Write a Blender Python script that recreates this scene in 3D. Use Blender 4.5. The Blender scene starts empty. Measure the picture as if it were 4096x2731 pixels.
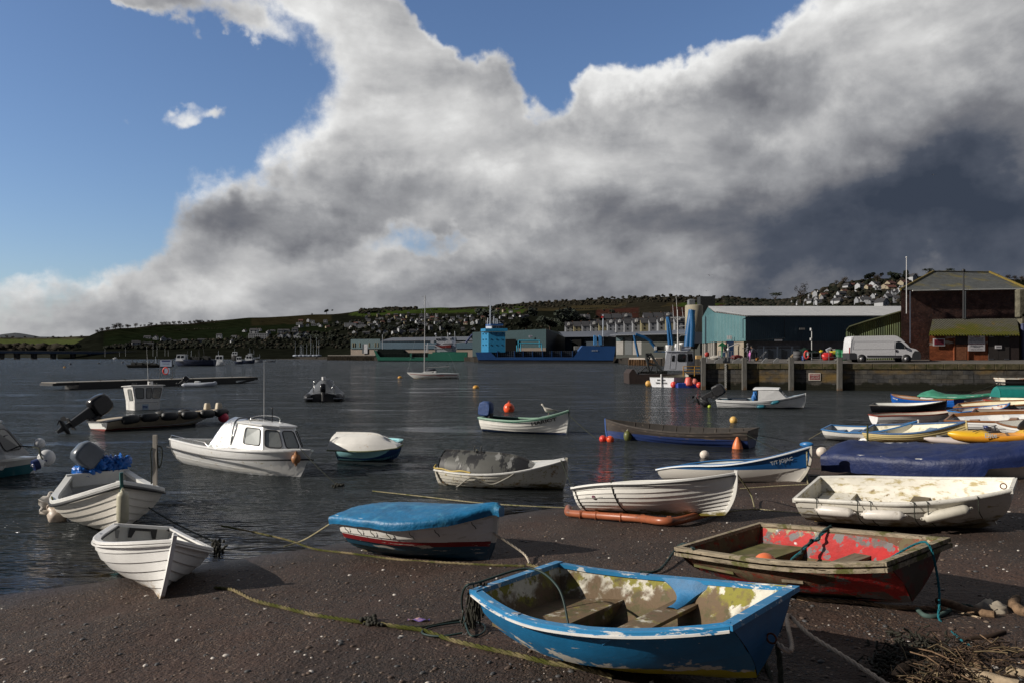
import bpy,bmesh,math,random
from mathutils import Vector,Matrix,noise as mnoise
random.seed(7)
R=math.radians
# ---------------------------------------------------------------- camera maths and ground
FPX,HOR,CXP,CAMZ=3137.0,1424.0,2048.0,3.2
def W(px,py,d):
 return((px-CXP)/FPX*d,d,CAMZ+(HOR-py)/FPX*d)
def G(px,py,z=0.0):
 d=(CAMZ-z)*FPX/(py-HOR)
 return((px-CXP)/FPX*d,d,z)
SHOREPX=[(0,2380),(400,2325),(800,2255),(1306,2181),(1600,2130),(2000,2062),(2293,2022),(2600,1938),(2850,1850),(3238,1796),(3398,1772),(3500,1731),(3620,1689),(3782,1638),(3824,1600),(3888,1567)]
SHORE=[G(px,py)[:2]for px,py in SHOREPX]
def _ext(a,b,k):return(a[0]+(a[0]-b[0])*k,a[1]+(a[1]-b[1])*k)
SHORE=[_ext(SHORE[0],SHORE[3],14),_ext(SHORE[0],SHORE[3],1.5)]+SHORE+[_ext(SHORE[-1],SHORE[-3],2)]
def shore_s(x,y):
 best=1e9;sg=1
 for(ax,ay),(bx,by)in zip(SHORE[:-1],SHORE[1:]):
  dx,dy=bx-ax,by-ay
  t=((x-ax)*dx+(y-ay)*dy)/(dx*dx+dy*dy)
  t=0 if t<0 else(1 if t>1 else t)
  qx,qy=x-ax-t*dx,y-ay-t*dy
  d=qx*qx+qy*qy
  if d<best:
   best=d;sg=1 if dx*qy-dy*qx<0 else-1
 return sg*math.sqrt(best)
def beach_z(x,y):
 s=shore_s(x,y)
 if s<0:return max(-2.5,0.10*s)
 z=0.09*s
 if z>1.35:z=1.35+(z-1.35)*0.25
 return z
def Bp(px,py,dz=0.0):
 d=3.5
 while d<130:
  x,y,z=W(px,py,d)
  if z<=beach_z(x,y)+dz and py>HOR:return(x,y,z)
  d*=1.004
 return(x,y,z)
# ---------------------------------------------------------------- hull shape
def hdef(**k):
 p=dict(L=3.0,B=1.3,D=.5,Hs=.52,Hb=.7,tw=.75,bw=0.0,tm=.42,rake=.25,pw=2.6,sr=.06,rock=.02,dead=.25,flare=.08,bp=2.2,tf=1.0,kb=.45,ks=0.0)
 p.update(k);return p
def hull_hb(p,t):
 h=p['B']/2
 if t<p['tm']:
  return h*(p['tw']+(1-p['tw'])*math.sin(math.pi/2*t/p['tm']))
 v=(t-p['tm'])/(1-p['tm'])
 return h*(p['bw']+(1-p['bw'])*(1-v**p['bp']))
def hull_zs(p,t):
 return p['D']+(p['Hs']-p['D'])*((.4-t)/.4)**2 if t< .4 else p['D']+(p['Hb']-p['D'])*((t-.4)/.6)**2
def hull_pt(p,t,u,side,off=0.0):
 """t stern..bow, u keel..sheer, off outward"""
 th=u*math.pi/2
 f=1.0 if t<p['tm']else 1-((t-p['tm'])/(1-p['tm']))**1.6
 f*=p['tf']
 yf=f*math.sin(th)+(1-f)*u
 zf=f*(1-math.cos(th))+(1-f)*u
 zf=zf*(1-p['dead'])+u*p['dead']
 yf*=(1-p['flare'])+p['flare']*u
 zk=p['rock']*((t-.45)/.55)**2*(1.0)
 if p['bw']> .1:zk+=p['kb']*p['Hb']*max(0,(t-.55)/.45)**2
 zk+=p['ks']*p['Hs']*max(0,(.4-t)/.4)**2
 z=zk+(hull_zs(p,t)-zk)*zf
 y=hull_hb(p,t)*yf
 x=t*p['L']-p['rake']*(1-u)**p['pw']*t**5+p['sr']*(1-u)*(1-t)**4
 if off:
  e= .01
  ua=min(1,u+e);ub=max(0,u-e)
  a=hull_pt(p,t,ua,1);b=hull_pt(p,t,ub,1)
  ty,tz=a[1]-b[1],a[2]-b[2]
  n=math.hypot(ty,tz)or 1
  y+=off*tz/n;z-=off*ty/n
 return(x,y*side,z)
def rotm(yaw,pitch,roll):
 cy,sy,cp,sp,cr,sr=math.cos(yaw),math.sin(yaw),math.cos(pitch),math.sin(pitch),math.cos(roll),math.sin(roll)
 # Rz(yaw) * Ry(-pitch) * Rx(roll)   pitch>0: bow up
 return((cy*cp,-cy*sp*sr-sy*cr,-cy*sp*cr+sy*sr),(sy*cp,-sy*sp*sr+cy*cr,-sy*sp*cr-cy*sr),(sp,cp*sr,cp*cr))
# ---------------------------------------------------------------- camera, sun, sky, exposure
scn=bpy.context.scene
COL=scn.collection
cam=bpy.data.objects.new('camera',bpy.data.cameras.new('camera'))
COL.objects.link(cam)
cam.location=(0,0,CAMZ);cam.rotation_euler=(R(90),0,0)
cam.data.sensor_width=36;cam.data.lens=36*FPX/4096
cam.data.shift_y=(HOR-1365.5)/4096
cam.data.clip_start= .1;cam.data.clip_end=30000
scn.camera=cam
scn.view_settings.view_transform='Standard';scn.view_settings.look='None'
scn.view_settings.exposure=0.0;scn.view_settings.gamma=1.0
SUN_EL,SUN_AZ=R(26),R(-102) # azimuth from +Y towards +X : the sun is low on the left
sd=Vector((math.sin(SUN_AZ)*math.cos(SUN_EL),math.cos(SUN_AZ)*math.cos(SUN_EL),math.sin(SUN_EL)))
sl=bpy.data.lights.new('sun','SUN');sl.energy=5.0;sl.angle=R(.5);sl.color=(1, .93, .83)
sun=bpy.data.objects.new('sun',sl);COL.objects.link(sun)
sun.rotation_euler=sd.to_track_quat('Z','Y').to_euler()
world=bpy.data.worlds.new('World');scn.world=world;world.use_nodes=True
wt=world.node_tree;wt.nodes.clear()
class NT:
 """tiny node helper"""
 def __init__(s,t):s.t=t
 def n(s,typ,props=None,**ins):
  nd=s.t.nodes.new(typ)
  for k,v in(props or{}).items():setattr(nd,k,v)
  for k,v in ins.items():
   key=int(k[1:])if k[0]=='i' and k[1:].isdigit()else k.replace('_',' ')
   so=nd.inputs[key]
   if hasattr(v,'links')or isinstance(v,bpy.types.NodeSocket):s.t.links.new(v,so)
   else:so.default_value=v
  return nd
 def m(s,op,a,b=0.0,c=None,clamp=False):
  nd=s.n('ShaderNodeMath',dict(operation=op,use_clamp=clamp),i0=a,i1=b)
  if c is not None:
   if isinstance(c,bpy.types.NodeSocket):s.t.links.new(c,nd.inputs[2])
   else:nd.inputs[2].default_value=c
  return nd.outputs[0]
 def mix(s,f,a,b,blend='MIX'):
  nd=s.t.nodes.new('ShaderNodeMix');nd.data_type='RGBA';nd.blend_type=blend
  for i,v in((0,f),(6,a),(7,b)):
   if isinstance(v,bpy.types.NodeSocket):s.t.links.new(v,nd.inputs[i])
   else:nd.inputs[i].default_value=v if i==0 else((*v,1)if len(v)==3 else v)
  return nd.outputs[2]
 def noise(s,vec,scale,detail=4,rough=.55,dist=0.0,w=None):
  nd=s.n('ShaderNodeTexNoise',Scale=scale,Detail=detail,Roughness=rough,Distortion=dist)
  if vec is not None:s.t.links.new(vec,nd.inputs['Vector'])
  return nd.outputs['Fac']
 def smooth(s,v,lo,hi,a=0.0,b=1.0):
  return s.n('ShaderNodeMapRange',dict(interpolation_type='SMOOTHSTEP'),Value=v,From_Min=lo,From_Max=hi,To_Min=a,To_Max=b).outputs[0]
w=NT(wt)
tc=w.n('ShaderNodeTexCoord').outputs['Generated']
sep=w.n('ShaderNodeSeparateXYZ',Vector=tc)
az=w.m('ARCTAN2',sep.outputs[0],sep.outputs[1]);el=w.m('ARCSINE',sep.outputs[2])
def fbmvec(scale,amp,sy=1.0):
 nd=w.n('ShaderNodeTexNoise',Scale=scale,Detail=5.0,Roughness=.6)
 wt.links.new(tc,nd.inputs['Vector'])
 a=w.n('ShaderNodeVectorMath',dict(operation='SUBTRACT'),i0=nd.outputs['Color'],i1=(.5, .5, .5)).outputs[0]
 return w.n('ShaderNodeVectorMath',dict(operation='MULTIPLY'),i0=a,i1=(amp,amp*sy,0)).outputs[0]
P0=w.n('ShaderNodeCombineXYZ',X=az,Y=el).outputs[0]
PV=w.n('ShaderNodeVectorMath',dict(operation='ADD'),i0=P0,i1=fbmvec(5.0, .16)).outputs[0]
PV=w.n('ShaderNodeVectorMath',dict(operation='ADD'),i0=PV,i1=fbmvec(19.0, .045)).outputs[0]
def s2a(x,y):
 u=(x*1.7415-CXP)/FPX;v=(HOR-y*1.7415)/FPX
 a=math.atan(u);return a,math.atan(v*math.cos(a))
def blobs(lst,vec):
 acc=None
 for(x,y,rx,ry,rot,wgt)in lst: # picture x,y (2352 wide) of the patch of sky, radii, rotation deg, weight
  a,e=s2a(x,y);k=1.7415/FPX
  mp=w.n('ShaderNodeMapping',dict(vector_type='TEXTURE'),Vector=vec,Location=(a,e,0),Rotation=(0,0,R(rot)),Scale=(rx*k,ry*k,1))
  ln=w.n('ShaderNodeVectorMath',dict(operation='LENGTH'),i0=mp.outputs[0]).outputs['Value']
  s=w.smooth(ln,0.25,1.25,wgt,0.0)
  acc=s if acc is None else w.m('ADD',acc,s)
 return acc
CLEAR=[(200,190,560,205,0,1.15),(40,440,340,150,0,1.15),(0,40,300,150,0,1.0),(500,120,190,170,0,.75),(-400,350,500,400,0,1.1),
(1120,25,250,110,-10,1.2),(1420,50,300,120,8,1.3),(1700,-20,240,110,18,1.0),(1255,190,75,140,4,.95),(1000,-20,160,60,0,.6),(1040,100,120,50,-35,.5),
(900,570,210,36,-4,.26),(1090,560,110,20,0,.2),(1660,590,120,26,0,.2),(330,-10,330,46,-14,-.75),(405,232,105,66,20,-1.1),(500,255,50,40,0,-.75),(258,262,28,28,0,-.8),(560,60,60,150,20,-.4),(150,440,30,20,0,-.6)]
clr=blobs(CLEAR,PV)
fb=w.noise(tc,14.0,8, .62)
fb2=w.noise(w.n('ShaderNodeMapping',Vector=tc,Scale=(1,1,2.2)).outputs[0],4.2,7, .6, .3)
cov=w.m('SUBTRACT',1.0,clr)
cov=w.m('ADD',cov,w.m('MULTIPLY',w.m('SUBTRACT',fb, .5),1.1))
covr=cov;cov=w.smooth(cov, .34, .80)
# light and dark parts of the cloud bank
SH=[(640,500,300,56,-5,-.17),(500,465,130,50,0,-.04),(1010,470,200,60,0,-.09),(2250,590,560,170,0,-.42),(1900,490,420,130,0,-.24),(2290,400,260,150,0,-.18),(410,240,130,90,0,.3),(1480,480,260,70,0,-.14),(1760,270,150,60,15,-.14),
(700,120,190,210,30,.14),(860,260,260,150,20,.12),(400,385,250,46,5,.16),(640,330,200,60,10,.12),(1100,360,260,120,0,.10),(1150,280,110,60,0,.08),(1420,190,150,60,12,.20),(1700,110,330,70,12,.22),(2050,60,320,90,0,.14),(2150,200,250,90,0,.06),
(350,640,420,50,0,.08),(900,600,420,40,0,.03),(1250,690,600,60,0,-.12),(150,720,340,60,0,-.10),(1680,400,180,60,0,-.05),(1400,620,500,60,0,-.08)]
shd=blobs(SH,PV)
shd=w.m('ADD',w.m('ADD',shd, .62),w.m('ADD',w.m('MULTIPLY',w.m('SUBTRACT',fb2, .5), .6),w.m('MULTIPLY',w.m('SUBTRACT',fb, .5), .5)))
shd=w.m('ADD',shd,w.smooth(covr, .55,1.05, .20,0.0))
tc2=w.n('ShaderNodeVectorMath',dict(operation='ADD'),i0=tc,i1=(.03,0.0,-.028)).outputs[0]
rel=w.m('SUBTRACT',w.noise(w.n('ShaderNodeMapping',Vector=tc,Scale=(1,1,1.5)).outputs[0],5.5,7, .52, .3),w.noise(w.n('ShaderNodeMapping',Vector=tc2,Scale=(1,1,1.5)).outputs[0],5.5,7, .52, .3))
shd=w.m('ADD',shd,w.m('MULTIPLY',rel, .8))
back=w.smooth(w.m('SUBTRACT',sep.outputs[1],w.m('MULTIPLY',w.smooth(sep.outputs[2], .7, .98), .5)), .10,-.40) # unseen sky behind the viewer and overhead, darkened to cut front fill
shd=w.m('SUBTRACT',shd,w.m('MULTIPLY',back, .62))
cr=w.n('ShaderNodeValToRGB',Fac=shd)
cr.color_ramp.elements[0].position=0.0;cr.color_ramp.elements[0].color=(.042, .054, .080,1)
cr.color_ramp.elements[1].position=1.0;cr.color_ramp.elements[1].color=(.86, .86, .85,1)
for pos,c in((.22,(.075, .088, .118)),(.42,(.18, .185, .205)),(.6,(.33, .335, .35)),(.8,(.58, .58, .58))):
 e=cr.color_ramp.elements.new(pos);e.color=(*c,1)
sky=w.n('ShaderNodeTexSky',dict(sky_type='NISHITA',sun_disc=False,sun_elevation=SUN_EL,sun_rotation=SUN_AZ,altitude=0,air_density=1.0,dust_density=.6,ozone_density=2.2))
SKYK= .10
skc=w.n('ShaderNodeVectorMath',dict(operation='MULTIPLY'),i0=sky.outputs[0],i1=(.92,1.0,1.18)).outputs[0]
cl=w.n('ShaderNodeVectorMath',dict(operation='SCALE'),i0=cr.outputs[0],Scale=1.0/SKYK).outputs[0]
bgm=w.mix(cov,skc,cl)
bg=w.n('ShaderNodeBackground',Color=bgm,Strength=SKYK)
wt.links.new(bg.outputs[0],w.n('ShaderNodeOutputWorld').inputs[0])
world.cycles.sampling_method='MANUAL';world.cycles.sample_map_resolution=512
# ---------------------------------------------------------------- helpers
MATS={}
def hexc(c):return c
def mat(name,col,rough=.55,metal=0.0,var=.12,vs=5.0,bump=0.0,bs=40.0,layers=(),spec=.5,coat=0.0,coord='Object',stretch=None,alpha=None,wave=None,brick=None):
 if name in MATS:return MATS[name]
 m=bpy.data.materials.new(name);m.use_nodes=True;t=m.node_tree;t.nodes.clear();k=NT(t)
 out=k.n('ShaderNodeOutputMaterial')
 tco=k.n('ShaderNodeTexCoord').outputs[coord]if coord!='World' else k.n('ShaderNodeNewGeometry').outputs['Position']
 co=tco
 if stretch:co=k.n('ShaderNodeMapping',Vector=tco,Scale=stretch).outputs[0]
 zz=k.n('ShaderNodeSeparateXYZ',Vector=tco).outputs[2]
 c=k.n('ShaderNodeRGB').outputs[0];c.default_value=(*col,1)
 if var:
  nf=k.noise(co,vs,6, .6)
  hs=k.n('ShaderNodeHueSaturation',Color=c,Value=k.n('ShaderNodeMapRange',Value=nf,From_Min=.25,From_Max=.75,To_Min=1-var*1.6,To_Max=1+var).outputs[0]);c=hs.outputs[0]
 rg=rough
 if brick:
  bt=k.n('ShaderNodeTexBrick',dict(offset=.5),Scale=1.0,Mortar_Size=brick.get('m', .012),Mortar_Smooth=.3,Brick_Width=brick['w'],Row_Height=brick['h'],Bias=0.0,
Color1=(*brick['c1'],1),Color2=(*brick['c2'],1),Mortar=(*brick['mc'],1))
  vec=k.n('ShaderNodeCombineXYZ',X=k.n('ShaderNodeSeparateXYZ',Vector=tco).outputs[0],Y=zz).outputs[0]
  dv=k.n('ShaderNodeVectorMath',dict(operation='MULTIPLY'),i0=k.n('ShaderNodeTexNoise',Scale=1.3,Vector=tco).outputs['Color'],i1=(brick.get('d', .1),brick.get('d', .1),0)).outputs[0]
  t.links.new(k.n('ShaderNodeVectorMath',dict(operation='ADD'),i0=vec,i1=dv).outputs[0],bt.inputs['Vector'])
  c=k.mix(1.0,bt.outputs[0],k.n('ShaderNodeHueSaturation',Color=(1,1,1,1),Value=k.n('ShaderNodeMapRange',Value=k.noise(co,vs,6, .65),From_Min=.25,From_Max=.75,To_Min=1-var*1.8,To_Max=1+var).outputs[0]).outputs[0],'MULTIPLY')
 for i,L in enumerate(layers):
  lc,sc,thr=L[0],L[1],L[2]
  soft=L[3]if len(L)>3 else .03
  zr=L[4]if len(L)>4 else None
  st=L[5]if len(L)>5 else None
  off=k.n('ShaderNodeMapping',Vector=tco,Location=(3.1*i+1.7,5.3*i,2.2*i),Scale=st or(1,1,1)).outputs[0]
  nz=k.noise(off,sc,8, .62)
  if zr:
   nz=k.m('ADD',nz,k.n('ShaderNodeMapRange',Value=zz,From_Min=zr[0],From_Max=zr[1],To_Min=zr[2]if len(zr)>2 else .5,To_Max=zr[3]if len(zr)>3 else-.5).outputs[0])
  mk=k.smooth(nz,thr-soft,thr+soft)
  c=k.mix(mk,c,lc)
 bs_=k.n('ShaderNodeBsdfPrincipled',Base_Color=c,Roughness=rg,Metallic=metal)
 bs_.inputs['Specular IOR Level'].default_value=spec
 if rough>= .85:bs_.inputs['Specular IOR Level'].default_value= .12
 if coat:bs_.inputs['Coat Weight'].default_value=coat;bs_.inputs['Coat Roughness'].default_value= .15
 h=None
 if bump:
  h=k.m('MULTIPLY',k.noise(co,bs,5, .6),bump)
 if wave:
  ax,ws,wa=wave
  wv=k.n('ShaderNodeTexWave',dict(bands_direction=ax),Vector=tco,Scale=ws).outputs['Fac']
  wv=k.m('MULTIPLY',wv,wa);h=wv if h is None else k.m('ADD',h,wv)
 if brick:
  wv=k.m('MULTIPLY',k.m('SUBTRACT',1.0,bt.outputs['Fac']),brick.get('b', .02));h=wv if h is None else k.m('ADD',h,wv)
 if h is not None:
  b=k.n('ShaderNodeBump',Strength=1.0,Distance=1.0,Height=h);t.links.new(b.outputs[0],bs_.inputs['Normal'])
 sh=bs_.outputs[0]
 if alpha is not None:
  ms=k.n('ShaderNodeMixShader',i0=alpha,i1=k.n('ShaderNodeBsdfTransparent',Color=(.9, .92, .92,1)).outputs[0],i2=sh);sh=ms.outputs[0]
 t.links.new(sh,out.inputs[0]);MATS[name]=m;return m
THM={}
def props(o,label=None,cat=None,group=None,kind=None):
 if label:o['label']=label
 if cat:o['category']=cat
 if group:o['group']=group
 if kind:o['kind']=kind
 return o
def thing(name,label,cat,loc=(0,0,0),yaw=0.0,pitch=0.0,roll=0.0,group=None,scale=1.0):
 o=bpy.data.objects.new(name,None);COL.objects.link(o);o.empty_display_size= .2
 r=rotm(yaw,pitch,roll)
 M=Matrix(((r[0][0],r[0][1],r[0][2],loc[0]),(r[1][0],r[1][1],r[1][2],loc[1]),(r[2][0],r[2][1],r[2][2],loc[2]),(0,0,0,1)))
 if scale!=1.0:M=M@Matrix.Scale(scale,4)
 o.matrix_world=M;THM[o.name]=M
 return props(o,label,cat,group)
def lookout(o):return THM[o.name]
class MB:
 def __init__(s):s.v=[];s.f=[];s.mi=[];s.sm=[];s.M=None;s.mat=0
 def add(s,vs,fs,smooth=False,mi=None):
  b=len(s.v)
  for p in vs:
   p=Vector(p)
   if s.M is not None:p=s.M@p
   s.v.append(p)
  for f in fs:s.f.append([i+b for i in f]);s.mi.append(s.mat if mi is None else mi);s.sm.append(smooth)
  return s
 def box(s,c,d,rz=0.0,mi=None,rot=None,bev=0.0,taper=None):
  x,y,z=d[0]/2,d[1]/2,d[2]/2
  tx,ty=taper or(1,1)
  m=rot or Matrix.Rotation(rz,3,'Z')
  if bev and min(d)>bev*2.2:
   b=bev;vs=[];
   for zz,k in((-z,1),(-z+b,0),(z-b,0),(z,1)):
    q=(tx,ty)if zz>0 else(1,1)
    ix,iy=(x-b*k)*q[0],(y-b*k)*q[1];c_=b*(1-k)or b*.5
    for px,py in((ix-c_,-iy),(ix,-iy+c_),(ix,iy-c_),(ix-c_,iy),(-ix+c_,iy),(-ix,iy-c_),(-ix,-iy+c_),(-ix+c_,-iy)):vs.append((px,py,zz))
   fs=[list(range(7,-1,-1)),list(range(24,32))]
   for r_ in range(3):
    for i in range(8):a=r_*8+i;bb=r_*8+(i+1)%8;fs.append([a,bb,bb+8,a+8])
  else:
   vs=[(-x,-y,-z),(x,-y,-z),(x,y,-z),(-x,y,-z),(-x*tx,-y*ty,z),(x*tx,-y*ty,z),(x*tx,y*ty,z),(-x*tx,y*ty,z)]
   fs=[(3,2,1,0),(4,5,6,7),(0,1,5,4),(1,2,6,5),(2,3,7,6),(3,0,4,7)]
  c=Vector(c)
  return s.add([m@Vector(p)+c for p in vs],fs,False,mi)
 def tube(s,pts,r,n=8,mi=None,cap=True,closed=False,smooth=True,flat=1.0):
  pts=[Vector(p)for p in pts];N=len(pts)
  rr=r if isinstance(r,(list,tuple))else[r]*N
  vs=[];up=None
  for i,p in enumerate(pts):
   a=pts[(i-1)%N]if(i>0 or closed)else p;b=pts[(i+1)%N]if(i<N-1 or closed)else p
   t=(b-a);t=t.normalized()if t.length>1e-9 else Vector((0,0,1))
   if up is None:up=Vector((0,0,1))if abs(t.z)< .9 else Vector((1,0,0))
   sd_=t.cross(up);sd_=sd_.normalized()if sd_.length>1e-6 else t.orthogonal().normalized()
   u2=sd_.cross(t).normalized();up=u2
   for j in range(n):
    an=2*math.pi*j/n;vs.append(p+sd_*math.cos(an)*rr[i]+u2*math.sin(an)*rr[i]*flat)
  fs=[]
  for i in range(N if closed else N-1):
   for j in range(n):
    a=i*n+j;b=i*n+(j+1)%n;c=((i+1)%N)*n+(j+1)%n;d=((i+1)%N)*n+j;fs.append((a,d,c,b))
  s.add(vs,fs,smooth,mi)
  if cap and not closed:
   s.add(vs[:n],[list(range(n))],False,mi);s.add(vs[-n:],[list(range(n-1,-1,-1))],False,mi)
  return s
 def cyl(s,a,b,r,r2=None,n=12,mi=None,smooth=True):return s.tube([a,b],[r,r if r2 is None else r2],n,mi,smooth=smooth)
 def lathe(s,prof,o=(0,0,0),axis='Z',n=16,mi=None,smooth=True):
  """prof [(r, h)]"""
  vs=[];o=Vector(o)
  for r_,h in prof:
   for j in range(n):
    a=2*math.pi*j/n;c,sn=math.cos(a)*r_,math.sin(a)*r_
    vs.append(o+(Vector((c,sn,h))if axis=='Z' else Vector((h,c,sn))if axis=='X' else Vector((sn,h,c))))
  fs=[]
  for i in range(len(prof)-1):
   for j in range(n):fs.append((i*n+j,i*n+(j+1)%n,(i+1)*n+(j+1)%n,(i+1)*n+j))
  fs.append(list(range(n-1,-1,-1)));k=(len(prof)-1)*n;fs.append([k+j for j in range(n)])
  return s.add(vs,fs,smooth,mi)
 def ball(s,c,r,sc=(1,1,1),n=14,m=9,mi=None,jit=0.0,rot=None):
  vs=[];fs=[];c=Vector(c)
  for i in range(m+1):
   th=math.pi*i/m
   for j in range(n):
    ph=2*math.pi*j/n;q=Vector((math.sin(th)*math.cos(ph),math.sin(th)*math.sin(ph),math.cos(th)))
    k=r*(1+jit*mnoise.noise(q*2.3+c*3))if jit else r
    q=Vector((q.x*sc[0],q.y*sc[1],q.z*sc[2]))*k
    if rot:q=rot@q
    vs.append(c+q)
  for i in range(m):
   for j in range(n):fs.append((i*n+j,(i+1)*n+j,(i+1)*n+(j+1)%n,i*n+(j+1)%n))
  return s.add(vs,fs,True,mi)
 def prism(s,poly,a,b,mi=None,axis='Y',smooth=False):
  """poly of 2D points (x,z) extruded along Y (or given axis) from a to b"""
  n=len(poly)
  def mk(p,h):return(p[0],h,p[1])if axis=='Y' else(h,p[0],p[1])if axis=='X' else(p[0],p[1],h)
  vs=[mk(p,a)for p in poly]+[mk(p,b)for p in poly]
  fs=[list(range(n)),list(range(2*n-1,n-1,-1))]
  for i in range(n):fs.append((i,i+n,(i+1)%n+n,(i+1)%n))
  return s.add(vs,fs,smooth,mi)
 def grid(s,P,smooth=True,mi=None,closed=False):
  r_=len(P);c_=len(P[0]);vs=[p for row in P for p in row];fs=[]
  for i in range(r_-1):
   for j in range(c_ if closed else c_-1):fs.append((i*c_+j,i*c_+(j+1)%c_,(i+1)*c_+(j+1)%c_,(i+1)*c_+j))
  return s.add(vs,fs,smooth,mi)
 def build(s,name,mats,parent=None,label=None,cat=None,group=None,kind=None,world=False,recalc=True):
  me=bpy.data.meshes.new(name)
  vs=s.v
  if world and parent is not None:
   p=parent
   while p.name not in THM:p=p.parent
   iv=THM[p.name].inverted();vs=[iv@q for q in vs]
  me.from_pydata([tuple(q)for q in vs],[],s.f)
  if not isinstance(mats,(list,tuple)):mats=[mats]
  for m in mats:me.materials.append(m)
  me.polygons.foreach_set('material_index',[min(i,len(mats)-1)for i in s.mi])
  me.polygons.foreach_set('use_smooth',s.sm)
  if recalc:
   bm=bmesh.new();bm.from_mesh(me);bmesh.ops.recalc_face_normals(bm,faces=bm.faces);bm.to_mesh(me);bm.free()
  me.update()
  o=bpy.data.objects.new(name,me);COL.objects.link(o)
  if parent is not None:o.parent=parent
  return props(o,label,cat,group,kind)
def at(o,M):o.matrix_world=M;return o
def solo(mb,name,mats,label,cat,group=None,kind=None,origin=None):
 """single-mesh thing built in world coordinates; origin moved to its base"""
 if origin is None:
  zs=min(p.z for p in mb.v);origin=Vector((sum(p.x for p in mb.v)/len(mb.v),sum(p.y for p in mb.v)/len(mb.v),zs))
 origin=Vector(origin)
 mb.v=[p-origin for p in mb.v]
 o=mb.build(name,mats,None,label,cat,group,kind);o.location=origin;THM[o.name]=Matrix.Translation(origin)
 return o
def copy_tree(o,parent=None,M=None):
 c=o.copy();COL.objects.link(c)
 if parent is not None:c.parent=parent
 if M is not None:c.matrix_world=M;THM[c.name]=M
 for ch in list(o.children):copy_tree(ch,c)
 return c
def text(s,size,mname,parent=None,M=None,ext=.002,name='lettering',font_w=None,align='CENTER',bold=0.0,world=False,mat_=None):
 cu=bpy.data.curves.new('t','FONT');cu.body=s;cu.size=size;cu.extrude=ext;cu.align_x=align;cu.align_y='CENTER';cu.offset=bold*size
 cu.resolution_u=2
 to=bpy.data.objects.new('t',cu);COL.objects.link(to)
 dg=bpy.context.evaluated_depsgraph_get();me=bpy.data.meshes.new_from_object(to.evaluated_get(dg));bpy.data.objects.remove(to)
 w0=max((v.co.x for v in me.vertices),default=1)-min((v.co.x for v in me.vertices),default=0)
 if font_w and w0>0:
  for v in me.vertices:v.co.x*=font_w/w0
 M=M or Matrix.Identity(4)
 if world and parent is not None:M=THM[parent.name].inverted()@M
 me.transform(M);me.materials.clear();me.materials.append(mat_)
 o=bpy.data.objects.new(name,me);COL.objects.link(o)
 if parent is not None:o.parent=parent
 return o
def frame(o,x,y):
 """matrix with text x-axis along x, y-axis along y at o"""
 x=Vector(x).normalized();y=Vector(y);y=(y-x*y.dot(x)).normalized();z=x.cross(y)
 return Matrix(((x.x,y.x,z.x,o[0]),(x.y,y.y,z.y,o[1]),(x.z,y.z,z.z,o[2]),(0,0,0,1)))
V=Vector
def lerp(a,b,t):return a+(b-a)*t
def interp(tab,x):
 if x<=tab[0][0]:return tab[0][1]
 for(a,b),(c,d)in zip(tab[:-1],tab[1:]):
  if x<=c:return b+(d-b)*(x-a)/(c-a)
 return tab[-1][1]
def catmull(pts,n=6):
 pts=[Vector(p)for p in pts];out=[]
 for i in range(len(pts)-1):
  p0=pts[max(i-1,0)];p1=pts[i];p2=pts[i+1];p3=pts[min(i+2,len(pts)-1)]
  for k in range(n):
   t=k/n
   out.append(.5*((2*p1)+(p2-p0)*t+(2*p0-5*p1+4*p2-p3)*t*t+(3*p1-p0-3*p2+p3)*t*t*t))
 out.append(pts[-1]);return out
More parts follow.
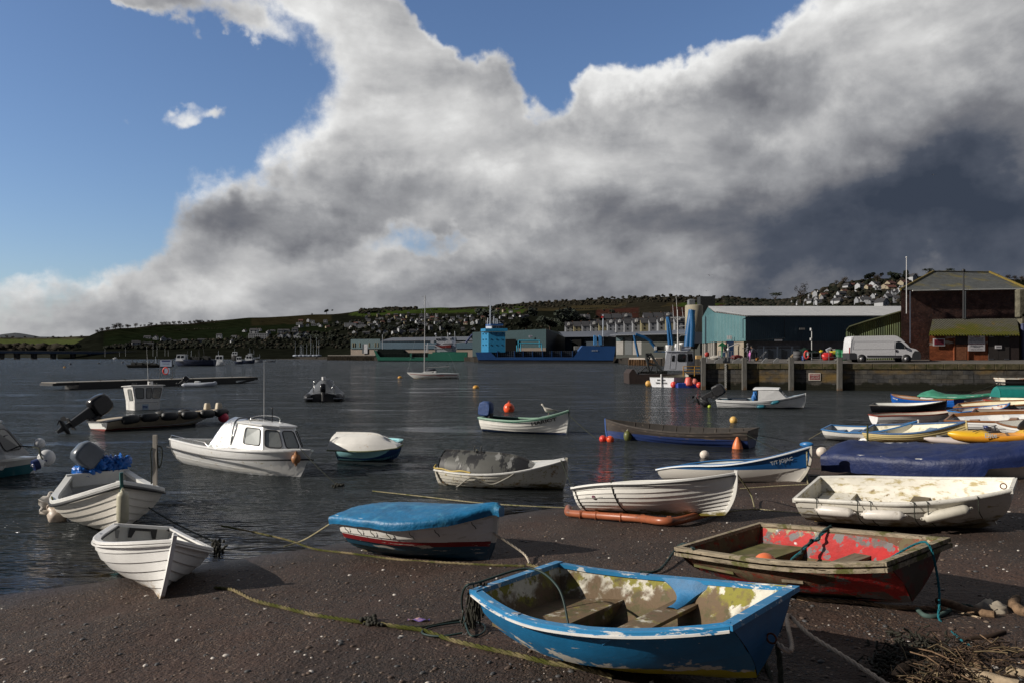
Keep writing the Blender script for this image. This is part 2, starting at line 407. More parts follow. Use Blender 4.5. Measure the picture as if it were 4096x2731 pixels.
# ---------------------------------------------------------------- water, beach, hills
def wmat():
 m=bpy.data.materials.new('estuary_water');m.use_nodes=True;t=m.node_tree;t.nodes.clear();k=NT(t)
 pos=k.n('ShaderNodeNewGeometry').outputs['Position']
 n1=k.noise(k.n('ShaderNodeMapping',Vector=pos,Scale=(.55,1.3,1),Rotation=(0,0,R(12))).outputs[0],1.7,5, .62, .4)
 n2=k.noise(k.n('ShaderNodeMapping',Vector=pos,Scale=(.8,1.7,1),Rotation=(0,0,R(-9))).outputs[0],7.0,4, .6, .3)
 n4=k.noise(k.n('ShaderNodeMapping',Vector=pos,Scale=(.7,1.6,1),Rotation=(0,0,R(20))).outputs[0],24.0,3, .55)
 n3=k.noise(k.n('ShaderNodeMapping',Vector=pos,Scale=(.45,1.1,1),Rotation=(0,0,R(4))).outputs[0], .5,5, .6)
 n5=k.noise(k.n('ShaderNodeMapping',Vector=pos,Scale=(.4,1.0,1),Rotation=(0,0,R(-5))).outputs[0], .13,4, .6)
 patch=k.smooth(k.noise(k.n('ShaderNodeMapping',Vector=pos,Scale=(.09, .25,1)).outputs[0],1.0,6, .65), .36, .62, .45,1.25)
 depth=k.n('ShaderNodeAttribute',dict(attribute_name='depth')).outputs['Fac']
 calm=k.smooth(depth, .0, .5, .3,1.0)
 h=k.m('ADD',k.m('MULTIPLY',n1, .14),k.m('ADD',k.m('ADD',k.m('MULTIPLY',n4, .016),k.m('MULTIPLY',n2, .045)),k.m('ADD',k.m('MULTIPLY',n3, .42),k.m('MULTIPLY',n5,1.0))))
 h=k.m('MULTIPLY',h,k.m('MULTIPLY',patch,calm))
 b=k.n('ShaderNodeBump',Strength=1.0,Distance=1.0,Height=h).outputs[0]
 gl=k.n('ShaderNodeBsdfGlossy',Color=(.93, .95,1,1),Roughness=.04,Normal=b)
 body=k.n('ShaderNodeBsdfDiffuse',Color=(.026, .030, .031,1))
 tr=k.n('ShaderNodeBsdfTransparent',Color=(.55, .5, .42,1))
 bodym=k.n('ShaderNodeMixShader',i0=k.smooth(depth,-.02, .38),i1=tr.outputs[0],i2=body.outputs[0])
 fr=k.n('ShaderNodeFresnel',IOR=1.33,Normal=b)
 mx=k.n('ShaderNodeMixShader',i0=fr.outputs[0],i1=bodym.outputs[0],i2=gl.outputs[0])
 t.links.new(mx.outputs[0],k.n('ShaderNodeOutputMaterial').inputs[0]);return m
def water():
 mb=MB();xs=[-9000,-3000,-900,-300,-120,-60,-30]+[-20+.6*i for i in range(110)]+[50,60,90,160,400,1200,4000,9000]
 ys=[-200,-60,-20,0,3,5]+[6+.5*i for i in range(70)]+[42+2*i for i in range(14)]+[75,90,120,200,400,800,1600,3000,6000]
 P=[[(x,y,0)for x in xs]for y in ys];mb.grid(P)
 o=mb.build('water',wmat(),kind='structure')
 a=o.data.attributes.new('depth','FLOAT','POINT')
 a.data.foreach_set('value',[(-beach_z(v.co.x,v.co.y)if(abs(v.co.x)<70 and v.co.y<100)else 3.0)for v in o.data.vertices])
water()
def pebbles_mat():
 m=bpy.data.materials.new('shingle');m.use_nodes=True;t=m.node_tree;t.nodes.clear();k=NT(t)
 pos=k.n('ShaderNodeNewGeometry').outputs['Position']
 v1=k.n('ShaderNodeTexVoronoi',Vector=pos,Scale=62.0,Randomness=1.0);v2=k.n('ShaderNodeTexVoronoi',Vector=pos,Scale=24.0)
 big=k.noise(pos, .9,5, .6);md=k.noise(pos,3.5,6, .65)
 sandy=k.smooth(k.m('ADD',k.m('MULTIPLY',big, .6),k.m('MULTIPLY',md, .4)), .44, .60)
 rc=k.n('ShaderNodeSeparateColor',Color=v1.outputs['Color'])
 cr=k.n('ShaderNodeValToRGB',Fac=rc.outputs[0]);E=cr.color_ramp;E.interpolation='CONSTANT'
 E.elements[0].position=0;E.elements[0].color=(.040, .022, .014,1);E.elements[1].position= .3;E.elements[1].color=(.062, .035, .023,1)
 for p,c in((.5,(.078, .050, .036)),(.66,(.035, .032, .034)),(.8,(.12, .082, .060)),(.9,(.070, .072, .085)),(.955,(.17, .13, .10)),(.992,(.42, .38, .34))):
  e=E.elements.new(p);e.color=(*c,1)
 rc2=k.n('ShaderNodeSeparateColor',Color=v2.outputs['Color'])
 cr2=k.n('ShaderNodeValToRGB',Fac=rc2.outputs[1]);E=cr2.color_ramp;E.interpolation='CONSTANT'
 E.elements[0].position=0;E.elements[0].color=(.052, .030, .020,1);E.elements[1].position= .5;E.elements[1].color=(.050, .045, .046,1)
 e=E.elements.new(.8);e.color=(.13, .095, .07,1);e=E.elements.new(.95);e.color=(.38, .33, .28,1)
 pick=k.smooth(rc2.outputs[0], .74, .76)
 pick=k.m('MULTIPLY',pick,k.smooth(v2.outputs['Distance'], .5, .42))
 c=k.mix(pick,cr.outputs[0],cr2.outputs[0])
 sand=k.mix(k.noise(pos,90,3, .6),(.040, .020, .013),(.085, .045, .030))
 c=k.mix(k.m('MULTIPLY',sandy, .8),c,sand)
 patch=k.smooth(k.noise(pos, .35,4, .55), .3, .7, .36, .78)
 c=k.mix(1.0,c,k.n('ShaderNodeCombineColor',Red=patch,Green=k.m('MULTIPLY',patch, .84),Blue=k.m('MULTIPLY',patch, .72)).outputs[0],'MULTIPLY')
 z=k.n('ShaderNodeSeparateXYZ',Vector=pos).outputs[2]
 wet=k.smooth(k.m('ADD',z,k.m('MULTIPLY',big, .1)), .03, .18,1.0,0.0)
 c=k.mix(k.m('MULTIPLY',wet, .45),c,(.018, .012, .010))
 weed=k.m('MULTIPLY',k.smooth(k.noise(pos,5.0,6, .7), .62, .70),k.smooth(k.noise(pos, .7,3, .5), .5, .6))
 c=k.mix(k.m('MULTIPLY',weed, .75),c,(.008, .007, .005))
 rough=k.m('SUBTRACT', .82,k.m('MULTIPLY',wet, .42))
 h=k.m('ADD',k.m('MULTIPLY',k.m('SUBTRACT', .6,v1.outputs['Distance']),k.m('MULTIPLY', .012,k.m('SUBTRACT',1.0,k.m('MULTIPLY',sandy, .8)))),k.m('MULTIPLY',k.m('MULTIPLY',pick,k.m('SUBTRACT', .6,v2.outputs['Distance'])), .04))
 h=k.m('ADD',h,k.m('ADD',k.m('MULTIPLY',md, .07),k.m('MULTIPLY',k.noise(pos,14,4, .6), .022)))
 b=k.n('ShaderNodeBump',Strength=1.0,Distance=1.0,Height=h)
 bs=k.n('ShaderNodeBsdfPrincipled',Base_Color=c,Roughness=rough,Normal=b.outputs[0])
 t.links.new(bs.outputs[0],k.n('ShaderNodeOutputMaterial').inputs[0]);return m
def beach_surf(x,y):
 z=beach_z(x,y)
 n=mnoise.noise(V((x*.8,y*.8,0)))*.05+mnoise.noise(V((x*2.6,y*2.6,3)))*.018
 if z< .25:n*=max(0.15,min(1,(z+.05)/.3))
 return z+n
def beach():
 mb=MB()
 def ax(segs):
  out=[]
  for a,b,st in segs:
   k=max(1,int((b-a)/st));out+=[a+(b-a)*i/k for i in range(k)]
  return out+[segs[-1][1]]
 xs=ax([(-90,-14,4),(-14,-8, .6),(-8,8, .13),(8,20, .35),(20,48, .8),(48,90,4)])
 ys=ax([(-40,2,3),(2,4, .3),(4,15, .11),(15,32, .3),(32,75, .8),(75,100,4)])
 P=[[(x,y,beach_surf(x,y))for x in xs]for y in ys]
 mb.grid(P);mb.build('beach',pebbles_mat(),kind='structure',recalc=False)
beach()
# stones lying proud of the shingle: nobody could count them
def stones():
 mb=MB();rs=random.Random(3)
 for i in range(5200):
  d=4.2+rs.random()**1.5*13;px=rs.uniform(-60,4200);x=(px-CXP)/FPX*d;y=d;z=beach_surf(x,y)
  if z< .06:continue
  r=rs.choice((.006, .007, .009, .011, .014, .020))*rs.uniform(.7,1.3);a=rs.uniform(0,6.3)
  rot=Matrix.Rotation(a,3,'Z')
  mb.ball((x,y,z+r*.1),r,(1.4,1, .6),7,4,mi=rs.choice((0,0,0,0,0,1,1,1,2,2,3)),rot=rot)
 mb.build('beach_pebbles',[mat('stone_brown',(.085, .055, .04), .7,vs=30),mat('stone_grey',(.055, .054, .056), .6,vs=30),mat('stone_tan',(.14, .10, .072), .7,vs=30),mat('stone_pale',(.5, .46, .42), .6,vs=30)],kind='stuff',
label='small grey, tan and white pebbles strewn over the brown shingle beach',cat='pebbles',recalc=False)
stones()
# hills ---------------------------------------------------------------
RIDGE=[(230,1418),(262,1400),(300,1378),(350,1350),(400,1326),(480,1310),(600,1303),(750,1295),(860,1288),(1000,1275),(1150,1266),(1300,1258),(1400,1250),(1450,1241),(1550,1236),(1700,1232),(1800,1232),(1950,1224),(2050,1218),(2200,1207),(2330,1200),(2450,1192),(2600,1186),(2750,1186),(2900,1192),(3050,1203),(3140,1204),(3200,1190),(3280,1158),(3360,1136),(3450,1122),(3600,1112),(3800,1106),(4096,1116),(4900,1140)]
DS=[(230,900),(1300,840),(1500,620),(2400,560),(2700,420),(3100,300),(5000,260)]
DR=[(230,1000),(400,1150),(1000,1700),(1500,2200),(2200,2600),(2800,2500),(3100,2100),(3300,1200),(3600,1000),(5000,900)]
YS=1431.0
def hill_d(px,py):
 yr=interp(RIDGE,px);a,b=math.log(interp(DS,px)),math.log(interp(DR,px))
 s=(YS-py)/(YS-yr);return math.exp(a+(b-a)*s)
def hill_y(px,d):
 yr=interp(RIDGE,px);a,b=math.log(interp(DS,px)),math.log(interp(DR,px))
 s=(math.log(d)-a)/(b-a);return YS+(yr-YS)*s
def fieldcol(px,py,far=False):
 """land use of the hillside: woods, pasture, ploughed red soil"""
 n=mnoise.noise(V((px*.012,py*.05,1)))*8
 wood=(.022, .020, .014);grass=(.034, .052, .012);dgrass=(.009, .013, .006);brown=(.042, .034, .018);red=(.042, .018, .014);dark=(.009, .010, .007)
 y=py+n*.35
 if far:
  if y<1356:return wood if mnoise.noise(V((px*.02,0,5)))> .1 else(.06, .055, .035)
  return(.070, .085, .030)if y<1388+mnoise.noise(V((px*.01,1,1)))*8 else(.035, .036, .03)
 if px<1330:
  r=interp(RIDGE,px)
  if y>r+72 or px<420:return dark
  if y>r+32:return dgrass
  if px>1000 and y<r+30:return(.024, .021, .011)
  return(.010, .013, .006)if y>r+5 else wood
 if px<2100:
  r=interp(RIDGE,px)
  if y<r+7 and(px<1660 or px>1790):return wood
  if y<1262-(px-1400)*.012 and px>1390:return grass if abs((y*3+px*.04)%42-20)>2 else wood
  return dark
 if px<3150:
  r=interp(RIDGE,px)
  if y<r+26-(px-2100)*.004:return wood
  q=y+(px-2100)*.032
  if q<1248:
   u=math.sin(px*.017+y*.05)+math.sin(px*.007)
   return grass if u> .35 else brown if u>-.7 else wood
  if q<1292 and px>2380:return red if math.sin(px*.011+1)>-.75 else wood
  return dark
 return dark
def hills():
 cols=[];mb=MB();P=[]
 pxs=[230+10*i for i in range(int((4900-230)/10)+1)]
 rows=46
 for r_ in range(rows+3):
  row=[]
  for px in pxs:
   yr=interp(RIDGE,px)
   if r_<=rows:
    py=YS+(yr-YS)*r_/rows;d=hill_d(px,py);q=W(px,py,d)
    z=q[2]+mnoise.noise(V((q[0]*.01,q[1]*.006,0)))*min(6,d*.004)*(r_/rows)
    row.append((q[0],q[1],z));cols.append(fieldcol(px,py))
   else:
    d=interp(DR,px)*(1+.18*(r_-rows));q=W(px,yr,interp(DR,px));k=d/q[1]
    row.append((q[0]*k,d,q[2]*(1-.35*(r_-rows))));cols.append((.02, .022, .015))
  P.append(row)
 # foot of the land goes below the water
 P.insert(0,[(x*.985,y*.985,-3)for(x,y,z)in P[0]]);cols=[(.03, .025, .02)]*len(pxs)+cols
 mb.grid(P);o=mb.build('hillside',None or hill_mat(),kind='structure',recalc=False)
 a=o.data.color_attributes.new('land','FLOAT_COLOR','POINT')
 a.data.foreach_set('color',[c for q in cols for c in(*q,1)])
 # farther hill across the estuary on the left
 mb=MB();P=[];cols=[];pxs=[-1100+20*i for i in range(86)]
 rg=[(-1100,1350),(-200,1348),(0,1350),(180,1352),(300,1346),(400,1342),(620,1352)]
 for r_ in range(24):
  row=[]
  for px in pxs:
   s=r_/21
   if r_<=21:py=1428+(interp(rg,px)-1428)*s;d=1500*(3200/1500)**s;row.append(W(px,py,d));cols.append(fieldcol(px,py,True))
   else:q=W(px,interp(rg,px),3200);k=1+.2*(r_-21);row.append((q[0]*k,q[1]*k,q[2]*.5));cols.append((.03, .03, .02))
  P.append(row)
 P.insert(0,[(x*.98,y*.98,-3)for(x,y,z)in P[0]]);cols=[(.05, .04, .03)]*len(pxs)+cols
 mb.grid(P);o=mb.build('far_hill',hill_mat(),kind='structure',recalc=False)
 a=o.data.color_attributes.new('land','FLOAT_COLOR','POINT');a.data.foreach_set('color',[c for q in cols for c in(*q,1)])
 mb=MB();P=[];rg=[(-600,1345),(-60,1347),(20,1336),(65,1331),(110,1338),(160,1347),(500,1350)]
 for r_ in range(5):
  P.append([W(px,1428+(interp(rg,px)-1428)*min(1,r_/3),7000+r_*500)if r_<4 else(lambda q:(q[0]*1.2,q[1]*1.2,0))(W(px,interp(rg,px),8500))for px in range(-600,520,20)])
 mb.grid(P);mb.build('distant_moor',mat('moor',(.05, .055, .06), .9,vs=.002),kind='structure',recalc=False)
def hill_mat():
 if 'hill' in MATS:return MATS['hill']
 m=bpy.data.materials.new('hill');m.use_nodes=True;t=m.node_tree;t.nodes.clear();k=NT(t)
 c=k.n('ShaderNodeAttribute',dict(attribute_name='land')).outputs['Color']
 pos=k.n('ShaderNodeNewGeometry').outputs['Position']
 n=k.noise(pos, .06,6, .7)
 c=k.n('ShaderNodeHueSaturation',Color=c,Value=k.smooth(n, .3, .7, .55,1.35)).outputs[0]
 t.links.new(k.n('ShaderNodeBsdfDiffuse',Color=c).outputs[0],k.n('ShaderNodeOutputMaterial').inputs[0]);MATS['hill']=m;return m
hills()
# ---------------------------------------------------------------- boats: pose and hull numbers
FIT={}
FIT['blue_pram']=((0.104,6.986,0.652,-0.734,0.095,0.016),dict(L=2.304,B=1.582,D=0.494,Hs=0.585,Hb=0.591,tw=0.7,bw=0.656,tm=0.45,rake=0.1,sr=0.15,dead=0.12,kb=0.12,ks=0.12))
FIT['red_pram']=((2.519,9.188,0.588,-1.018,0.110,0.087),dict(L=2.408,B=1.441,D=0.518,Hs=0.513,Hb=0.577,tw=0.951,bw=0.677,tm=0.45,rake=0.12,sr=0.12,dead=0.12,kb=0.12,ks=0.15))
FIT['old_white']=((4.888,12.824,0.541,-0.660,0.057,0.132),dict(L=2.847,B=1.47,D=0.538,Hs=0.514,Hb=0.695,tw=0.917,bw=0.404,dead=0.2,kb=0.2))
FIT['white_tender']=((-5.848,12.203,-0.058,-1.017,0.073,-0.182),dict(L=2.829,B=1.481,D=0.503,Hs=0.609,Hb=0.743,tw=0.55,tm=0.45,rake=0.12,dead=0.2,bp=2.4))
FIT['covered_boat']=((-2.379,12.314,0.192,-0.494,0.017,0.002),dict(L=2.451,B=1.384,D=0.624,Hs=0.595,Hb=0.829,tw=0.762,rake=0.2,dead=0.3))
FIT['white_clinker']=((1.305,14.72,0.291,-0.52,0.082,-0.103),dict(L=2.90,B=1.318,D=0.547,Hs=0.455,Hb=0.69,tw=0.56,rake=0.22,dead=0.3))
FIT['blue_white_boat']=((4.041,20.207,-0.040,-0.737,0.080,-0.022),dict(L=3.734,B=1.681,D=0.511,Hs=0.372,Hb=0.902,tw=0.644,rake=0.45,dead=0.3))
FIT['black_boat']=((8.479,27.564,-0.195,2.527,-0.003,-0.029),dict(L=5.836,B=1.719,D=0.69,Hs=0.824,Hb=0.937,tw=0.714,rake=0.15,dead=0.35))
FIT['green_white_boat']=((-1.18,33.82,-0.139,-0.50,-0.004,0.0),dict(L=3.97,B=1.593,D=0.698,Hs=0.75,Hb=1.157,tw=0.635,rake=0.15,dead=0.35))
FIT['mossy_boat']=((-1.80,19.88,-0.141,-0.30,0.035,0.075),dict(L=3.28,B=1.47,D=0.532,Hs=0.55,Hb=0.745,tw=0.45,rake=0.15,dead=0.3))
FIT['twin_blue_boat']=((-5.385,24.3,-0.05,0.002,-0.02,0.10),dict(L=1.973,B=1.528,D=0.576,Hs=0.568,Hb=0.706,tw=0.666,bw=0.12,rake=0.15,dead=0.2,bp=3,kb=0.2))
FIT['motor_boat']=((-8.738,16.614,-0.173,-0.996,0.060,0.028),dict(L=4.015,B=1.874,D=0.604,Hs=0.908,Hb=1.01,tw=0.599,rake=0.12,dead=0.35,bp=2.6))
FIT['cabin_skiff']=((13.032,49.615,-0.200,-0.414,0.012,0.044),dict(L=5.188,B=1.908,D=0.682,Hs=0.702,Hb=1.071,tw=0.697,rake=0.3,dead=0.3))
FIT['cruiser']=((-9.739,23.779,-0.202,-0.629,-0.031,-0.099),dict(L=5.352,B=1.916,D=0.863,Hs=0.893,Hb=1.098,tw=0.282,rake=0.55,pw=1.6,dead=0.35,bp=2.6))
FIT['workboat']=((-17.954,33.978,-0.213,0.856,-0.009,-0.052),dict(L=5.482,B=2.164,D=0.75,Hs=0.577,Hb=0.878,tw=0.949,bw=0.7,rake=0.9,pw=1.6,dead=0.2,bp=3))
FIT['cream_boat']=((13.243,28.997,0.047,-0.862,0.087,0.197),dict(L=3.351,B=1.412,D=0.476,Hs=0.526,Hb=0.682,tw=0.7,rake=0.12,dead=0.3))
FIT['blue_rail_boat']=((12.296,30.555,-0.050,-0.713,0.047,0.098),dict(L=3.255,B=1.424,D=0.433,Hs=0.509,Hb=0.767,tw=0.76,rake=0.15,dead=0.3))
FIT['red_rail_boat']=((16.523,35.876,0.027,-0.038,-0.000,0.001),dict(L=3.921,B=1.497,D=0.543,Hs=0.485,Hb=0.761,tw=0.66,rake=0.2,dead=0.3))
FIT['black_skiff']=((20.885,45.466,-0.107,-0.627,0.010,0.056),dict(L=3.785,B=1.607,D=0.567,Hs=0.552,Hb=0.829,tw=0.713,dead=0.3))
FIT['blue_gig']=((26.891,47.143,-0.056,1.876,-0.016,-0.020),dict(L=5.32,B=1.687,D=0.597,Hs=0.685,Hb=0.83,tw=0.475,dead=0.3))
FIT['green_cover_boat']=((27.391,51.664,0.143,-1.369,0.014,0.126),dict(L=5.036,B=1.706,D=0.567,Hs=0.565,Hb=0.73,tw=0.605,dead=0.3))
FIT['peeling_boat']=((19.290,34.174,0.295,0.495,-0.002,0.042),dict(L=3.711,B=1.45,D=0.58,Hs=0.508,Hb=0.779,tw=0.348,rake=0.2,dead=0.3))
FIT['name_boat']=((20.236,35.755,0.354,0.222,0.017,0.061),dict(L=5.168,B=1.738,D=0.636,Hs=0.599,Hb=0.835,tw=-0.101,rake=0.2,dead=0.3))
FIT['rowing_boat']=((16.745,29.949,0.253,-0.743,0.057,0.146),dict(L=6.011,B=1.918,D=0.662,Hs=0.638,Hb=0.902,tw=0.637,rake=0.2,dead=0.3))
FIT['left_cabin']=((-16.569,17.486,-0.214,0.878,-0.007,0.029),dict(L=5.404,B=2.018,D=0.8,Hs=0.85,Hb=0.68,tw=0.8,rake=0.2,dead=0.35))
FIT['cruiser'][1]['tw']= .8;FIT['cruiser'][1]['B']=2.0
FIT['name_boat']=((21.005,37.026,0.347,-0.681,0.049,0.084),dict(L=4.6,B=1.744,D=0.638,Hs=0.541,Hb=0.855,tw=0.725,rake=0.2,dead=0.3))
FIT['peeling_boat']=((19.45,34.5,0.293,0.1,0.01,0.01),dict(L=2.6,B=1.45,D=0.578,Hs=0.49,Hb=0.8,tw=0.6,rake=0.2,dead=0.3))
FIT['green_cover_boat']=((26.756,51.102,0.139,-0.802,-0.005,0.053),dict(L=3.9,B=1.704,D=0.553,Hs=0.566,Hb=0.738,tw=0.597,dead=0.3))
# ---------------------------------------------------------------- boat building
WHITE=(.74, .73, .70)
m_wood=mat('weathered_wood',(.20, .15, .10), .8,var=.3,vs=14,stretch=(1,1,6),bump=.004,bs=30)
m_rope=mat('rope_fibre',(.34, .30, .19), .9,var=.25,vs=30,bump=.01,bs=90,layers=[((.10, .12, .02),3.0, .58, .1)])
m_rope_dark=mat('rope_dark',(.045, .05, .04), .9,var=.3,vs=30,bump=.01,bs=90)
m_rope_teal=mat('rope_teal',(.02, .16, .20), .85,var=.25,vs=30,bump=.01,bs=90)
m_rope_dkgreen=mat('rope_dark_green',(.008, .030, .028), .6,var=.2,vs=30)
m_black=mat('black_rubber',(.018, .018, .02), .5,var=.2,vs=12)
m_blackgloss=mat('black_gloss',(.012, .012, .014), .22,var=.1)
m_steel=mat('galvanised_steel',(.42, .43, .44), .35,metal=.9,var=.15)
m_alu=mat('stainless',(.62, .62, .62), .22,metal=1.0,var=.05)
m_weed=mat('seaweed',(.014, .013, .006), .8,var=.4,vs=20)
m_glass=mat('window_glass',(.05, .06, .065), .06,var=0,spec=.8,alpha=.45)
m_dkglass=mat('dark_glass',(.012, .014, .016), .06,var=0,spec=.8)
m_fender=mat('fender_vinyl',(.62, .58, .53), .4,var=.15,vs=6,layers=[((.30, .26, .20),5, .62, .08)])
m_orange=mat('orange_buoy',(.80, .10, .03), .35,var=.1)
m_redb=mat('red_buoy',(.62, .05, .035), .35,var=.12)
def halfw(p,t,z,inset=.02):
 lo,hi=0.0,1.0
 for _ in range(18):
  u=(lo+hi)/2
  if hull_pt(p,t,u,1)[2]<z:lo=u
  else:hi=u
 q=hull_pt(p,t,lo,1);return max(0.0,q[1]-inset),q[0]
def hull_mesh(p,n=8,lap=.010,th=.018,sub=2,NT_=26,inlap=.0):
 """outer skin material 0, inner skin 1, transom outside 2, transom inside 1"""
 mb=MB();ts=[i/NT_ for i in range(NT_+1)]
 ts=[t if t< .8 else t for t in ts]
 for side in(1,-1):
  prev=None
  for k_ in range(n):
   P=[]
   for j in range(sub+1):
    u=(k_+j/sub)/n;of=lap*(1-j/sub)if n>1 else 0
    P.append([V(hull_pt(p,t,u,side,of))for t in ts])
   mb.grid(P,True,0)
   if prev is not None and lap>0:mb.grid([prev,P[0]],False,0)
   prev=P[-1]
  # inner skin
  NI=max(6,n)
  I=[]
  for j in range(NI*2+1):
   u=j/(NI*2);of=-th
   if inlap and j%2==0 and 0<j<NI*2:of=-th+inlap
   row=[V(hull_pt(p,t,u,side,of))for t in ts]
   for q in row:
    if q.y*side<0:q.y=0
   I.append(row)
  mb.grid(I,not inlap,1)
  mb.grid([prev,I[-1]],False,0)
  for tt,mi in((0.0,2),(1.0,2)):
   if tt==1.0 and p['bw']< .05:continue
   o_=[V(hull_pt(p,tt,u/12,side,0))for u in range(13)]
   c_=[V((q.x,0,q.z))for q in o_]
   mb.grid([o_,c_],False,mi)
   dx=th*1.2*(1 if tt==0 else-1)
   mb.grid([[q+V((dx,0,0))for q in o_],[q+V((dx,0,0))for q in c_]],False,1)
   mb.add([o_[-1],c_[-1],c_[-1]+V((dx,0,0)),o_[-1]+V((dx,0,0))],[(0,1,2,3)],False,0)
 return mb
def rail_mesh(p,w=.045,h=.03,out=.03,t0=0.0,t1=1.0,transom=True,zoff=.0,N=34,rnd=False,u=1.0):
 mb=MB()
 for side in(1,-1):
  pts=[]
  for i in range(N+1):
   t=t0+(t1-t0)*i/N;q=V(hull_pt(p,t,u,side));pts.append(q)
  ring=[]
  for i,q in enumerate(pts):
   a=pts[max(0,i-1)];b=pts[min(N,i+1)];tg=(b-a).normalized();ou=V((tg.y,-tg.x,0)).normalized()*(-side if True else 1)
   if ou.y*side<0 and i<N-2:ou=-ou
   prof=[(out,-h),(out,h*.3),(out*.6,h*.6),(out-w,h*.6),(out-w,-h)]if not rnd else[(out-w/2+w/2*math.cos(k*math.pi/4),h*math.sin(k*math.pi/4))for k in range(8)]
   ring.append([q+ou*a_+V((0,0,b_+zoff))for a_,b_ in prof])
  mb.grid(ring,rnd,closed=True)
  mb.add(ring[0],[list(range(len(ring[0])))]);mb.add(ring[-1],[list(range(len(ring[-1])))])
 if transom:
  for tt in((0.0,)if p['bw']< .05 else(0.0,1.0)):
   if tt<t0:continue
   a=V(hull_pt(p,tt,1,1));b=V(hull_pt(p,tt,1,-1));sx=-1 if tt==0 else 1
   mb.box(((a.x)+sx*(out-w/2)*.8,0,a.z+zoff-h*.2),(w,a.y*2+out*1.6,h*1.6+.003))
 return mb
def keel_mesh(p,w=.03,dep=.045,t0=0.0,stem_h=.05):
 mb=MB();pts=[]
 for i in range(25):pts.append(V(hull_pt(p,t0+(1-t0)*i/24,0,1)))
 if p['bw']< .05:pts+=[V(hull_pt(p,1,j/14,1))for j in range(1,15)]+[V(hull_pt(p,1,1,1))+V((.01,0,stem_h))]
 ring=[]
 for i,q in enumerate(pts):
  a=pts[max(0,i-1)];b=pts[min(len(pts)-1,i+1)];tg=(b-a).normalized();nn=V((tg.z,0,-tg.x))
  ring.append([V((q.x,w,q.z))-nn*.01,V((q.x,w*.8,q.z))+nn*dep,V((q.x,-w*.8,q.z))+nn*dep,V((q.x,-w,q.z))-nn*.01])
 mb.grid(ring,False,closed=True);mb.add(ring[-1],[(0,1,2,3)]);mb.add(ring[0],[(0,1,2,3)])
 return mb
def thwart_mesh(p,t,w,z,thick=.028,box=False,floor=.08):
 mb=MB();q=[]
 for x in(t-w/2/p['L'],t+w/2/p['L']):
  x=min(1,max(0.008,x));hw,xx=halfw(p,x,z, .022);q.append((x*p['L'],hw))
 vs=[(q[0][0],-q[0][1],z),(q[0][0],q[0][1],z),(q[1][0],q[1][1],z),(q[1][0],-q[1][1],z)]
 vs+=[(a,b,c-thick)for a,b,c in vs]
 mb.add(vs,[(0,3,2,1),(4,5,6,7),(0,1,5,4),(1,2,6,5),(2,3,7,6),(3,0,4,7)])
 if box:
  for e in(0,1):
   x=(t+(w/2 if e else-w/2)/p['L']);x=min(.99,max(.01,x));h2,_=halfw(p,x,floor, .02);hz,_=halfw(p,x,z-thick, .02);X=x*p['L']-(.01 if e else-.01)
   mb.add([(X,-hz,z-thick),(X,hz,z-thick),(X,h2,floor),(X,-h2,floor)],[(0,1,2,3)])
 return mb
def floor_mesh(p,z,t0=.01,t1=.93,n=20):
 mb=MB();L_=[]
 for i in range(n+1):
  t=t0+(t1-t0)*i/n;hw,_=halfw(p,t,z, .012);L_.append((t*p['L']if t< .8 else hull_pt(p,t, .2,1)[0],hw))
 P=[[(x,-hw,z),(x,0,z),(x,hw,z)]for x,hw in L_]
 mb.grid(P,False);return mb
def hullmat(name,top,bottom=None,zb=.2,stripe=None,zs=(0,0),dirt=.5,dirtcol=(.20, .15, .07),rough=.35,layers=(),var=.07,zd=.22,soft=.004):
 """top colour, optional boot stripe and bottom paint by height in the boat's own frame"""
 Ls=[]
 if stripe:Ls.append((stripe, .001,0.5,soft,(zs[1]-.0001,zs[1]+.0001,1.0,-1.0)))
 if bottom:Ls.append((bottom, .001,0.5,soft,(zb-.0001,zb+.0001,1.0,-1.0)))
 Ls+=list(layers)
 if dirt:Ls.append((dirtcol,4.0, .62, .12,(0.0,zd, .32*dirt,-.25),(1,1,3)))
 return mat(name,top,rough,var=var,vs=3.0,bump=.0015,bs=18,layers=Ls)
def boat(key,name,label,hm,im,rm,n=8,lap=.010,rail=(.045, .03, .03),thwarts=(),floor=None,keelm=None,cat='boat',group=None,inlap=0.0,tm_=None,knees=True,thm=None,railkw=None,keel=True,roundrail=False,th=.018,stem_h=.05):
 pose,hp=FIT[key];p=hdef(**hp)
 T=thing(name,label,cat,pose[:3],pose[3],pose[4],pose[5],group)
 hull_mesh(p,n,lap,inlap=inlap,th=th).build('hull',[hm,im,tm_ or hm],T,recalc=False)
 rail_mesh(p,*rail,rnd=roundrail,**(railkw or{})).build('gunwale',rm,T)
 if keel:keel_mesh(p,stem_h=stem_h).build('keel',keelm or hm,T)
 for tw_ in thwarts:thwart_mesh(p,*tw_[:3],box=(len(tw_)>3 and tw_[3]),floor=.1).build('thwart',thm or im,T)
 if floor is not None:floor_mesh(p,floor).build('floor_board',im if not isinstance(im,list)else im[0],T)
 return T,p
def L2W(T,q):return THM[T.name]@V(q)
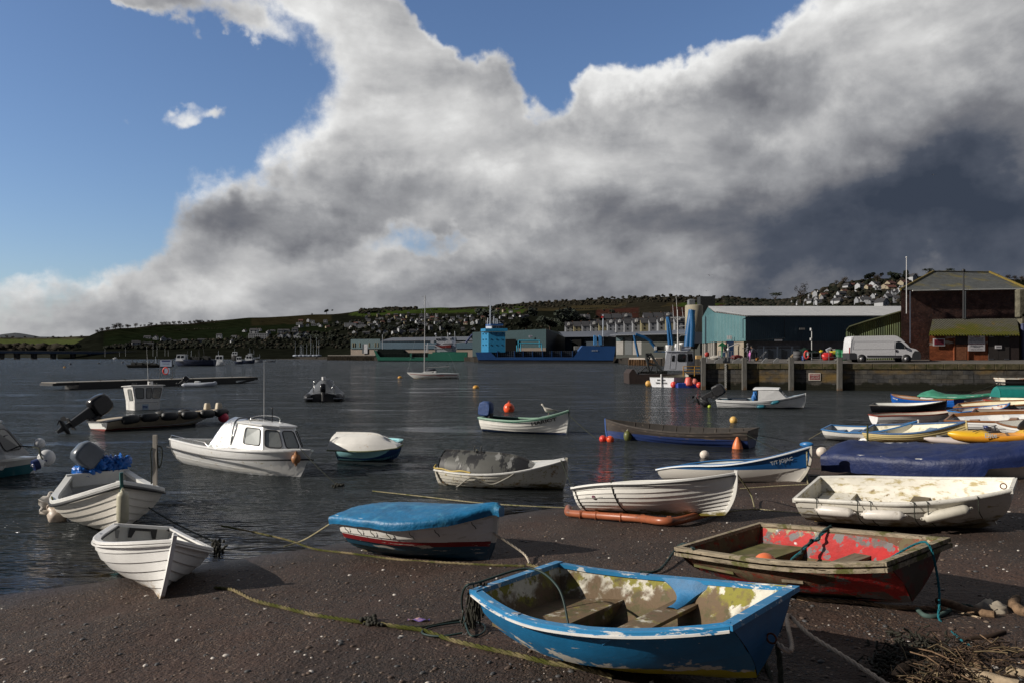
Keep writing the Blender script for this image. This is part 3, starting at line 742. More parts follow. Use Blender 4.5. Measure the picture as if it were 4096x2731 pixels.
def outboard(parent,pos,tilt=0.0,yaw=0.0,s=1.0,cowl=m_blackgloss,legm=m_black,M0=None,name='outboard_motor',text_=None):
 """clamped to the transom at pos (boat frame); engine stands aft of it. tilt>0 lifts the leg out of the water"""
 M=Matrix.Translation(V(pos))@Matrix.Rotation(yaw,4,'Z')@Matrix.Rotation(tilt,4,'Y')@Matrix.Scale(s,4)
 mb=MB();mb.M=M
 mb.box((-.02,0,0),(.10, .22, .26),bev=.02);mb.box((-.10,0,-.05),(.12, .12, .30),bev=.02)
 e=mb.build('outboard_motor',legm,parent)
 mb=MB();mb.M=M
 prof=[(-.20, .02),(-.20, .26),(-.17, .40),(-.06, .47),(.16, .48),(.26, .42),(.29, .25),(.27, .02),(.2,-.03),(-.1,-.03)]
 P=[]
 for y,k in((-.15, .80),(-.135, .93),(-.09,1),(0,1.03),(.09,1),(.135, .93),(.15, .80)):
  P.append([(-.22+(x-.04)*k,y, .22+(z-.22)*k+.03)for x,z in prof])
 mb.grid(P,True,closed=True);mb.add(P[0],[list(range(10))]);mb.add(P[-1],[list(range(10))])
 c=mb.build('cowl',cowl,e)
 mb=MB();mb.M=M
 mb.box((-.22,0,-.32),(.17, .09, .62),bev=.02,taper=(1.3,1.5));mb.box((-.24,0,-.60),(.34, .16, .02),bev=.004)
 mb.lathe([(.015,-.22),(.05,-.14),(.06,0),(.05, .12),(.03, .2)],(-.24,0,-.76),'X',10);mb.box((-.24,0,-.68),(.12, .04, .18));mb.prism([(-.32,-.80),(-.18,-.80),(-.22,-.96),(-.28,-.96)],-.008, .008)
 mb.build('leg',legm,e)
 mb=MB();mb.M=M
 for k in range(3):
  a=k*2.094;d=V((0,math.cos(a),math.sin(a)));q=V((-.45,0,-.76));s2=V((.05,-math.sin(a)*.05,math.cos(a)*.05))
  mb.add([q,q+d*.06+s2,q+d*.13+s2*.9,q+d*.14-s2*.6,q+d*.06-s2],[(0,1,2,3,4)])
 mb.build('propeller',m_black,e)
 return e
def fender(p0,p1,r,label,m=None,endm=None,group=None,name='fender'):
 p0,p1=V(p0),V(p1);L_=(p1-p0).length;T=thing(name,label,'fender',tuple(p0),0,group=group)
 d=(p1-p0).normalized();q=V((0,0,1)).rotation_difference(d).to_matrix().to_4x4()
 mb=MB();mb.M=q
 mb.lathe([(.01,0),(r*.35, .0),(r*.35,r*.35),(r*.75,r*.5),(r,r*1.1),(r*1.02,L_/2),(r,L_-r*1.1),(r*.75,L_-r*.5),(r*.35,L_-r*.35),(r*.35,L_),(.01,L_)],n=18)
 mb.build('body',m or m_fender,T)

 for z in(0,L_):
  mb=MB();mb.M=q;mb.tube([V((math.cos(a)*r*.3,0,z+math.sin(a)*r*.3))for a in[k*math.pi/5 for k in range(10)]],r*.1,6,closed=True)
  mb.build('eye',endm or m or m_fender,T)
 return T
def ballbuoy(c,r,label,m,group=None,neck=True,rot=(0,0),name='buoy',seam=True):
 T=thing(name,label,'buoy',tuple(c),rot[0],rot[1],group=group)
 MB().ball((0,0,0),r,n=24,m=16,sc=(1,1,1.04)).build('body',m,T)
 if neck:
  mb=MB();mb.cyl((0,0,r*.9),(0,0,r*1.18),r*.26,r*.2,12);mb.build('neck',m,T);mb=MB();mb.tube([(math.cos(a)*r*.16,0,r*1.25+math.sin(a)*r*.16)for a in[k*math.pi/5 for k in range(10)]],r*.05,6,closed=True);mb.build('eye',m,T)
 if seam:MB().tube([(math.cos(a)*r*1.003,math.sin(a)*r*1.003,0)for a in[k*math.pi/16 for k in range(32)]],r*.015,5,closed=True).build('seam',m,T)
 return T
def rope(pts,r,label,m=None,name='rope',group=None,smooth=8,cat='rope',twist=True,sag=0.0,weed=0.0,seed=1):
 pts=[V(p)for p in pts]
 if sag and len(pts)==2:
  pts=[pts[0].lerp(pts[1],k/6)+V((0,0,-sag*4*(k/6)*(1-k/6)))for k in range(7)]
 c=catmull(pts,smooth)
 # resample evenly for strands
 mb=MB()
 if twist:
  Ls=[0]
  for a,b in zip(c[:-1],c[1:]):Ls.append(Ls[-1]+(b-a).length)
  tot=Ls[-1];N=max(12,min(900,int(tot/(r*1.3))));out=[];j=0
  for i in range(N+1):
   s_=tot*i/N
   while j<len(Ls)-2 and Ls[j+1]<s_:j+=1
   f=(s_-Ls[j])/max(1e-6,Ls[j+1]-Ls[j]);out.append(c[j].lerp(c[j+1],f))
  for st in range(3):
   sp=[]
   for i,q in enumerate(out):
    t=(out[min(N,i+1)]-out[max(0,i-1)]).normalized();u=t.orthogonal().normalized()if i==0 else(pu-t*pu.dot(t)).normalized();pu=u
    v=t.cross(u);a=i*.62+st*2.094;sp.append(q+(u*math.cos(a)+v*math.sin(a))*r*.52)
   mb.tube(sp,r*.56,5)
 else:mb.tube(c,r,7)
 if weed:
  rs=random.Random(seed)
  for i in range(int(weed)):
   q=c[rs.randrange(len(c))];l=rs.uniform(1.5,6)*r
   mb.tube([q,q+V((rs.uniform(-1,1)*r*1.5,rs.uniform(-1,1)*r,-l*.6)),q+V((rs.uniform(-1,1)*r*3,rs.uniform(-1,1)*r,-l))],[r*.5,r*.3,r*.1],4,mi=1)
 return solo(mb,name,[m or m_rope,m_weed],label,cat,group)
def lettering(s,T,p,t0,t1,u,side,size,m,name='name_lettering',off=.014,bold=.02):
 """letters laid on the topsides between stations t0..t1"""
 a=V(hull_pt(p,t0,u,side,off));b=V(hull_pt(p,t1,u,side,off));c=(a+b)/2
 mid=V(hull_pt(p,(t0+t1)/2,u,side,off));up=V(hull_pt(p,(t0+t1)/2,min(1,u+.12),side,off))-mid
 c=mid;x=(b-a)if side<0 else(a-b)
 return text(s,size,'',T,frame(c,x,up),ext=.001,name=name,font_w=(b-a).length,bold=bold,mat_=m)
# ---------------------------------------------------------------- the boats
rail_white=mat('rail_white',(.70, .69, .66), .45,var=.12,layers=[((.22, .17, .10),9, .66, .05)])
# --- blue pram in the foreground
YEL=(.42, .36, .02);WORN=(.60, .58, .52)
bp_hull=mat('blue_paint_worn',(.012, .155, .34), .38,var=.14,vs=4,bump=.002,bs=25,layers=[
((.45, .40, .30),7.0, .58, .02,(.0, .34, .13,-.14),(1,1,1.2)),(WORN,4.5, .60, .015,(.06, .38, .19,-.10),(.7,1,1)),(WORN,22.0, .69, .02,None,(.3,1,2.2)),
(YEL,5.0, .55, .02,(.06, .24, .35,-.35)),((.46, .40, .10),14.0, .60, .03,(.02, .20, .20,-.3))])
bp_tr=mat('blue_paint_shaded',(.010, .10, .24), .45,var=.15,layers=[((.32, .12, .01),6, .68, .02),((.20, .17, .12),12, .70, .02,None,(1,1, .4))])  # darker copy of the blue for the transom, its shadow put into the colour
bp_in=mat('grimy_interior',(.62, .59, .50), .75,var=.2,vs=6,bump=.006,bs=24,layers=[
((.22, .20, .025),3.6, .50, .02),((.13, .085, .045),3.4, .52, .06,(.12, .52, .26,-.06)),((.09, .075, .03),9.0, .56, .06,(.05, .45, .15,-.08)),((.035, .022, .014),2.2, .5, .1,(.06, .28, .5,-.45)),((.14, .07, .05),26, .66, .03)])
bp_rail=mat('blue_rail_worn',(.022, .19, .40), .4,var=.12,layers=[((.62, .62, .60),16, .60, .03,None,(.22,1,1)),((.60, .60, .58),40, .66, .04,None,(.3,1,1))])
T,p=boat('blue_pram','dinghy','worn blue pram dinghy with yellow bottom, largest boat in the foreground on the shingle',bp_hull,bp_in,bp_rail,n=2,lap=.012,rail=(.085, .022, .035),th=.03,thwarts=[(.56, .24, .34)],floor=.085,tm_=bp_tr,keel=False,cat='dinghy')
b_pram=T
mb=rail_mesh(p, .016, .012, .045,transom=False,zoff=-.022);mb.build('rubbing_strake',mat('strake_white',(.66, .65, .62), .5,var=.15,layers=[((.02, .16, .34),14, .56, .02,None,(.3,1,1))]),T)
thwart_mesh(p, .16, .62, .30,box=True,floor=.085).build('stern_seat',bp_in,T)
# central thwart knee that sweeps up into the gunwale on both sides
for s in(1,-1):
 mb=MB();rows=[]
 for i in range(9):
  a=i/8;w_= .05+.22*a**3;tt= .56;hw,_=halfw(p,tt, .34+(.19)*a, .03)
  y=lerp(hw-.26,V(hull_pt(p,tt,1,1)).y-.045,a**.6);z= .345+(hull_zs(p,tt)-.345-.0)*a**2.0;x=tt*p['L']
  rows.append([V((x-w_,y*s,z)),V((x-w_*.5,y*s*.985,z+.012)),V((x+w_*.5,y*s*.985,z+.012)),V((x+w_,y*s,z))])
 mb.grid(rows,True);mb.grid([[q-V((0,-.03*s, .03))for q in r_]for r_ in rows],True);mb.grid([[r_[0],r_[0]-V((0,-.03*s, .03))]for r_ in rows]);mb.grid([[r_[-1],r_[-1]-V((0,-.03*s, .03))]for r_ in rows])
 mb.build('thwart_knee',mat('blue_knee',(.018, .15, .33), .6,var=.2,vs=8,bump=.004),T)
for t_,s in((.36,1),(.27,-1)):
 q=V(hull_pt(p,t_,1,s));MB().box((q.x,q.y-s*.015,q.z+.018),(.07, .035, .008),bev=.002).build('rowlock_plate',m_steel,T)
MB().tube([V((p['L']+.02+.035*math.cos(a), .03, .36+.035*math.sin(a)))for a in[k*math.pi/6 for k in range(12)]], .007,6,closed=True).build('mooring_ring',mat('rusty_iron',(.13, .05, .025), .85,var=.4,vs=20),T)
mb=MB()
rs=random.Random(4)
for i in range(26):
 x=rs.uniform(.15, .75)*p['L'];y=rs.uniform(-.3, .3);a=rs.uniform(0,3);l=rs.uniform(.05, .16)
 mb.tube([(x,y, .092),(x+math.cos(a)*l,y+math.sin(a)*l, .097)], .003,4)
props(mb.build('debris',mat('straw_bits',(.16, .11, .05), .9,var=.3),T),kind='stuff')
# --- red pram
rd_hull=mat('red_paint_flaking',(.42, .016, .014), .6,var=.25,vs=5,bump=.006,bs=22,layers=[
((.125, .095, .085),3.6, .54, .02,None,(.8, .8,1.5)),((.32, .025, .02),6.0, .60, .02),((.30, .27, .15),6.5, .55, .03,(.30, .52,-.18, .10)),((.15, .14, .14),5.0, .57, .02),((.60, .58, .54),6.0, .665, .012),((.07, .065, .06),2.6, .5, .06,(.0, .14, .35,-.45))])
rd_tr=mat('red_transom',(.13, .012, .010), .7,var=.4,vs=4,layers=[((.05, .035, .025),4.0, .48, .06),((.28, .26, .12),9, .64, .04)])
rd_in=mat('red_interior',(.15, .085, .055), .85,var=.3,vs=5,bump=.005,bs=30,layers=[((.22, .035, .018),11.0, .58, .05),((.13, .105, .06),6.5, .53, .05),((.36, .30, .19),14, .68, .04,(.2, .5,-.1, .06)),((.02, .018, .01),2.0, .52, .1,(.05, .22, .5,-.4))])
rd_rail=mat('old_grey_wood',(.30, .25, .18), .85,var=.35,vs=9,stretch=(.6,4,4),bump=.008,bs=30,layers=[((.10, .10, .035),5, .56, .06),((.06, .045, .03),20, .62, .04,None,(.3,2,2))])
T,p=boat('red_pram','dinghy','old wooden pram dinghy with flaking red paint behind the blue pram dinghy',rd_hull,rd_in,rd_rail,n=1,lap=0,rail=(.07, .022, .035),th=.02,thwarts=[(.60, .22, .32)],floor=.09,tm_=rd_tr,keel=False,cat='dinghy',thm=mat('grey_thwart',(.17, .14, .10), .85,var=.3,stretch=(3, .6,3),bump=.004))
b_red=T;p_red=p
thwart_mesh(p, .17, .62, .32,box=True,floor=.09).build('stern_seat',mat('mossy_plywood',(.10, .095, .03), .8,var=.35,vs=5,layers=[((.17, .12, .08),3, .58, .1)]),T)
rail_mesh(p, .02, .022, .045,transom=True,zoff=-.055).build('rubbing_strake',rd_rail,T)
MB().box((.80*p['L'],0, .40),(.03,halfw(p, .8, .4)[0]*2, .10)).build('foredeck_beam',rd_rail,T)if False else None
thwart_mesh(p, .955, .2,hull_zs(p, .95)-.05).build('bow_bench',rd_rail,T)
q=L2W(T,(.36*p['L'],-.28, .36));ballbuoy((q.x,q.y,q.z-.03), .125,'orange ball buoy lying inside the flaking red pram',mat('terracotta_buoy',(.72, .17, .06), .4,var=.08),neck=False)
# ropes of the red boat
hp_=lambda T_,p_,t,u,s,o=.02:THM[T_.name]@V(hull_pt(p_,t,u,s,o))
r1=[hp_(T,p, .40,1,1)+V((0,0, .02)),L2W(T,(.36*p['L'], .35, .36)),L2W(T,(.33*p['L'], .2, .26)),L2W(T,(.38*p['L'], .05, .2)),L2W(T,(.46*p['L'],-.02, .24)),L2W(T,(.58*p['L'],-.05, .345)),L2W(T,(.66*p['L'],-.2, .30)),L2W(T,(.68*p['L'],-.28, .15))]
rope(r1, .012,'teal rope knotted across the thwart inside the red pram',m_rope_teal)
r1=[hp_(T,p, .40,1,1)+V((0,0, .03))]
for k in range(14):r1.append(r1[0].lerp(L2W(T,(.34*p['L'], .1, .24)),(k+1)/14)+V((random.uniform(-.03, .03),random.uniform(-.03, .03),random.uniform(-.02, .03))))
rope(r1, .016,'dark knotted rope hanging from the far gunwale of the red pram',m_rope_dkgreen)
a0=L2W(T,(.86*p['L'],-.35, .40));a1=L2W(T,(.97*p['L'], .08,hull_zs(p, .98)+.03));a2=L2W(T,(p['L']+.05, .14,hull_zs(p,1)+.01));a3=L2W(T,(p['L']+.07, .15, .25));g0=V(Bp(3760,2480, .02));g1=V(Bp(3850,2560, .02));g2=V(Bp(3900,2590, .02))
rope([L2W(T,(.78*p['L'],-.45, .36)),a0,a1,a2,a3,a3.lerp(g0, .6),g0,g1,g2], .011,'teal painter hanging over the right end of the red pram',m_rope_teal)
# --- old white dinghy with three fenders
ow=hullmat('old_white_gelcoat',(.60, .57, .50),dirt=.9,dirtcol=(.16, .11, .045),rough=.5,zd=.5,layers=[((.30, .25, .13),5, .60, .06,(.0, .4, .10,-.05),(1,1,3)),((.24, .20, .09),18, .68, .04)])
owi=mat('old_white_inside',(.68, .65, .57), .6,var=.1,vs=4,bump=.004,bs=20,layers=[((.36, .29, .13),4.5, .58, .08,None,(1,1,3)),((.20, .14, .05),8, .60, .05,(.05, .45, .08,-.1))])
T,p=boat('old_white','dinghy','grubby old white clinker dinghy with three white fenders tied along its near side',ow,owi,mat('old_white_rail',(.60, .58, .53), .5,var=.15,bump=.004,bs=25,layers=[((.12, .11, .09),16, .66, .03,None,(.3,1,1))]),n=6,lap=.012,rail=(.05, .035, .03),inlap=.010,thwarts=[],floor=.10,cat='dinghy',roundrail=True)
b_ow=T;p_ow=p
thwart_mesh(p, .12, .5, .30,box=True,floor=.10).build('stern_seat',owi,T)
thwart_mesh(p, .55, .24, .30).build('thwart',mat('wet_plywood',(.13, .10, .06), .7,var=.3),T)
thwart_mesh(p, .9, .3, .42).build('bow_seat',owi,T)
for i,(ta,tb,u0,u1,lb)in enumerate(((.12, .32, .90, .88,'left of three clean white fenders hung along the grubby white dinghy'),(.35, .56, .87, .87,'middle white fender hung along the grubby white dinghy'),(.63, .84, .80, .90,'right, dirtiest fender hung along the grubby white dinghy'))):
 fender(hp_(T,p,ta,u0,-1, .09)+V((0,0,-.02)),hp_(T,p,tb,u1,-1, .09)+V((0,0,-.02)), .075,lb,mat('fender_grey',(.50, .47, .40), .5,var=.15)if i==2 else m_fender,group='fenders along the old white dinghy')
for i,t_ in enumerate((.125, .335, .40, .60, .66, .87)):
 a=hp_(T,p,t_,1,-1, .05)+V((0,0, .03));rope([a+V((0, .06, .0)),a,hp_(T,p,t_, .8,-1, .12),hp_(T,p,t_+.01, .45,-1, .05)], .007,'dark lashing on the grubby dinghy rail, '+('nearest its stern','between left and middle fenders','at the left end of the middle fender','at the right end of the middle fender','at the left end of the right fender','nearest its bow')[i],m_rope_dark,twist=False,group='lashings on the old white dinghy',cat='rope')
MB().tube([V((p['L']-.12+.04*math.cos(a), .05,hull_zs(p, .97)-.02+.04*math.sin(a)))for a in[k*math.pi/6 for k in range(12)]], .008,6,closed=True).build('bow_ring',MATS['rusty_iron'],T)
# --- white tender on the left
wt_h=hullmat('tender_white',(.80, .79, .77),dirt=.55,dirtcol=(.34, .22, .10),rough=.22,zd=.3)
wt_i=mat('tender_inside',(.66, .65, .61), .45,var=.08,layers=[((.30, .26, .15),5, .60, .08,(.08, .3, .2,-.2))])
T,p=boat('white_tender','dinghy','clean white clinker tender with sharp bow toward the viewer, at the left water edge',wt_h,wt_i,mat('tender_rail',(.80, .79, .77), .25,var=.04),n=6,lap=.018,rail=(.10, .026, .035),thwarts=[],floor=.19,cat='dinghy',keelm=wt_h,stem_h=.07)
b_wt=T
rail_mesh(p, .012, .012, .045,transom=True,zoff=-.045).build('rubbing_strake',MATS['tender_rail'],T)
rail_mesh(p, .012, .016,-.066,transom=False,zoff=-.02,t1=.9).build('inner_trim',m_black,T)
thwart_mesh(p, .16, .5, .34,box=True,floor=.19).build('stern_seat',wt_i,T)
mb=MB();mb.prism([(-.20, .17),(.20, .17),(.20,-.02),(.15,-.02),(.11, .09),(-.11, .09),(-.15,-.02),(-.20,-.02)],0, .02,axis='X');mb.M=None
for q in mb.v:q.x+= .035;q.z+=p['Hs']-.16
mb.build('motor_pad',m_black,T)
MB().box((.04,-.38,p['Hs']-.14),(.02, .10, .12),bev=.004).build('builder_plate',mat('grey_plate',(.30, .30, .29), .5),T)
MB().box((p['L']-.03,0,p['Hb']+.03),(.06, .05, .12),bev=.012).build('stem_post',MATS['tender_rail'],T)
for t_ in(.25, .62):
 for s in(1,-1):
  q=V(hull_pt(p,t_,1,s));MB().box((q.x,q.y-s*.02,q.z+.018),(.06, .035, .006),bev=.002).build('rowlock_plate',m_steel,T)
# --- boat with blue cover
cb=hullmat('covered_hull',(.72, .70, .66),bottom=(.012, .07, .12),zb=.26,stripe=(.20, .008, .012),zs=(.26, .335),dirt=.4,dirtcol=(.05, .05, .05),rough=.4,layers=[((.55, .52, .46),5, .62, .02,(.1, .32, .02, .02),(.4,1,2.5))])
T,p=boat('covered_boat','rowing_boat','white clinker rowing boat with red stripe under a bright blue fitted cover on the shingle',cb,wt_i,rail_white,n=7,lap=.018,floor=.2,cat='boat',keelm=hullmat('covered_keel',(.55, .54, .5),bottom=(.012, .05, .09),zb=.32,dirt=.3))
b_cov=T;p_cov=p
def cover(T,p,m,name='boat_cover',ridge=.10,drop=.16,out=.05,t0=-.035,t1=1.03,wr=.012,N=40,zt=.015,seed=0,sagk=0.0,ridgef=None,dropf=None,vary=.35):
 mb=MB();rows=[]
 for i in range(N+1):
  t=t0+(t1-t0)*i/N;tc_=min(1,max(0,t));row=[]
  hb_=max(hull_hb(p,tc_), .02)+out;x=t*p['L'];zs=hull_zs(p,tc_)+zt
  rz=ridge*math.sin(math.pi*min(1,max(0,(t+.1)/1.2)))**.6 if ridgef is None else ridgef(t)
  dr=drop if dropf is None else dropf(t)
  if i in(0,N):rz-= .03;zs-= .02
  for j in range(-12,13):
   a=j/12;n_=mnoise.noise(V((x*3.1+j*.15,seed,j*.5)))*wr+mnoise.noise(V((x*9+abs(j)*1.2,seed+4,j*.2)))*wr*.7
   if abs(a)<= .76:y=a/.76*hb_;z=zs+rz*(1-abs(a/.76)**1.5)+n_-sagk*(1-abs(a/.76))
   else:
    k=(abs(a)-.76)/.24;y=math.copysign(hb_+.012+.010*k,a);z=zs-dr*k*(1+mnoise.noise(V((x*2.2,seed,a)))*vary)+n_*.5
    y+=math.copysign(mnoise.noise(V((x*8,seed+2,k)))*.012,a)
    hb2=V(hull_pt(p,tc_, .82,1)).y+.03
    if k> .5:y=math.copysign(max(abs(y)-.02*k,hb2),a)
   row.append(V((x,y,z)))
  rows.append(row)
 mb.grid(rows,True);mb.add(rows[0],[list(range(25))]);mb.add(rows[-1],[list(range(25))])
 o=mb.build(name,m,T)
 return o
m_bluecover=mat('blue_pvc',(.006, .14, .31), .48,var=.22,vs=3,bump=.03,bs=5,layers=[((.05, .24, .40),5, .62, .1)])
cover(T,p,m_bluecover,ridge=.12,drop=.12,wr=.014,t0=-.05,t1=1.04,vary=.12)
for i,t_ in enumerate((.08, .20, .31, .43, .58, .72, .9)):
 a=hp_(T,p,t_, .86,-1, .05);b=hp_(T,p,t_+.008, .76,-1, .03)
 MB().tube([a,(a+b)/2+V((-.012,-.012,0)),b,b+V((.02,-.01,-.03))], .006,5).build('cover_tie',m_rope_dark,T,world=True)
# --- white clinker on an orange pipe float
wc=hullmat('clinker_white',(.80, .78, .73),dirt=.7,dirtcol=(.16, .13, .03),rough=.3,zd=.17)
T,p=boat('white_clinker','rowing_boat','white clinker dinghy with round badge resting on an orange pipe float',wc,wt_i,mat('wc_rail',(.76, .75, .72), .35,var=.06),n=9,lap=.018,rail=(.04, .022, .03),floor=.12,keelm=wc,cat='boat')
b_wc=T;p_wc=p
rail_mesh(p, .010, .010, .04,transom=True,zoff=-.04).build('rubbing_strake',m_black,T)
q0=V(hull_pt(p, .16, .68,-1, .012));qq=frame(q0,V(hull_pt(p, .2, .68,-1, .012))-V(hull_pt(p, .12, .68,-1, .012)),V(hull_pt(p, .16, .76,-1, .012))-q0)
mb=MB();mb.M=qq;mb.lathe([(.001, .001),(.045, .001),(.045, .004),(.001, .004)],n=20);mb.build('badge',mat('badge_maroon',(.12, .02, .05), .5),T)
mb=MB();mb.M=qq;mb.box((0,0, .0015),(.40, .006, .002));mb.build('badge_line',m_black,T)
for t_ in(.02, .31):
 pts=[THM[T.name]@V(hull_pt(p,t_+.02*(1-u),u,-1, .02))for u in(1.0, .85, .7, .5, .3, .1)]
 pts=[pts[0]+V((.05, .12, .03)),pts[0]+V((0,0, .035))]+pts
 rope(pts, .010,'dark rope passed round the '+('stern' if t_< .1 else 'middle')+' of the white clinker dinghy with round badge',m_rope_dark,twist=False)
m_pipe=mat('terracotta_pipe',(.33, .10, .045), .35,var=.12,vs=5,layers=[((.10, .05, .035),4, .62, .08)])
mb=MB();zp=lambda px,py:V(Bp(px,py, .10))
A=zp(2278,2052);B_=zp(2700,2082);C_=zp(2905,2032)
A.z=max(A.z, .09)
mb.tube(catmull([A+V((.02, .55,0)),A+V((-.02, .15, .0)),A+V((.06,0,0)),A.lerp(B_, .35),A.lerp(B_, .7),B_+V((-.25,0,0)),B_+V((.06, .03,0)),B_.lerp(C_, .5),C_,C_+V((-.12, .5,0))],6), .068,14)
for f in(.12, .28, .52, .72, .95):q=A.lerp(B_,f);mb.cyl(q-V((.03,0,0)),q+V((.03,0,0)), .078,n=14)
solo(mb,'pipe_float',m_pipe,'orange-brown plastic pipe float under the white clinker dinghy','float')
# --- blue and white boat with name
bw=hullmat('bluewhite_hull',(.012, .10, .30),bottom=(.66, .63, .58),zb=.41,dirt=.6,dirtcol=(.14, .09, .04),rough=.3,zd=.16,soft=.002)
T,p=boat('blue_white_boat','rowing_boat','royal blue topped white open boat with its name on the bow, nosed up the beach',bw,mat('bw_inside',(.30, .34, .36), .5,var=.1),mat('bw_rail',(.72, .74, .76), .35,var=.06),n=2,lap=.008,rail=(.045, .02, .03),floor=.2,thwarts=[(.35, .2, .36),(.62, .2, .45)],keelm=mat('bw_keel',(.45, .42, .36), .6,var=.2),cat='boat')
b_bw=T;p_bw=p
rail_mesh(p, .06, .012,-.01,transom=False,zoff=.02).build('inner_rail',mat('bw_blue',(.02, .14, .36), .3),T)
lettering('T/T JOJAC',T,p, .80, .915, .84,-1, .12,mat('silver_letters',(.42, .45, .48), .5),bold=.03,off=.022)
MB().ball((p['L']-.08,0,p['Hb']+.05), .11,(1.5, .6, .55),12,8).build('bow_cap',MATS['bw_blue'],T)
# --- black and blue rowing boat afloat
bk=hullmat('tarred_hull',(.030, .022, .018),bottom=(.010, .028, .12),zb=.50,dirt=.5,dirtcol=(.10, .085, .06),rough=.6,zd=.3,layers=[((.10, .075, .055),5, .62, .06,(.3, .8,-.05, .06),(.4,1,3))])
bki=mat('tarred_inside',(.022, .017, .014), .8,var=.3,layers=[((.10, .08, .06),7, .68, .06)])
T,p=boat('black_boat','rowing_boat','long dark wooden rowing boat with blue lower hull, moored with fenders',bk,bki,mat('dark_rail',(.045, .035, .028), .75,var=.3),n=7,lap=.020,rail=(.05, .035, .03),floor=.26,thwarts=[(.2, .24, .5),(.42, .24, .5),(.64, .24, .52)],keelm=mat('blue_stem',(.016, .07, .26), .6,var=.3,vs=6),cat='boat',stem_h=.04)
b_bk=T;p_bk=p
for i,t_ in enumerate((.28, .48, .7)):
 rows=[[V(hull_pt(p,t_+dt,u/8,s,-.03))for u in range(9)]for dt in(-.006, .006)]if False else None
mb=MB()
for i in range(9):
 for s in(1,-1):
  t_= .1+.09*i;mb.tube([V(hull_pt(p,t_,u/8,s,-.028))for u in range(2,9)], .014,5)
mb.build('ribs',MATS['dark_rail'],T)
q=hp_(T,p, .80, .55,1, .14);fender(q+V((-.0,0, .30)),q+V((0,0,-.16)), .15,'white fender with algae hanging near the bow of the dark rowing boat',mat('algae_fender',(.50, .50, .44), .45,var=.1,layers=[((.10, .11, .03),4, .5, .08,(-.1, .12, .4,-.4))]))
# --- HARIOT
hh=hullmat('hariot_hull',(.76, .74, .69),bottom=(.006, .016, .05),zb=.24,dirt=.5,dirtcol=(.35, .26, .10),rough=.3,zd=.3,layers=[((.006, .016, .05), .001, .5, .01,(.0, .001,-9,-9))])
T,p=boat('green_white_boat','motor_dinghy','white clinker boat with pale green gunwale named HARIOT, gull on its foredeck',hh,mat('sea_green_inside',(.03, .07, .06), .6,var=.15),mat('pale_green_rail',(.26, .42, .32), .4,var=.1),n=8,lap=.020,rail=(.10, .03, .035),floor=.22,thwarts=[(.1, .4, .42),(.45, .25, .45)],keelm=mat('dark_stem',(.02, .03, .04), .6),cat='boat',stem_h=.14)
b_har=T;p_har=p
rail_mesh(p, .02, .014, .045,zoff=-.06).build('rubbing_strake',mat('bottle_green',(.01, .12, .07), .4,var=.1),T)
lettering('HARIOT',T,p, .66, .90, .84,-1, .2,m_black,off=.055,bold=.03)
mb=MB();L_=[]
for i in range(9):
 t_= .70+.29*i/8;h_=max(.02,hull_hb(p,t_)-.03);zz=hull_zs(p,t_)+.01;L_.append([V((t_*p['L'],-h_,zz)),V((t_*p['L'],0,zz+.05*(h_/.5))),V((t_*p['L'],h_,zz))])
mb.grid(L_,True);mb.build('foredeck',mat('deck_green',(.08, .14, .12), .5,var=.1),T)
outboard(T,(.28, .05,p['Hs']+.0),0.08,0,1.25,mat('blue_canvas',(.015, .05, .17), .6,var=.25,vs=8,bump=.02,bs=12))
# gull
def gull(base,yaw,s=1.0,label='',group=None):
 T2=thing('gull',label,'gull',base,yaw,scale=s)
 mb=MB();rows=[]
 prof=[(-.21, .115, .008, .006),(-.14, .125, .03, .022),(-.07, .13, .050, .045),(.0, .135, .062, .062),(.06, .145, .062, .066),(.10, .175, .048, .052),(.125, .215, .034, .036),(.14, .25, .032, .034),(.155, .275, .034, .035),(.18, .285, .026, .026),(.195, .285, .012, .012)]
 for x,z,ry,rz in prof:rows.append([V((x+math.sin(a)*rz*.0,math.cos(a)*ry,z+math.sin(a)*rz))for a in[k*math.pi/6 for k in range(12)]])
 mb.grid(rows,True,closed=True);mb.add(rows[0],[list(range(12))]);mb.add(rows[-1],[list(range(12))])
 mb.build('body',mat('gull_white',(.62, .58, .52), .7,var=.15,vs=25),T2)
 mb=MB()
 for sd_ in(1,-1):
  rows=[[V((x,sd_*(ry+.008),z+dz))for dz in(-.028*k_,0, .03*k_)]for x,z,ry,k_ in((.07, .15, .052, .7),(.0, .145, .058,1),(-.08, .135, .05, .9),(-.17, .125, .028, .6),(-.25, .118, .008, .25))]
  mb.grid(rows,True)
 mb.build('wing',mat('gull_grey',(.22, .20, .17), .7,var=.25,vs=30),T2)
 mb=MB();mb.tube([(.19,0, .285),(.225,0, .28),(.24,0, .272)],[.010, .008, .003],6);mb.build('bill',mat('bill',(.08, .06, .04), .5),T2)
 for sd_ in(1,-1):mb=MB();mb.tube([(.0,sd_*.022, .09),(.005,sd_*.022, .0),(.03,sd_*.024,-.0)], .005,5);mb.build('leg',mat('gull_leg',(.45, .30, .25), .6),T2)
 for sd_ in(1,-1):MB().ball((.17,sd_*.024, .29), .005,n=6,m=4).build('eye',m_black,T2)
 return T2
gp=L2W(T,(.77*p['L'],0,hull_zs(p, .77)+.05));gull(tuple(gp),R(178),1.55,'speckled young gull standing on the foredeck of HARIOT')
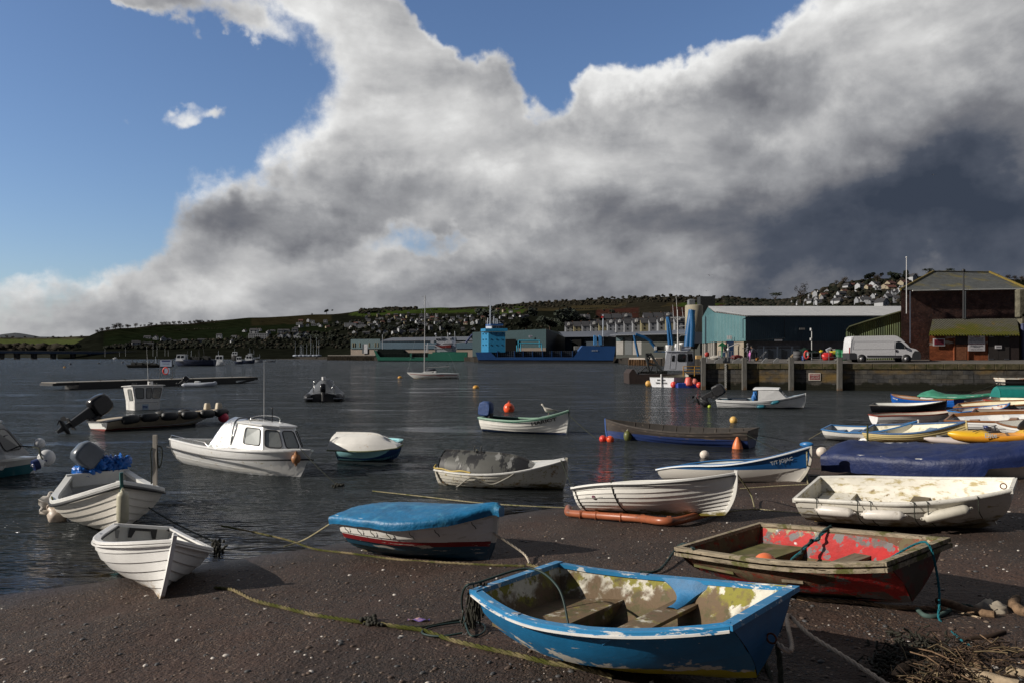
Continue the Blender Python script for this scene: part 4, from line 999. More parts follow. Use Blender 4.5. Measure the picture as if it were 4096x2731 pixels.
# --- mossy boat with camouflage painted dinghy
mh=hullmat('mossy_hull',(.52, .49, .42),dirt=1.1,dirtcol=(.10, .07, .015),rough=.5,zd=.36,layers=[((.22, .12, .04),5, .62, .05),((.30, .25, .12),9, .60, .05)])
T,p=boat('mossy_boat','rowing_boat','stained white clinker boat afloat with a camouflage painted dinghy upside down on top',mh,mat('mossy_in',(.22, .24, .25), .6,var=.2),rail_white,n=8,lap=.018,rail=(.05, .022, .03),floor=.18,thwarts=[(.12, .3, .34),(.5, .25, .36)],cat='boat')
b_mos=T;p_mos=p
mb=MB();L_=[]
for i in range(8):
 t_= .78+.21*i/7;h_=max(.02,hull_hb(p,t_)-.02);zz=hull_zs(p,t_)+.012;L_.append([V((t_*p['L'],-h_,zz)),V((t_*p['L'],0,zz+.05)),V((t_*p['L'],h_,zz))])
mb.grid(L_,True);mb.build('foredeck',mat('pale_deck',(.62, .62, .60), .4,var=.1),T)
def upturned(key,name,label,M,hp2,hm,n=1,lap=0.0,rail=(.03, .02, .02),rm=None,cat='dinghy',keel=True):
 p2=hdef(**hp2);T2=thing(name,label,cat);T2.matrix_world=M;THM[T2.name]=M
 hull_mesh(p2,n,lap,th=.012).build('hull',[hm,hm,hm],T2,recalc=False)
 rail_mesh(p2,*rail).build('gunwale',rm or hm,T2)
 if keel:keel_mesh(p2, .018, .03).build('keel',hm,T2)
 return T2,p2
flip=Matrix.Rotation(math.pi,4,'X')
camo=mat('camouflage_paint',(.10, .10, .092), .5,var=.1,layers=[((.022, .022, .024),1.9, .49, .012,None,(1.3, .5, .5)),((.26, .26, .25),2.3, .60, .015,None,(1.2, .5, .5))])
M=THM[T.name]@Matrix.Translation(V((.12, .02,p['D']+.46)))@Matrix.Rotation(R(4),4,'Y')@flip
TC,pc=upturned('camo','dinghy','camouflage painted dinghy lying upside down on the stained white boat',M,dict(L=2.75,B=1.1,D=.50,Hs=.46,Hb=.46,tw=.72,bw=.12,rake=.35,dead=.05,bp=2.4),camo,rail=(.02, .014, .016))
for x_ in(.85,1.02):
 mb=MB();mb.M=M;mb.tube([(x_, .05,-.0),(x_, .05,-.14),(x_+.03, .05,-.16)], .014,6);mb.build('skeg_fin',m_black,TC,world=True)
rope([M@V((.85,-.5, .36)),M@V((.85,-.42, .12)),M@V((.85,-.1,-.03))], .012,'pale lashing over the camouflage dinghy',m_rope,twist=False)
yp=[hp_(T,p,t_,1,-1, .0)+V((0,0, .04+.02*math.sin(t_*30)))for t_ in(0.0, .08, .16, .25, .33)]
rope([hp_(T,p,0,1,-1,0)+V((.02, .15, .1))]+yp, .022,'yellow hose lying along the stern rail of the stained white boat',mat('yellow_hose',(.42, .30, .06), .5,var=.15),name='hose',cat='hose',twist=False)
rope([hp_(T,p, .02, .95,-1, .04),hp_(T,p, .06, .55,-1, .06),hp_(T,p, .16, .45,-1, .06),hp_(T,p, .30, .85,-1, .06),hp_(T,p, .36, .92,-1, .05),hp_(T,p, .48, .70,-1, .06),hp_(T,p, .6, .85,-1, .05),hp_(T,p, .66, .97,-1, .04)], .020,'grey hose draped in loops along the stained white boat',mat('grey_hose',(.22, .21, .18), .7,var=.2),name='hose',cat='hose',twist=False)
# --- twin: blue hull with white dinghy upturned on it
tb=hullmat('navy_blue_hull',(.010, .055, .17),dirt=0,rough=.4,layers=[((.05, .11, .20),7, .62, .04)])
T,p=boat('twin_blue_boat','dinghy','round bowed dark blue dinghy with pale turquoise rim, afloat under an upturned white dinghy',tb,mat('turquoise_in',(.30, .60, .64), .45,var=.08),mat('turq_rail',(.32, .62, .66), .4,var=.08),n=1,lap=0,rail=(.12, .03, .02),floor=.2,cat='dinghy',keel=False)
b_tw=T
rail_mesh(p, .012, .014, .035,zoff=-.05).build('rubbing_strake',mat('tan_strip',(.40, .33, .24), .6),T)
A=V(G(1325,1800, .60));B_=V(G(1578,1800, .62));yaw_=math.atan2(B_.y-A.y,B_.x-A.x)
A=V(G(1322,1792, .62));B_=V(G(1578,1804, .60));d_=(B_-A).normalized();Lu=(B_-A).length
M=Matrix.Translation(A+V((0, .52, .40)))@Matrix.Rotation(math.atan2(d_.y,d_.x),4,'Z')@Matrix.Rotation(R(7),4,'X')@flip
TU,pu_=upturned('up','dinghy','white dinghy turned upside down on top of the dark blue one',M,dict(L=Lu+.05,B=1.12,D=.40,Hs=.42,Hb=.36,tw=.85,bw=.35,rake=.5,dead=.1,sr=.05),hullmat('upturned_white',(.78, .76, .72),dirt=0,rough=.25,layers=[((.45, .30, .14),3, .66, .06)]),n=3,lap=.006,rm=mat('green_dirty_rail',(.16, .18, .08), .7,var=.3))
# --- motor boat
mh=hullmat('motor_hull',(.66, .62, .55),dirt=.9,dirtcol=(.28, .20, .07),rough=.35,zd=.30)
mi_=mat('motor_inside',(.50, .50, .49), .5,var=.1,layers=[((.10, .10, .09),5, .60, .08,(.2, .5, .1,-.2))])
T,p=boat('motor_boat','motor_boat','white clinker motor boat with tilted outboard and blue bags, bow toward the viewer',mh,mi_,mat('mb_rail',(.66, .66, .64), .4,var=.08),n=8,lap=.020,rail=(.14, .04, .03),floor=.30,thwarts=[],keelm=mat('teal_stem',(.02, .11, .11), .5,var=.2),cat='boat',stem_h=.16)
b_mb=T;p_mb=p
rail_mesh(p, .03, .028, .05,zoff=-.075,rnd=True).build('rubber_fendering',m_black,T)
thwart_mesh(p, .1, .5, .55,box=True,floor=.3).build('stern_locker',mi_,T)
MB().box((.02,0,p['Hs']-.12),(.10,1.0, .28),bev=.02).build('transom_board',MATS['mb_rail'],T)
MB().box((.62*p['L'],0, .45),(.9, .9, .12)).build('engine_tarp',mat('dark_clutter',(.025, .022, .02), .8,var=.4),T)
outboard(T,(.0,-.15,p['Hs']+.05),R(48),R(-70),1.05,mat('charcoal_cowl',(.10, .12, .15), .28,var=.1))
mb=MB()
for i in range(7):mb.ball((-.05+.04*math.sin(i*3), .48-.13*i,p['Hs']+.06+.09*(i<4)+.03*math.sin(i*5)), .15,(1,1,1),16,12,jit=1.1)
solo_M=THM[T.name]
for i,q in enumerate(mb.v):mb.v[i]=solo_M@q
solo(mb,'plastic_bag',mat('blue_plastic',(.01, .13, .50), .25,var=.25,vs=12,bump=.02,bs=14),'crumpled bright blue plastic bags tied round the tilted outboard','bag')
pp=L2W(T,(.40*p['L'],hull_hb(p, .40)-.02, .8));post=V(W(621,1930,pp.y));
mb=MB();mb.box((post.x,post.y,post.z+.46),(.085, .05,1.02),bev=.006);solo(mb,'wooden_post',mat('pale_post',(.34, .31, .27), .8,var=.2,stretch=(4,4, .5)),'pale grey wooden post standing at the right side of the white motor boat','post')
rope([post+V((.04,0, .75)),post+V((.13,0, .70)),post+V((.13,0, .45)),post+V((.07, .0, .30)),post+V((.05,0, .5)),post+V((.04,0, .72))], .012,'coil of grey rope hung on the pale wooden post',m_rope_dark,twist=False)
rope([post+V((-.05,-.03, .72)),post+V((-.08,-.03, .6)),post+V((-.06,-.03, .3)),post+V((-.08,0,-.02))], .012,'grey line hanging down the left of the pale wooden post',m_rope_dark,twist=False)
q=V(hull_pt(p,1, .9,1));c0=L2W(T,(q.x+.14,0,p['Hb']-.10));fender(c0+V((0,0,-.02)),c0+V((.0,0,-.62)), .095,'flat cream fender hanging on the stem of the white motor boat',mat('cream_fender',(.46, .43, .32), .5,var=.15))
dd=15.6
fg='fenders bunched on the left of the motor boat'
fender(W(170,2040,dd+.6),W(205,1975,dd+.7), .17,'upper clean white fender on the left side of the white motor boat',m_fender,group=fg)
fender(W(180,2085,dd+.35),W(205,2030,dd+.45), .16,'dirty rear fender low on the left of the white motor boat',mat('dirty_fender',(.34, .29, .24), .6,var=.25),group=fg)
fender(W(262,2095,dd-.35),W(200,2028,dd-.35), .18,'big stained beige fender nearest the viewer on the white motor boat',mat('beige_fender',(.46, .38, .31), .45,var=.25,vs=8),group=fg)
gk=[hp_(T,p, .55,1,-1, .02)+V((0,0, .04)),V(W(205,1985,dd)),V(W(215,2040,dd-.1)),V(W(200,2140,dd-.1))]
rope(gk, .014,'weedy green rope hanging by the fenders of the motor boat',mat('weedy_rope',(.09, .09, .015), .9,var=.4),weed=20)
# --- cabin skiff by the quay
ch=hullmat('skiff_hull',(.58, .58, .58),bottom=(.03, .028, .025),zb=.24,dirt=.5,dirtcol=(.12, .10, .03),rough=.45,zd=.34)
T,p=boat('cabin_skiff','cabin_boat','small white clinker cabin boat with black bagged outboard, moored below the quay wall',ch,mat('skiff_in',(.10, .16, .20), .6,var=.2),mat('skiff_rail',(.62, .62, .62), .5,var=.1),n=8,lap=.020,rail=(.05, .03, .03),floor=.28,thwarts=[(.12, .4, .45)],cat='boat')
b_sk=T;p_sk=p
rail_mesh(p, .02, .014, .04,zoff=-.12,transom=False).build('rubbing_strake',m_black,T)
def cabin(T,p,t0,t1,h,roof_m,wall_m,glass_m,inset=.06,lean=.22,overhang=.25,z0=None,name='cabin',rake_f=.5,winh=(.35, .82),roof_in=.12):
 """trapezoid cabin from station t0 (aft, open) to t1 (front)"""
 zz0=hull_zs(p,(t0+t1)/2)-.02 if z0 is None else z0
 x0,x1=t0*p['L'],t1*p['L']
 w0,w1=hull_hb(p,t0)-inset,hull_hb(p,t1)-inset
 zt=zz0+h;tx0,tx1=x0+.02,x1-rake_f
 k0,k1=w0-lean*h*.6,max(.1,hull_hb(p,max(t0,(tx1)/p['L']))-inset-lean*h*.6)
 def P4(a,b,c,d):return[V(a),V(b),V(c),V(d)]
 front_w=w1
 mb=MB()
 for s in(1,-1):
  vs=[(x0,w0*s,hull_zs(p,t0)-.03),(x1,front_w*s,hull_zs(p,t1)-.03),(tx1,k1*s,zt),(tx0,k0*s,zt)]
  mb.add(vs,[(0,1,2,3)]);mb.add([V(q)+V((0,-.02*s,0))for q in vs],[(0,1,2,3)])
 mb.add([(x1,w1,hull_zs(p,t1)-.03),(x1,-w1,hull_zs(p,t1)-.03),(tx1,-k1,zt),(tx1,k1,zt)],[(0,1,2,3)])
 C=mb.build(name,wall_m,T)
 # windows: two side panes each side and two in front
 def pane(q,f0,f1,g0,g1,off):
  a,b,c,d=q
  def pt(u,v):return a.lerp(b,u).lerp(d.lerp(c,u),v)
  n_=(b-a).cross(d-a).normalized()*off
  r_= .16;pts=[]
  for(cu,cv,a0)in((f1-r_*(f1-f0),g0+r_*(g1-g0),-90),(f1-r_*(f1-f0),g1-r_*(g1-g0),0),(f0+r_*(f1-f0),g1-r_*(g1-g0),90),(f0+r_*(f1-f0),g0+r_*(g1-g0),180)):
   for k in range(4):an=R(a0+k*30);pts.append(pt(cu+math.cos(an)*r_*(f1-f0),cv+math.sin(an)*r_*(g1-g0))+n_)
  return pts
 for s in(1,-1):
  q=P4((x0,w0*s,hull_zs(p,t0)-.03),(x1,front_w*s,hull_zs(p,t1)-.03),(tx1,k1*s,zt),(tx0,k0*s,zt))
  pts=pane(q, .12, .88,winh[0],winh[1], .015*(-s)if True else 0)
  if(pts[0].y*s)<(q[0].lerp(q[2], .5).y*s):pts=pane(q, .12, .88,winh[0],winh[1], .015*s)
  mb=MB();mb.tube(pts, .014,5,closed=True);f=mb.build('window',m_black,C)
  mb=MB();mb.add(pts,[list(range(16))]);mb.build('pane',glass_m,f)
 for f0,f1 in((.06, .47),(.53, .94)):
  q=P4((x1,w1,hull_zs(p,t1)-.03),(x1,-w1,hull_zs(p,t1)-.03),(tx1,-k1,zt),(tx1,k1,zt));pts=pane(q,f0,f1,winh[0],winh[1], .015)
  if pts[0].x<q[0].lerp(q[3],winh[0]).x:pts=pane(q,f0,f1,winh[0],winh[1],-.015)
  mb=MB();mb.tube(pts, .014,5,closed=True);f=mb.build('window',m_black,C);mb=MB();mb.add(pts,[list(range(16))]);mb.build('pane',glass_m,f)
 mb=MB();rows=[]
 for i in range(7):
  x=lerp(tx0-overhang,tx1+.08,i/6);w_=lerp(k0,k1,min(1,max(0,(x-tx0)/(tx1-tx0+1e-6))))+.05;dz=-.03*abs(i/6-.4)
  rows.append([V((x,w_*math.sin(a),zt+dz+.07*math.cos(a)-.0))for a in[(-90+22.5*k)*math.pi/180 for k in range(9)]]+[V((x,w_*.97,zt+dz-.03)),V((x,-w_*.97,zt+dz-.03))])
 mb.grid(rows,True,closed=True);mb.add(rows[0],[list(range(11))]);mb.add(rows[-1],[list(range(11))])
 mb.build('roof',roof_m,C)
 return C,(x0,x1,tx0,tx1,w0,w1,k0,k1,zz0,zt)
m_skw=mat('skiff_cabin_white',(.62, .62, .62), .4,var=.06)
C,g=cabin(T,p, .49, .80, .66,mat('skiff_roof',(.74, .74, .73), .35,var=.05),m_skw,m_glass,overhang=.32,winh=(.32, .86),rake_f=.5)
mb=MB();L_=[]
for i in range(8):
 t_= .78+.21*i/7;h_=max(.02,hull_hb(p,t_)-.04);zz=hull_zs(p,t_)-.01;L_.append([V((t_*p['L'],-h_,zz)),V((t_*p['L'],0,zz+.05)),V((t_*p['L'],h_,zz))])
mb.grid(L_,True);mb.build('foredeck',mat('deck_blue',(.16, .24, .32), .5,var=.1),T)
mb=MB();mb.ball((.44*p['L'],-.1, .82), .34,(.55,1.4,1.05),16,12,jit=.7);mb.build('canvas_screen',mat('blue_tarp',(.03, .17, .48), .5,var=.3,vs=8,bump=.02,bs=10),T)
mb=MB();mb.box((.25*p['L'],0, .62),(.9, .9, .14),bev=.03);mb.build('engine_box',m_black,T)
e=outboard(T,(-.12,0,p['Hs']+.10),R(62),0,1.5,mat('bin_bag',(.016, .016, .018), .4,var=.3,bump=.02,bs=12),mat('bin_bag',(.016, .016, .018), .4))
mb=MB();q=THM[T.name];mb.M=q;mb.ball((-.85,0, .55), .30,(1.35, .8, .85),16,12,jit=.6,rot=Matrix.Rotation(R(35),3,'Y'));mb.M=None
mb.build('bagged_leg',MATS['bin_bag'],T,world=True)
for i,(t_,u,lb)in enumerate(((.52, .70,'teal fender amidships on the small cabin boat by the quay'),(.68, .85,'teal fender under the window of the small cabin boat by the quay'))):
 fender(hp_(T,p,t_-.045,u,-1, .11),hp_(T,p,t_+.05,u+.07*i,-1, .11), .10,lb,mat('teal_fender',(.02, .13, .18), .4,var=.1),group='teal fenders on the cabin boat')
# --- cream boat, blue rail boat and the beached row on the right
cr=hullmat('cream_hull',(.62, .50, .24),dirt=.6,dirtcol=(.18, .13, .03),rough=.4,zd=.16)
blr=mat('blue_grey_rail',(.06, .12, .24), .5,var=.2)
in_cream=mat('cream_inside',(.66, .62, .48), .55,var=.1,layers=[((.30, .26, .14),5, .62, .08)])
T,p=boat('cream_boat','rowing_boat','pale yellow clinker boat with blue rail beached at the water edge',cr,in_cream,blr,n=8,lap=.020,rail=(.08, .025, .03),floor=.12,thwarts=[(.14, .3, .33),(.62, .28, .36)],thm=mat('blue_grey_seat',(.16, .24, .34), .5,var=.15))
b_cr=T;p_cr=p
T,p=boat('blue_rail_boat','rowing_boat','white dinghy with bright blue rail afloat just left of the pale yellow boat',hullmat('brb',(.74, .72, .68),dirt=.5,dirtcol=(.12, .10, .02),zd=.14),mat('brb_in',(.60, .60, .58), .5,var=.1),mat('blue_rail',(.03, .15, .36), .4,var=.15),n=3,lap=.008,rail=(.07, .025, .03),floor=.12,thwarts=[(.13, .3, .32),(.3, .3, .33),(.6, .25, .35)],thm=mat('blue_seat',(.04, .12, .26), .5))
b_br=T
fender(hp_(T,p, .42, .6,-1, .1),hp_(T,p, .62, .6,-1, .1), .075,'white fender lying along the white dinghy with bright blue rail',mat('clean_fender',(.70, .69, .68), .35),name='fender')
T,p=boat('red_rail_boat','rowing_boat','white clinker boat with varnished red rail and white fenders behind the pale yellow boat',hullmat('rrb',(.76, .75, .74),dirt=0),mat('rrb_in',(.5, .45, .38), .5),mat('red_rail',(.22, .035, .015), .35,var=.2),n=8,lap=.012,rail=(.05, .03, .03),floor=.14)
for i,(a_,b__,u_)in enumerate(((.03, .18, .35),(.38, .56, .45),(.68, .84, .62))):
 fender(hp_(T,p,a_,u_,-1, .1),hp_(T,p,b__,u_,-1, .1), .085,'white fender at the %s of the white boat with varnished red rail'%('stern','middle','bow')[i],MATS['clean_fender'],group='fenders on the red railed boat')
T,p=boat('black_skiff','rowing_boat','glossy black rowing boat with white inside afloat at the right',hullmat('black_hull',(.008, .008, .010),dirt=0,rough=.2),mat('bs_in',(.55, .55, .52), .5,var=.08),mat('bs_rail',(.10, .09, .08), .4),n=6,lap=.010,rail=(.04, .025, .025),floor=.2,thwarts=[(.3, .2, .4),(.55, .2, .4)])
MB().box((.02,0,p['Hs']-.02),(.04,p['B']*p['tw'], .1)).build('transom_capping',m_black,T)
b_bs=T;p_bs=p
varn=mat('varnished_wood',(.22, .09, .03), .3,var=.3,stretch=(.6,4,4))
T,p=boat('blue_gig','rowing_boat','bright blue clinker boat with varnished brown rail, stern toward the shore',hullmat('gig_hull',(.006, .08, .34),bottom=(.006, .012, .03),zb=.2,dirt=0,rough=.25),mat('gig_in',(.16, .08, .035), .5,var=.2),varn,n=6,lap=.020,rail=(.06, .035, .03),floor=.2,thwarts=[(.3, .2, .45),(.6, .2, .45)])
lettering('The Fancy',T,p, .95, .80, .80,1, .14,mat('white_letters',(.7, .7, .7), .5),off=.05)
T,p=boat('green_cover_boat','rowing_boat','white clinker boat under a green tarpaulin nearest the quay wall',hullmat('gcb',(.70, .70, .70),dirt=0),wt_i,rail_white,n=7,lap=.012,floor=.2)
cover(T,p,mat('green_tarp',(.035, .22, .14), .6,var=.2,vs=3,bump=.02,bs=6),ridge=.16,drop=.10,wr=.03,ridgef=lambda t: .30*max(0,1-abs(t-.15)*5)+.06)
T,p=boat('peeling_boat','rowing_boat','small boat with blue rails and peeling white and orange paint inside',mat('peel_out',(.20, .18, .17), .6,var=.1),mat('peel_in',(.64, .62, .58), .6,var=.1,layers=[((.42, .16, .07),2.6, .52, .02)]),mat('peel_rail',(.02, .16, .44), .45,var=.15),n=5,lap=.010,rail=(.06, .02, .03),floor=.2)
T,p=boat('name_boat','rowing_boat','varnished and cream clinker boat with Dorothy painted on its grey bow',mat('grey_hull',(.28, .28, .29), .5,var=.1),mat('nb_in',(.64, .58, .42), .5,var=.1),varn,n=7,lap=.012,rail=(.06, .035, .03),floor=.2,thwarts=[(.35, .22, .42),(.6, .22, .44)],tm_=varn)
lettering('Dorothy T',T,p, .58, .80, .80,-1, .16,m_black,off=.05)
T,p=boat('rowing_boat','rowing_boat','long white clinker rowing boat with varnished rail, beached behind the orange kayak',hullmat('lrb',(.76, .76, .75),dirt=.3,zd=.1),mat('lrb_in',(.48, .50, .52), .5,var=.1,layers=[((.62, .62, .60),2, .5, .05)]),varn,n=8,lap=.020,rail=(.06, .035, .03),floor=.16,thwarts=[(.12, .3, .42),(.33, .24, .45),(.55, .24, .45),(.75, .24, .48)],thm=varn)
b_lr=T;p_lr=p
rail_mesh(p, .02, .05,-.03,t0=.0,t1=.97,transom=True,zoff=-.05).build('inner_stringer',varn,T)
fender(hp_(T,p, .40,1,-1, .1)+V((0,0,-.05)),hp_(T,p, .46, .35,-1, .12), .10,'long white fender hanging diagonally on the long white rowing boat',MATS['clean_fender'])
fender(hp_(T,p, .22, .85,-1, .08),hp_(T,p, .25, .72,-1, .10), .08,'small navy and white fender under the rail of the long white rowing boat',mat('navy_fender',(.015, .03, .12), .4))
# extra boats cropped by the right edge
def edge_boat(key,stern,bow,zs,zb,hp2,**kw):
 A=V(G(*stern,zs));B_=V(G(*bow,zb));L2=(V((B_.x,B_.y))-V((A.x,A.y))).length;d=dict(L=L2,B=1.6,D=.56,Hs=.56,Hb=.8,tw=.65,dead=.3);d.update(hp2)
 FIT[key]=((A.x,A.y,A.z-d['Hs'],math.atan2(B_.y-A.y,B_.x-A.x),0,hp2.get('roll', .08)),{k:v for k,v in d.items()if k!='roll'})
 return boat(key,**kw)
edge_boat('edge1',(4053,1680),(4330,1700),1.15,1.3,{'B':1.5},name='rowing_boat',label='white brown-railed boat cut off by the right edge beside the kayak paddle',hm=hullmat('eb1',(.78, .77, .74),dirt=.3,zd=.1),im=wt_i,rm=varn,n=7,lap=.020,rail=(.05, .03, .03))
edge_boat('edge2',(3895,1642),(4220,1628),1.0,1.25,{'B':1.5},name='rowing_boat',label='white boat with dark red rail between the Dorothy boat and the long white one',hm=hullmat('eb2',(.66, .65, .62),dirt=.3,zd=.1),im=mat('eb_in',(.35, .30, .24), .6),rm=mat('maroon_rail',(.16, .02, .015), .4),n=7,lap=.012)
edge_boat('edge3',(3970,1592),(4230,1590),1.1,1.3,{'B':1.6},name='rowing_boat',label='cream boat with red rail just below the teal upturned dinghy at the right edge',hm=hullmat('eb3',(.66, .60, .44),dirt=.3,zd=.1),im=in_cream,rm=mat('red_rail2',(.30, .03, .015), .4),n=6,lap=.012)
A=V(G(4016,1592,1.25));M=Matrix.Translation(A+V((-.1, .5, .55)))@Matrix.Rotation(R(-8),4,'Z')@flip
upturned('teal','dinghy','teal dinghy lying upside down at the right edge near the quay wall',M,dict(L=2.9,B=1.3,D=.5,Hs=.5,Hb=.5,tw=.8,bw=.3,rake=.4,dead=.1),mat('teal_paint',(.012, .17, .15), .35,var=.12),keel=True)
# rusty white barge boat on legs
A=V(W(3998,1512,60.0));FIT['rusty']=((A.x,A.y,A.z-.95,-.1,0,0),dict(L=5.5,B=2.0,D=.95,Hs=.95,Hb=1.1,tw=.8,rake=.3,sr=.25))
rw=mat('rust_streaked_white',(.62, .58, .50), .6,var=.1,layers=[((.30, .10, .03),3, .57, .07,None,(.7,1,1)),((.02, .02, .02), .001, .5, .01,(.52, .521,1,-1))])
T,p=boat('rusty','work_boat','rust stained white work boat propped up beside the quay wall at the right edge',rw,m_black,rw,n=1,lap=0,rail=(.06, .05, .04),floor=.4,keel=False)
MB().box((.05,0, .35),(.08, .1,1.3)).build('prop_leg',rw,T)
rail_mesh(p, .05, .05, .05,zoff=-.28).build('rubbing_strake',m_black,T)
# ---------------------------------------------------------------- cabin cruiser, work boat, inflatable, yacht, covers, kayaks, buoys
def onplane(T,px,py,z):
 """point of the thing's plane z=const seen at picture point px,py, in the thing's own frame"""
 M=THM[T.name];Mi=M.inverted();o=Mi@V((0,0,CAMZ));d=(Mi@V(W(px,py,10)))-o
 k=(z-o.z)/d.z;return o+d*k
def wheelhouse(T,bot,top,wall_m,glass_m,panes=(),roof_m=None,over=.06,name='wheelhouse',roof_t=.05,doors=(),crown=.03,solidwall=True):
 n=len(bot);mb=MB();b=[V(q)for q in bot];t=[V(q)for q in top]
 mb.add(b+t,[(i,(i+1)%n,(i+1)%n+n,i+n)for i in range(n)]+[list(range(2*n-1,n-1,-1))])
 C=mb.build(name,wall_m,T)
 cen=sum(b+t,V((0,0,0)))/(2*n)
 def quad(i,u0,u1,v0,v1,off):
  a,bb,c,d=b[i],b[(i+1)%n],t[(i+1)%n],t[i];nn=(bb-a).cross(d-a).normalized()
  if nn.dot((a+c)/2-cen)<0:nn=-nn
  def pt(u,v):return a.lerp(bb,u).lerp(d.lerp(c,u),v)+nn*off
  w=(bb-a).length*(u1-u0);h=(d-a).length*(v1-v0);r= .18*min(w,h);ru,rv=r/(bb-a).length,r/(d-a).length;pts=[]
  for cu,cv,a0 in((u1-ru,v0+rv,-90),(u1-ru,v1-rv,0),(u0+ru,v1-rv,90),(u0+ru,v0+rv,180)):
   for k in range(4):an=R(a0+k*30);pts.append(pt(cu+math.cos(an)*ru,cv+math.sin(an)*rv))
  return pts
 for i,u0,u1,v0,v1 in panes:
  pts=quad(i,u0,u1,v0,v1, .012);mb=MB();mb.tube(pts, .013,5,closed=True);f=mb.build('window',m_black,C)
  mb=MB();mb.add(pts,[list(range(16))]);mb.build('pane',glass_m,f)
 for i,u0,u1,v0,v1 in doors:
  pts=quad(i,u0,u1,v0,v1, .010);mb=MB();mb.tube(pts, .008,4,closed=True);d_=mb.build('door',mat('door_seam',(.25, .25, .25), .6),C)
 if roof_m:
  mb=MB();R_=[]
  for k,(o_,dz)in enumerate(((over,0),(over+.01,roof_t*.6),(over*.6,roof_t),(-.25,roof_t+crown))):
   R_.append([V((q.x+(q.x-cen.x)/max(.01,(V((q.x-cen.x,q.y-cen.y))).length)*o_,q.y+(q.y-cen.y)/max(.01,V((q.x-cen.x,q.y-cen.y)).length)*o_,q.z+dz))for q in t])
  mb.grid(R_,False,closed=True);mb.add(R_[-1],[list(range(n))]);mb.add(R_[0],[list(range(n))]);mb.build('roof',roof_m,C)
 return C
m_gel=mat('cruiser_gelcoat',(.72, .72, .71), .25,var=.04,layers=[((.40, .33, .18),5, .66, .08,(.5,1.0, .02,-.04))])
ch=hullmat('cruiser_hull',(.74, .73, .70),dirt=.9,dirtcol=(.38, .28, .12),rough=.22,zd=.5)
FIT['cruiser'][1]['bp']=4.2
T,p=boat('cruiser','cabin_cruiser','white cabin cruiser with crumpled silver cover, radio aerial and black rub rail, moored at left',ch,m_gel,m_gel,n=1,lap=0,rail=(.09, .03, .01),floor=.4,keel=False,cat='boat')
b_cz=T;p_cz=p
rail_mesh(p, .03, .022, .05,zoff=-.24,rnd=True).build('rub_rail',m_black,T)
def decky(p,t0,t1,crown=.05,inset=.03,n=12,dz=.0):
 mb=MB();L_=[]
 for i in range(n+1):
  t=t0+(t1-t0)*i/n;h=max(.02,hull_hb(p,t)-inset);zz=hull_zs(p,t)+.012+dz;L_.append([V((t*p['L'],h*y,zz+crown*(1-abs(y)**2)*min(1,h)))for y in(-1,-.6,0, .6,1)])
 return mb.grid(L_,True)
decky(p, .50, .985, .10).build('foredeck',m_gel,T)
L0=p['L'];zc=hull_zs(p, .7)+.02
bt=[(.56*L0,-.80),(.80*L0,-.70),(.885*L0,-.30),(.885*L0, .30),(.80*L0, .70),(.56*L0, .80)]
tp=[(.56*L0,-.66),(.745*L0,-.54),(.80*L0,-.24),(.80*L0, .24),(.745*L0, .54),(.56*L0, .66)]
Cw=wheelhouse(T,[(x,y,zc)for x,y in bt],[(x,y,zc+.66)for x,y in tp],m_gel,m_glass,panes=[(0, .38, .92, .22, .88),(1, .10, .92, .20, .86),(2, .12, .88, .20, .86),(3, .08, .90, .20, .86),(4, .08, .62, .22, .88)],roof_m=m_gel,over=.05,roof_t=.05,crown=.05)
MB().box((.56*L0,0,zc+.3),(.03,1.4, .1)).build('coaming',m_gel,T)
m_silver=mat('silver_sheet',(.80, .80, .80), .16,metal=.9,var=.1,vs=3,bump=.06,bs=7)
mb=MB();rows=[]
for i in range(15):
 f=i/14;x=lerp(.575, .37,f)*L0;hz=lerp(.80, .04,max(0,(f-.62)/.38)**1.6);hw=lerp(.72, .84,f);row=[]
 for j in range(25):
  a=j/24*math.pi;cy,sy=math.cos(a),math.sin(a);sq=lambda v:math.copysign(abs(v)**.55,v)
  k_=mnoise.noise(V((x*3,j*.35,1)))*.05+mnoise.noise(V((x*9,j*.9,4)))*.03
  row.append(V((x,-sq(cy)*(hw-.14*sy)+k_,zc-.16+hz*(abs(sy)**.5)+.16*abs(sy)**.3+k_)))
 rows.append(row)
mb.grid(rows,True);mb.add(rows[-1],[list(range(25))]);mb.build('cockpit_cover',m_silver,T)
mb=MB();mb.tube(catmull([(.56*L0,-.78,zc+.05),(.555*L0,-.70,zc+.70),(.55*L0,-.3,zc+.82),(.55*L0, .3,zc+.82),(.555*L0, .70,zc+.70),(.56*L0, .78,zc+.05)],4), .022,6)
mb.build('cover_hoop',mat('slate_canvas',(.08, .09, .11), .6),T)
mb=MB();mb.tube(catmull([(.62*L0,-.50,zc+.72),(.63*L0,-.46,zc+.86),(.64*L0,-.2,zc+.92),(.64*L0, .2,zc+.92),(.63*L0, .46,zc+.86),(.62*L0, .50,zc+.72)],4), .016,6);mb.build('roof_arch',m_alu,T)
mb=MB();mb.tube([(.66*L0,-.18,zc+.74),(.655*L0,-.18,zc+.90),(.60*L0,-.15,zc+2.45)],[.012, .007, .002],5);mb.build('radio_aerial',mat('aerial_white',(.6, .6, .6), .4),T)
mb=MB();mb.cyl((.67*L0, .05,zc+.74),(.665*L0, .03,zc+1.12), .014,n=6);mb.ball((.664*L0, .03,zc+1.14), .03,n=8,m=6);mb.build('light_mast',m_blackgloss,T)
MB().box((.73*L0, .1,zc+.74),(.14, .12, .07),bev=.02).build('roof_vent',m_gel,T)
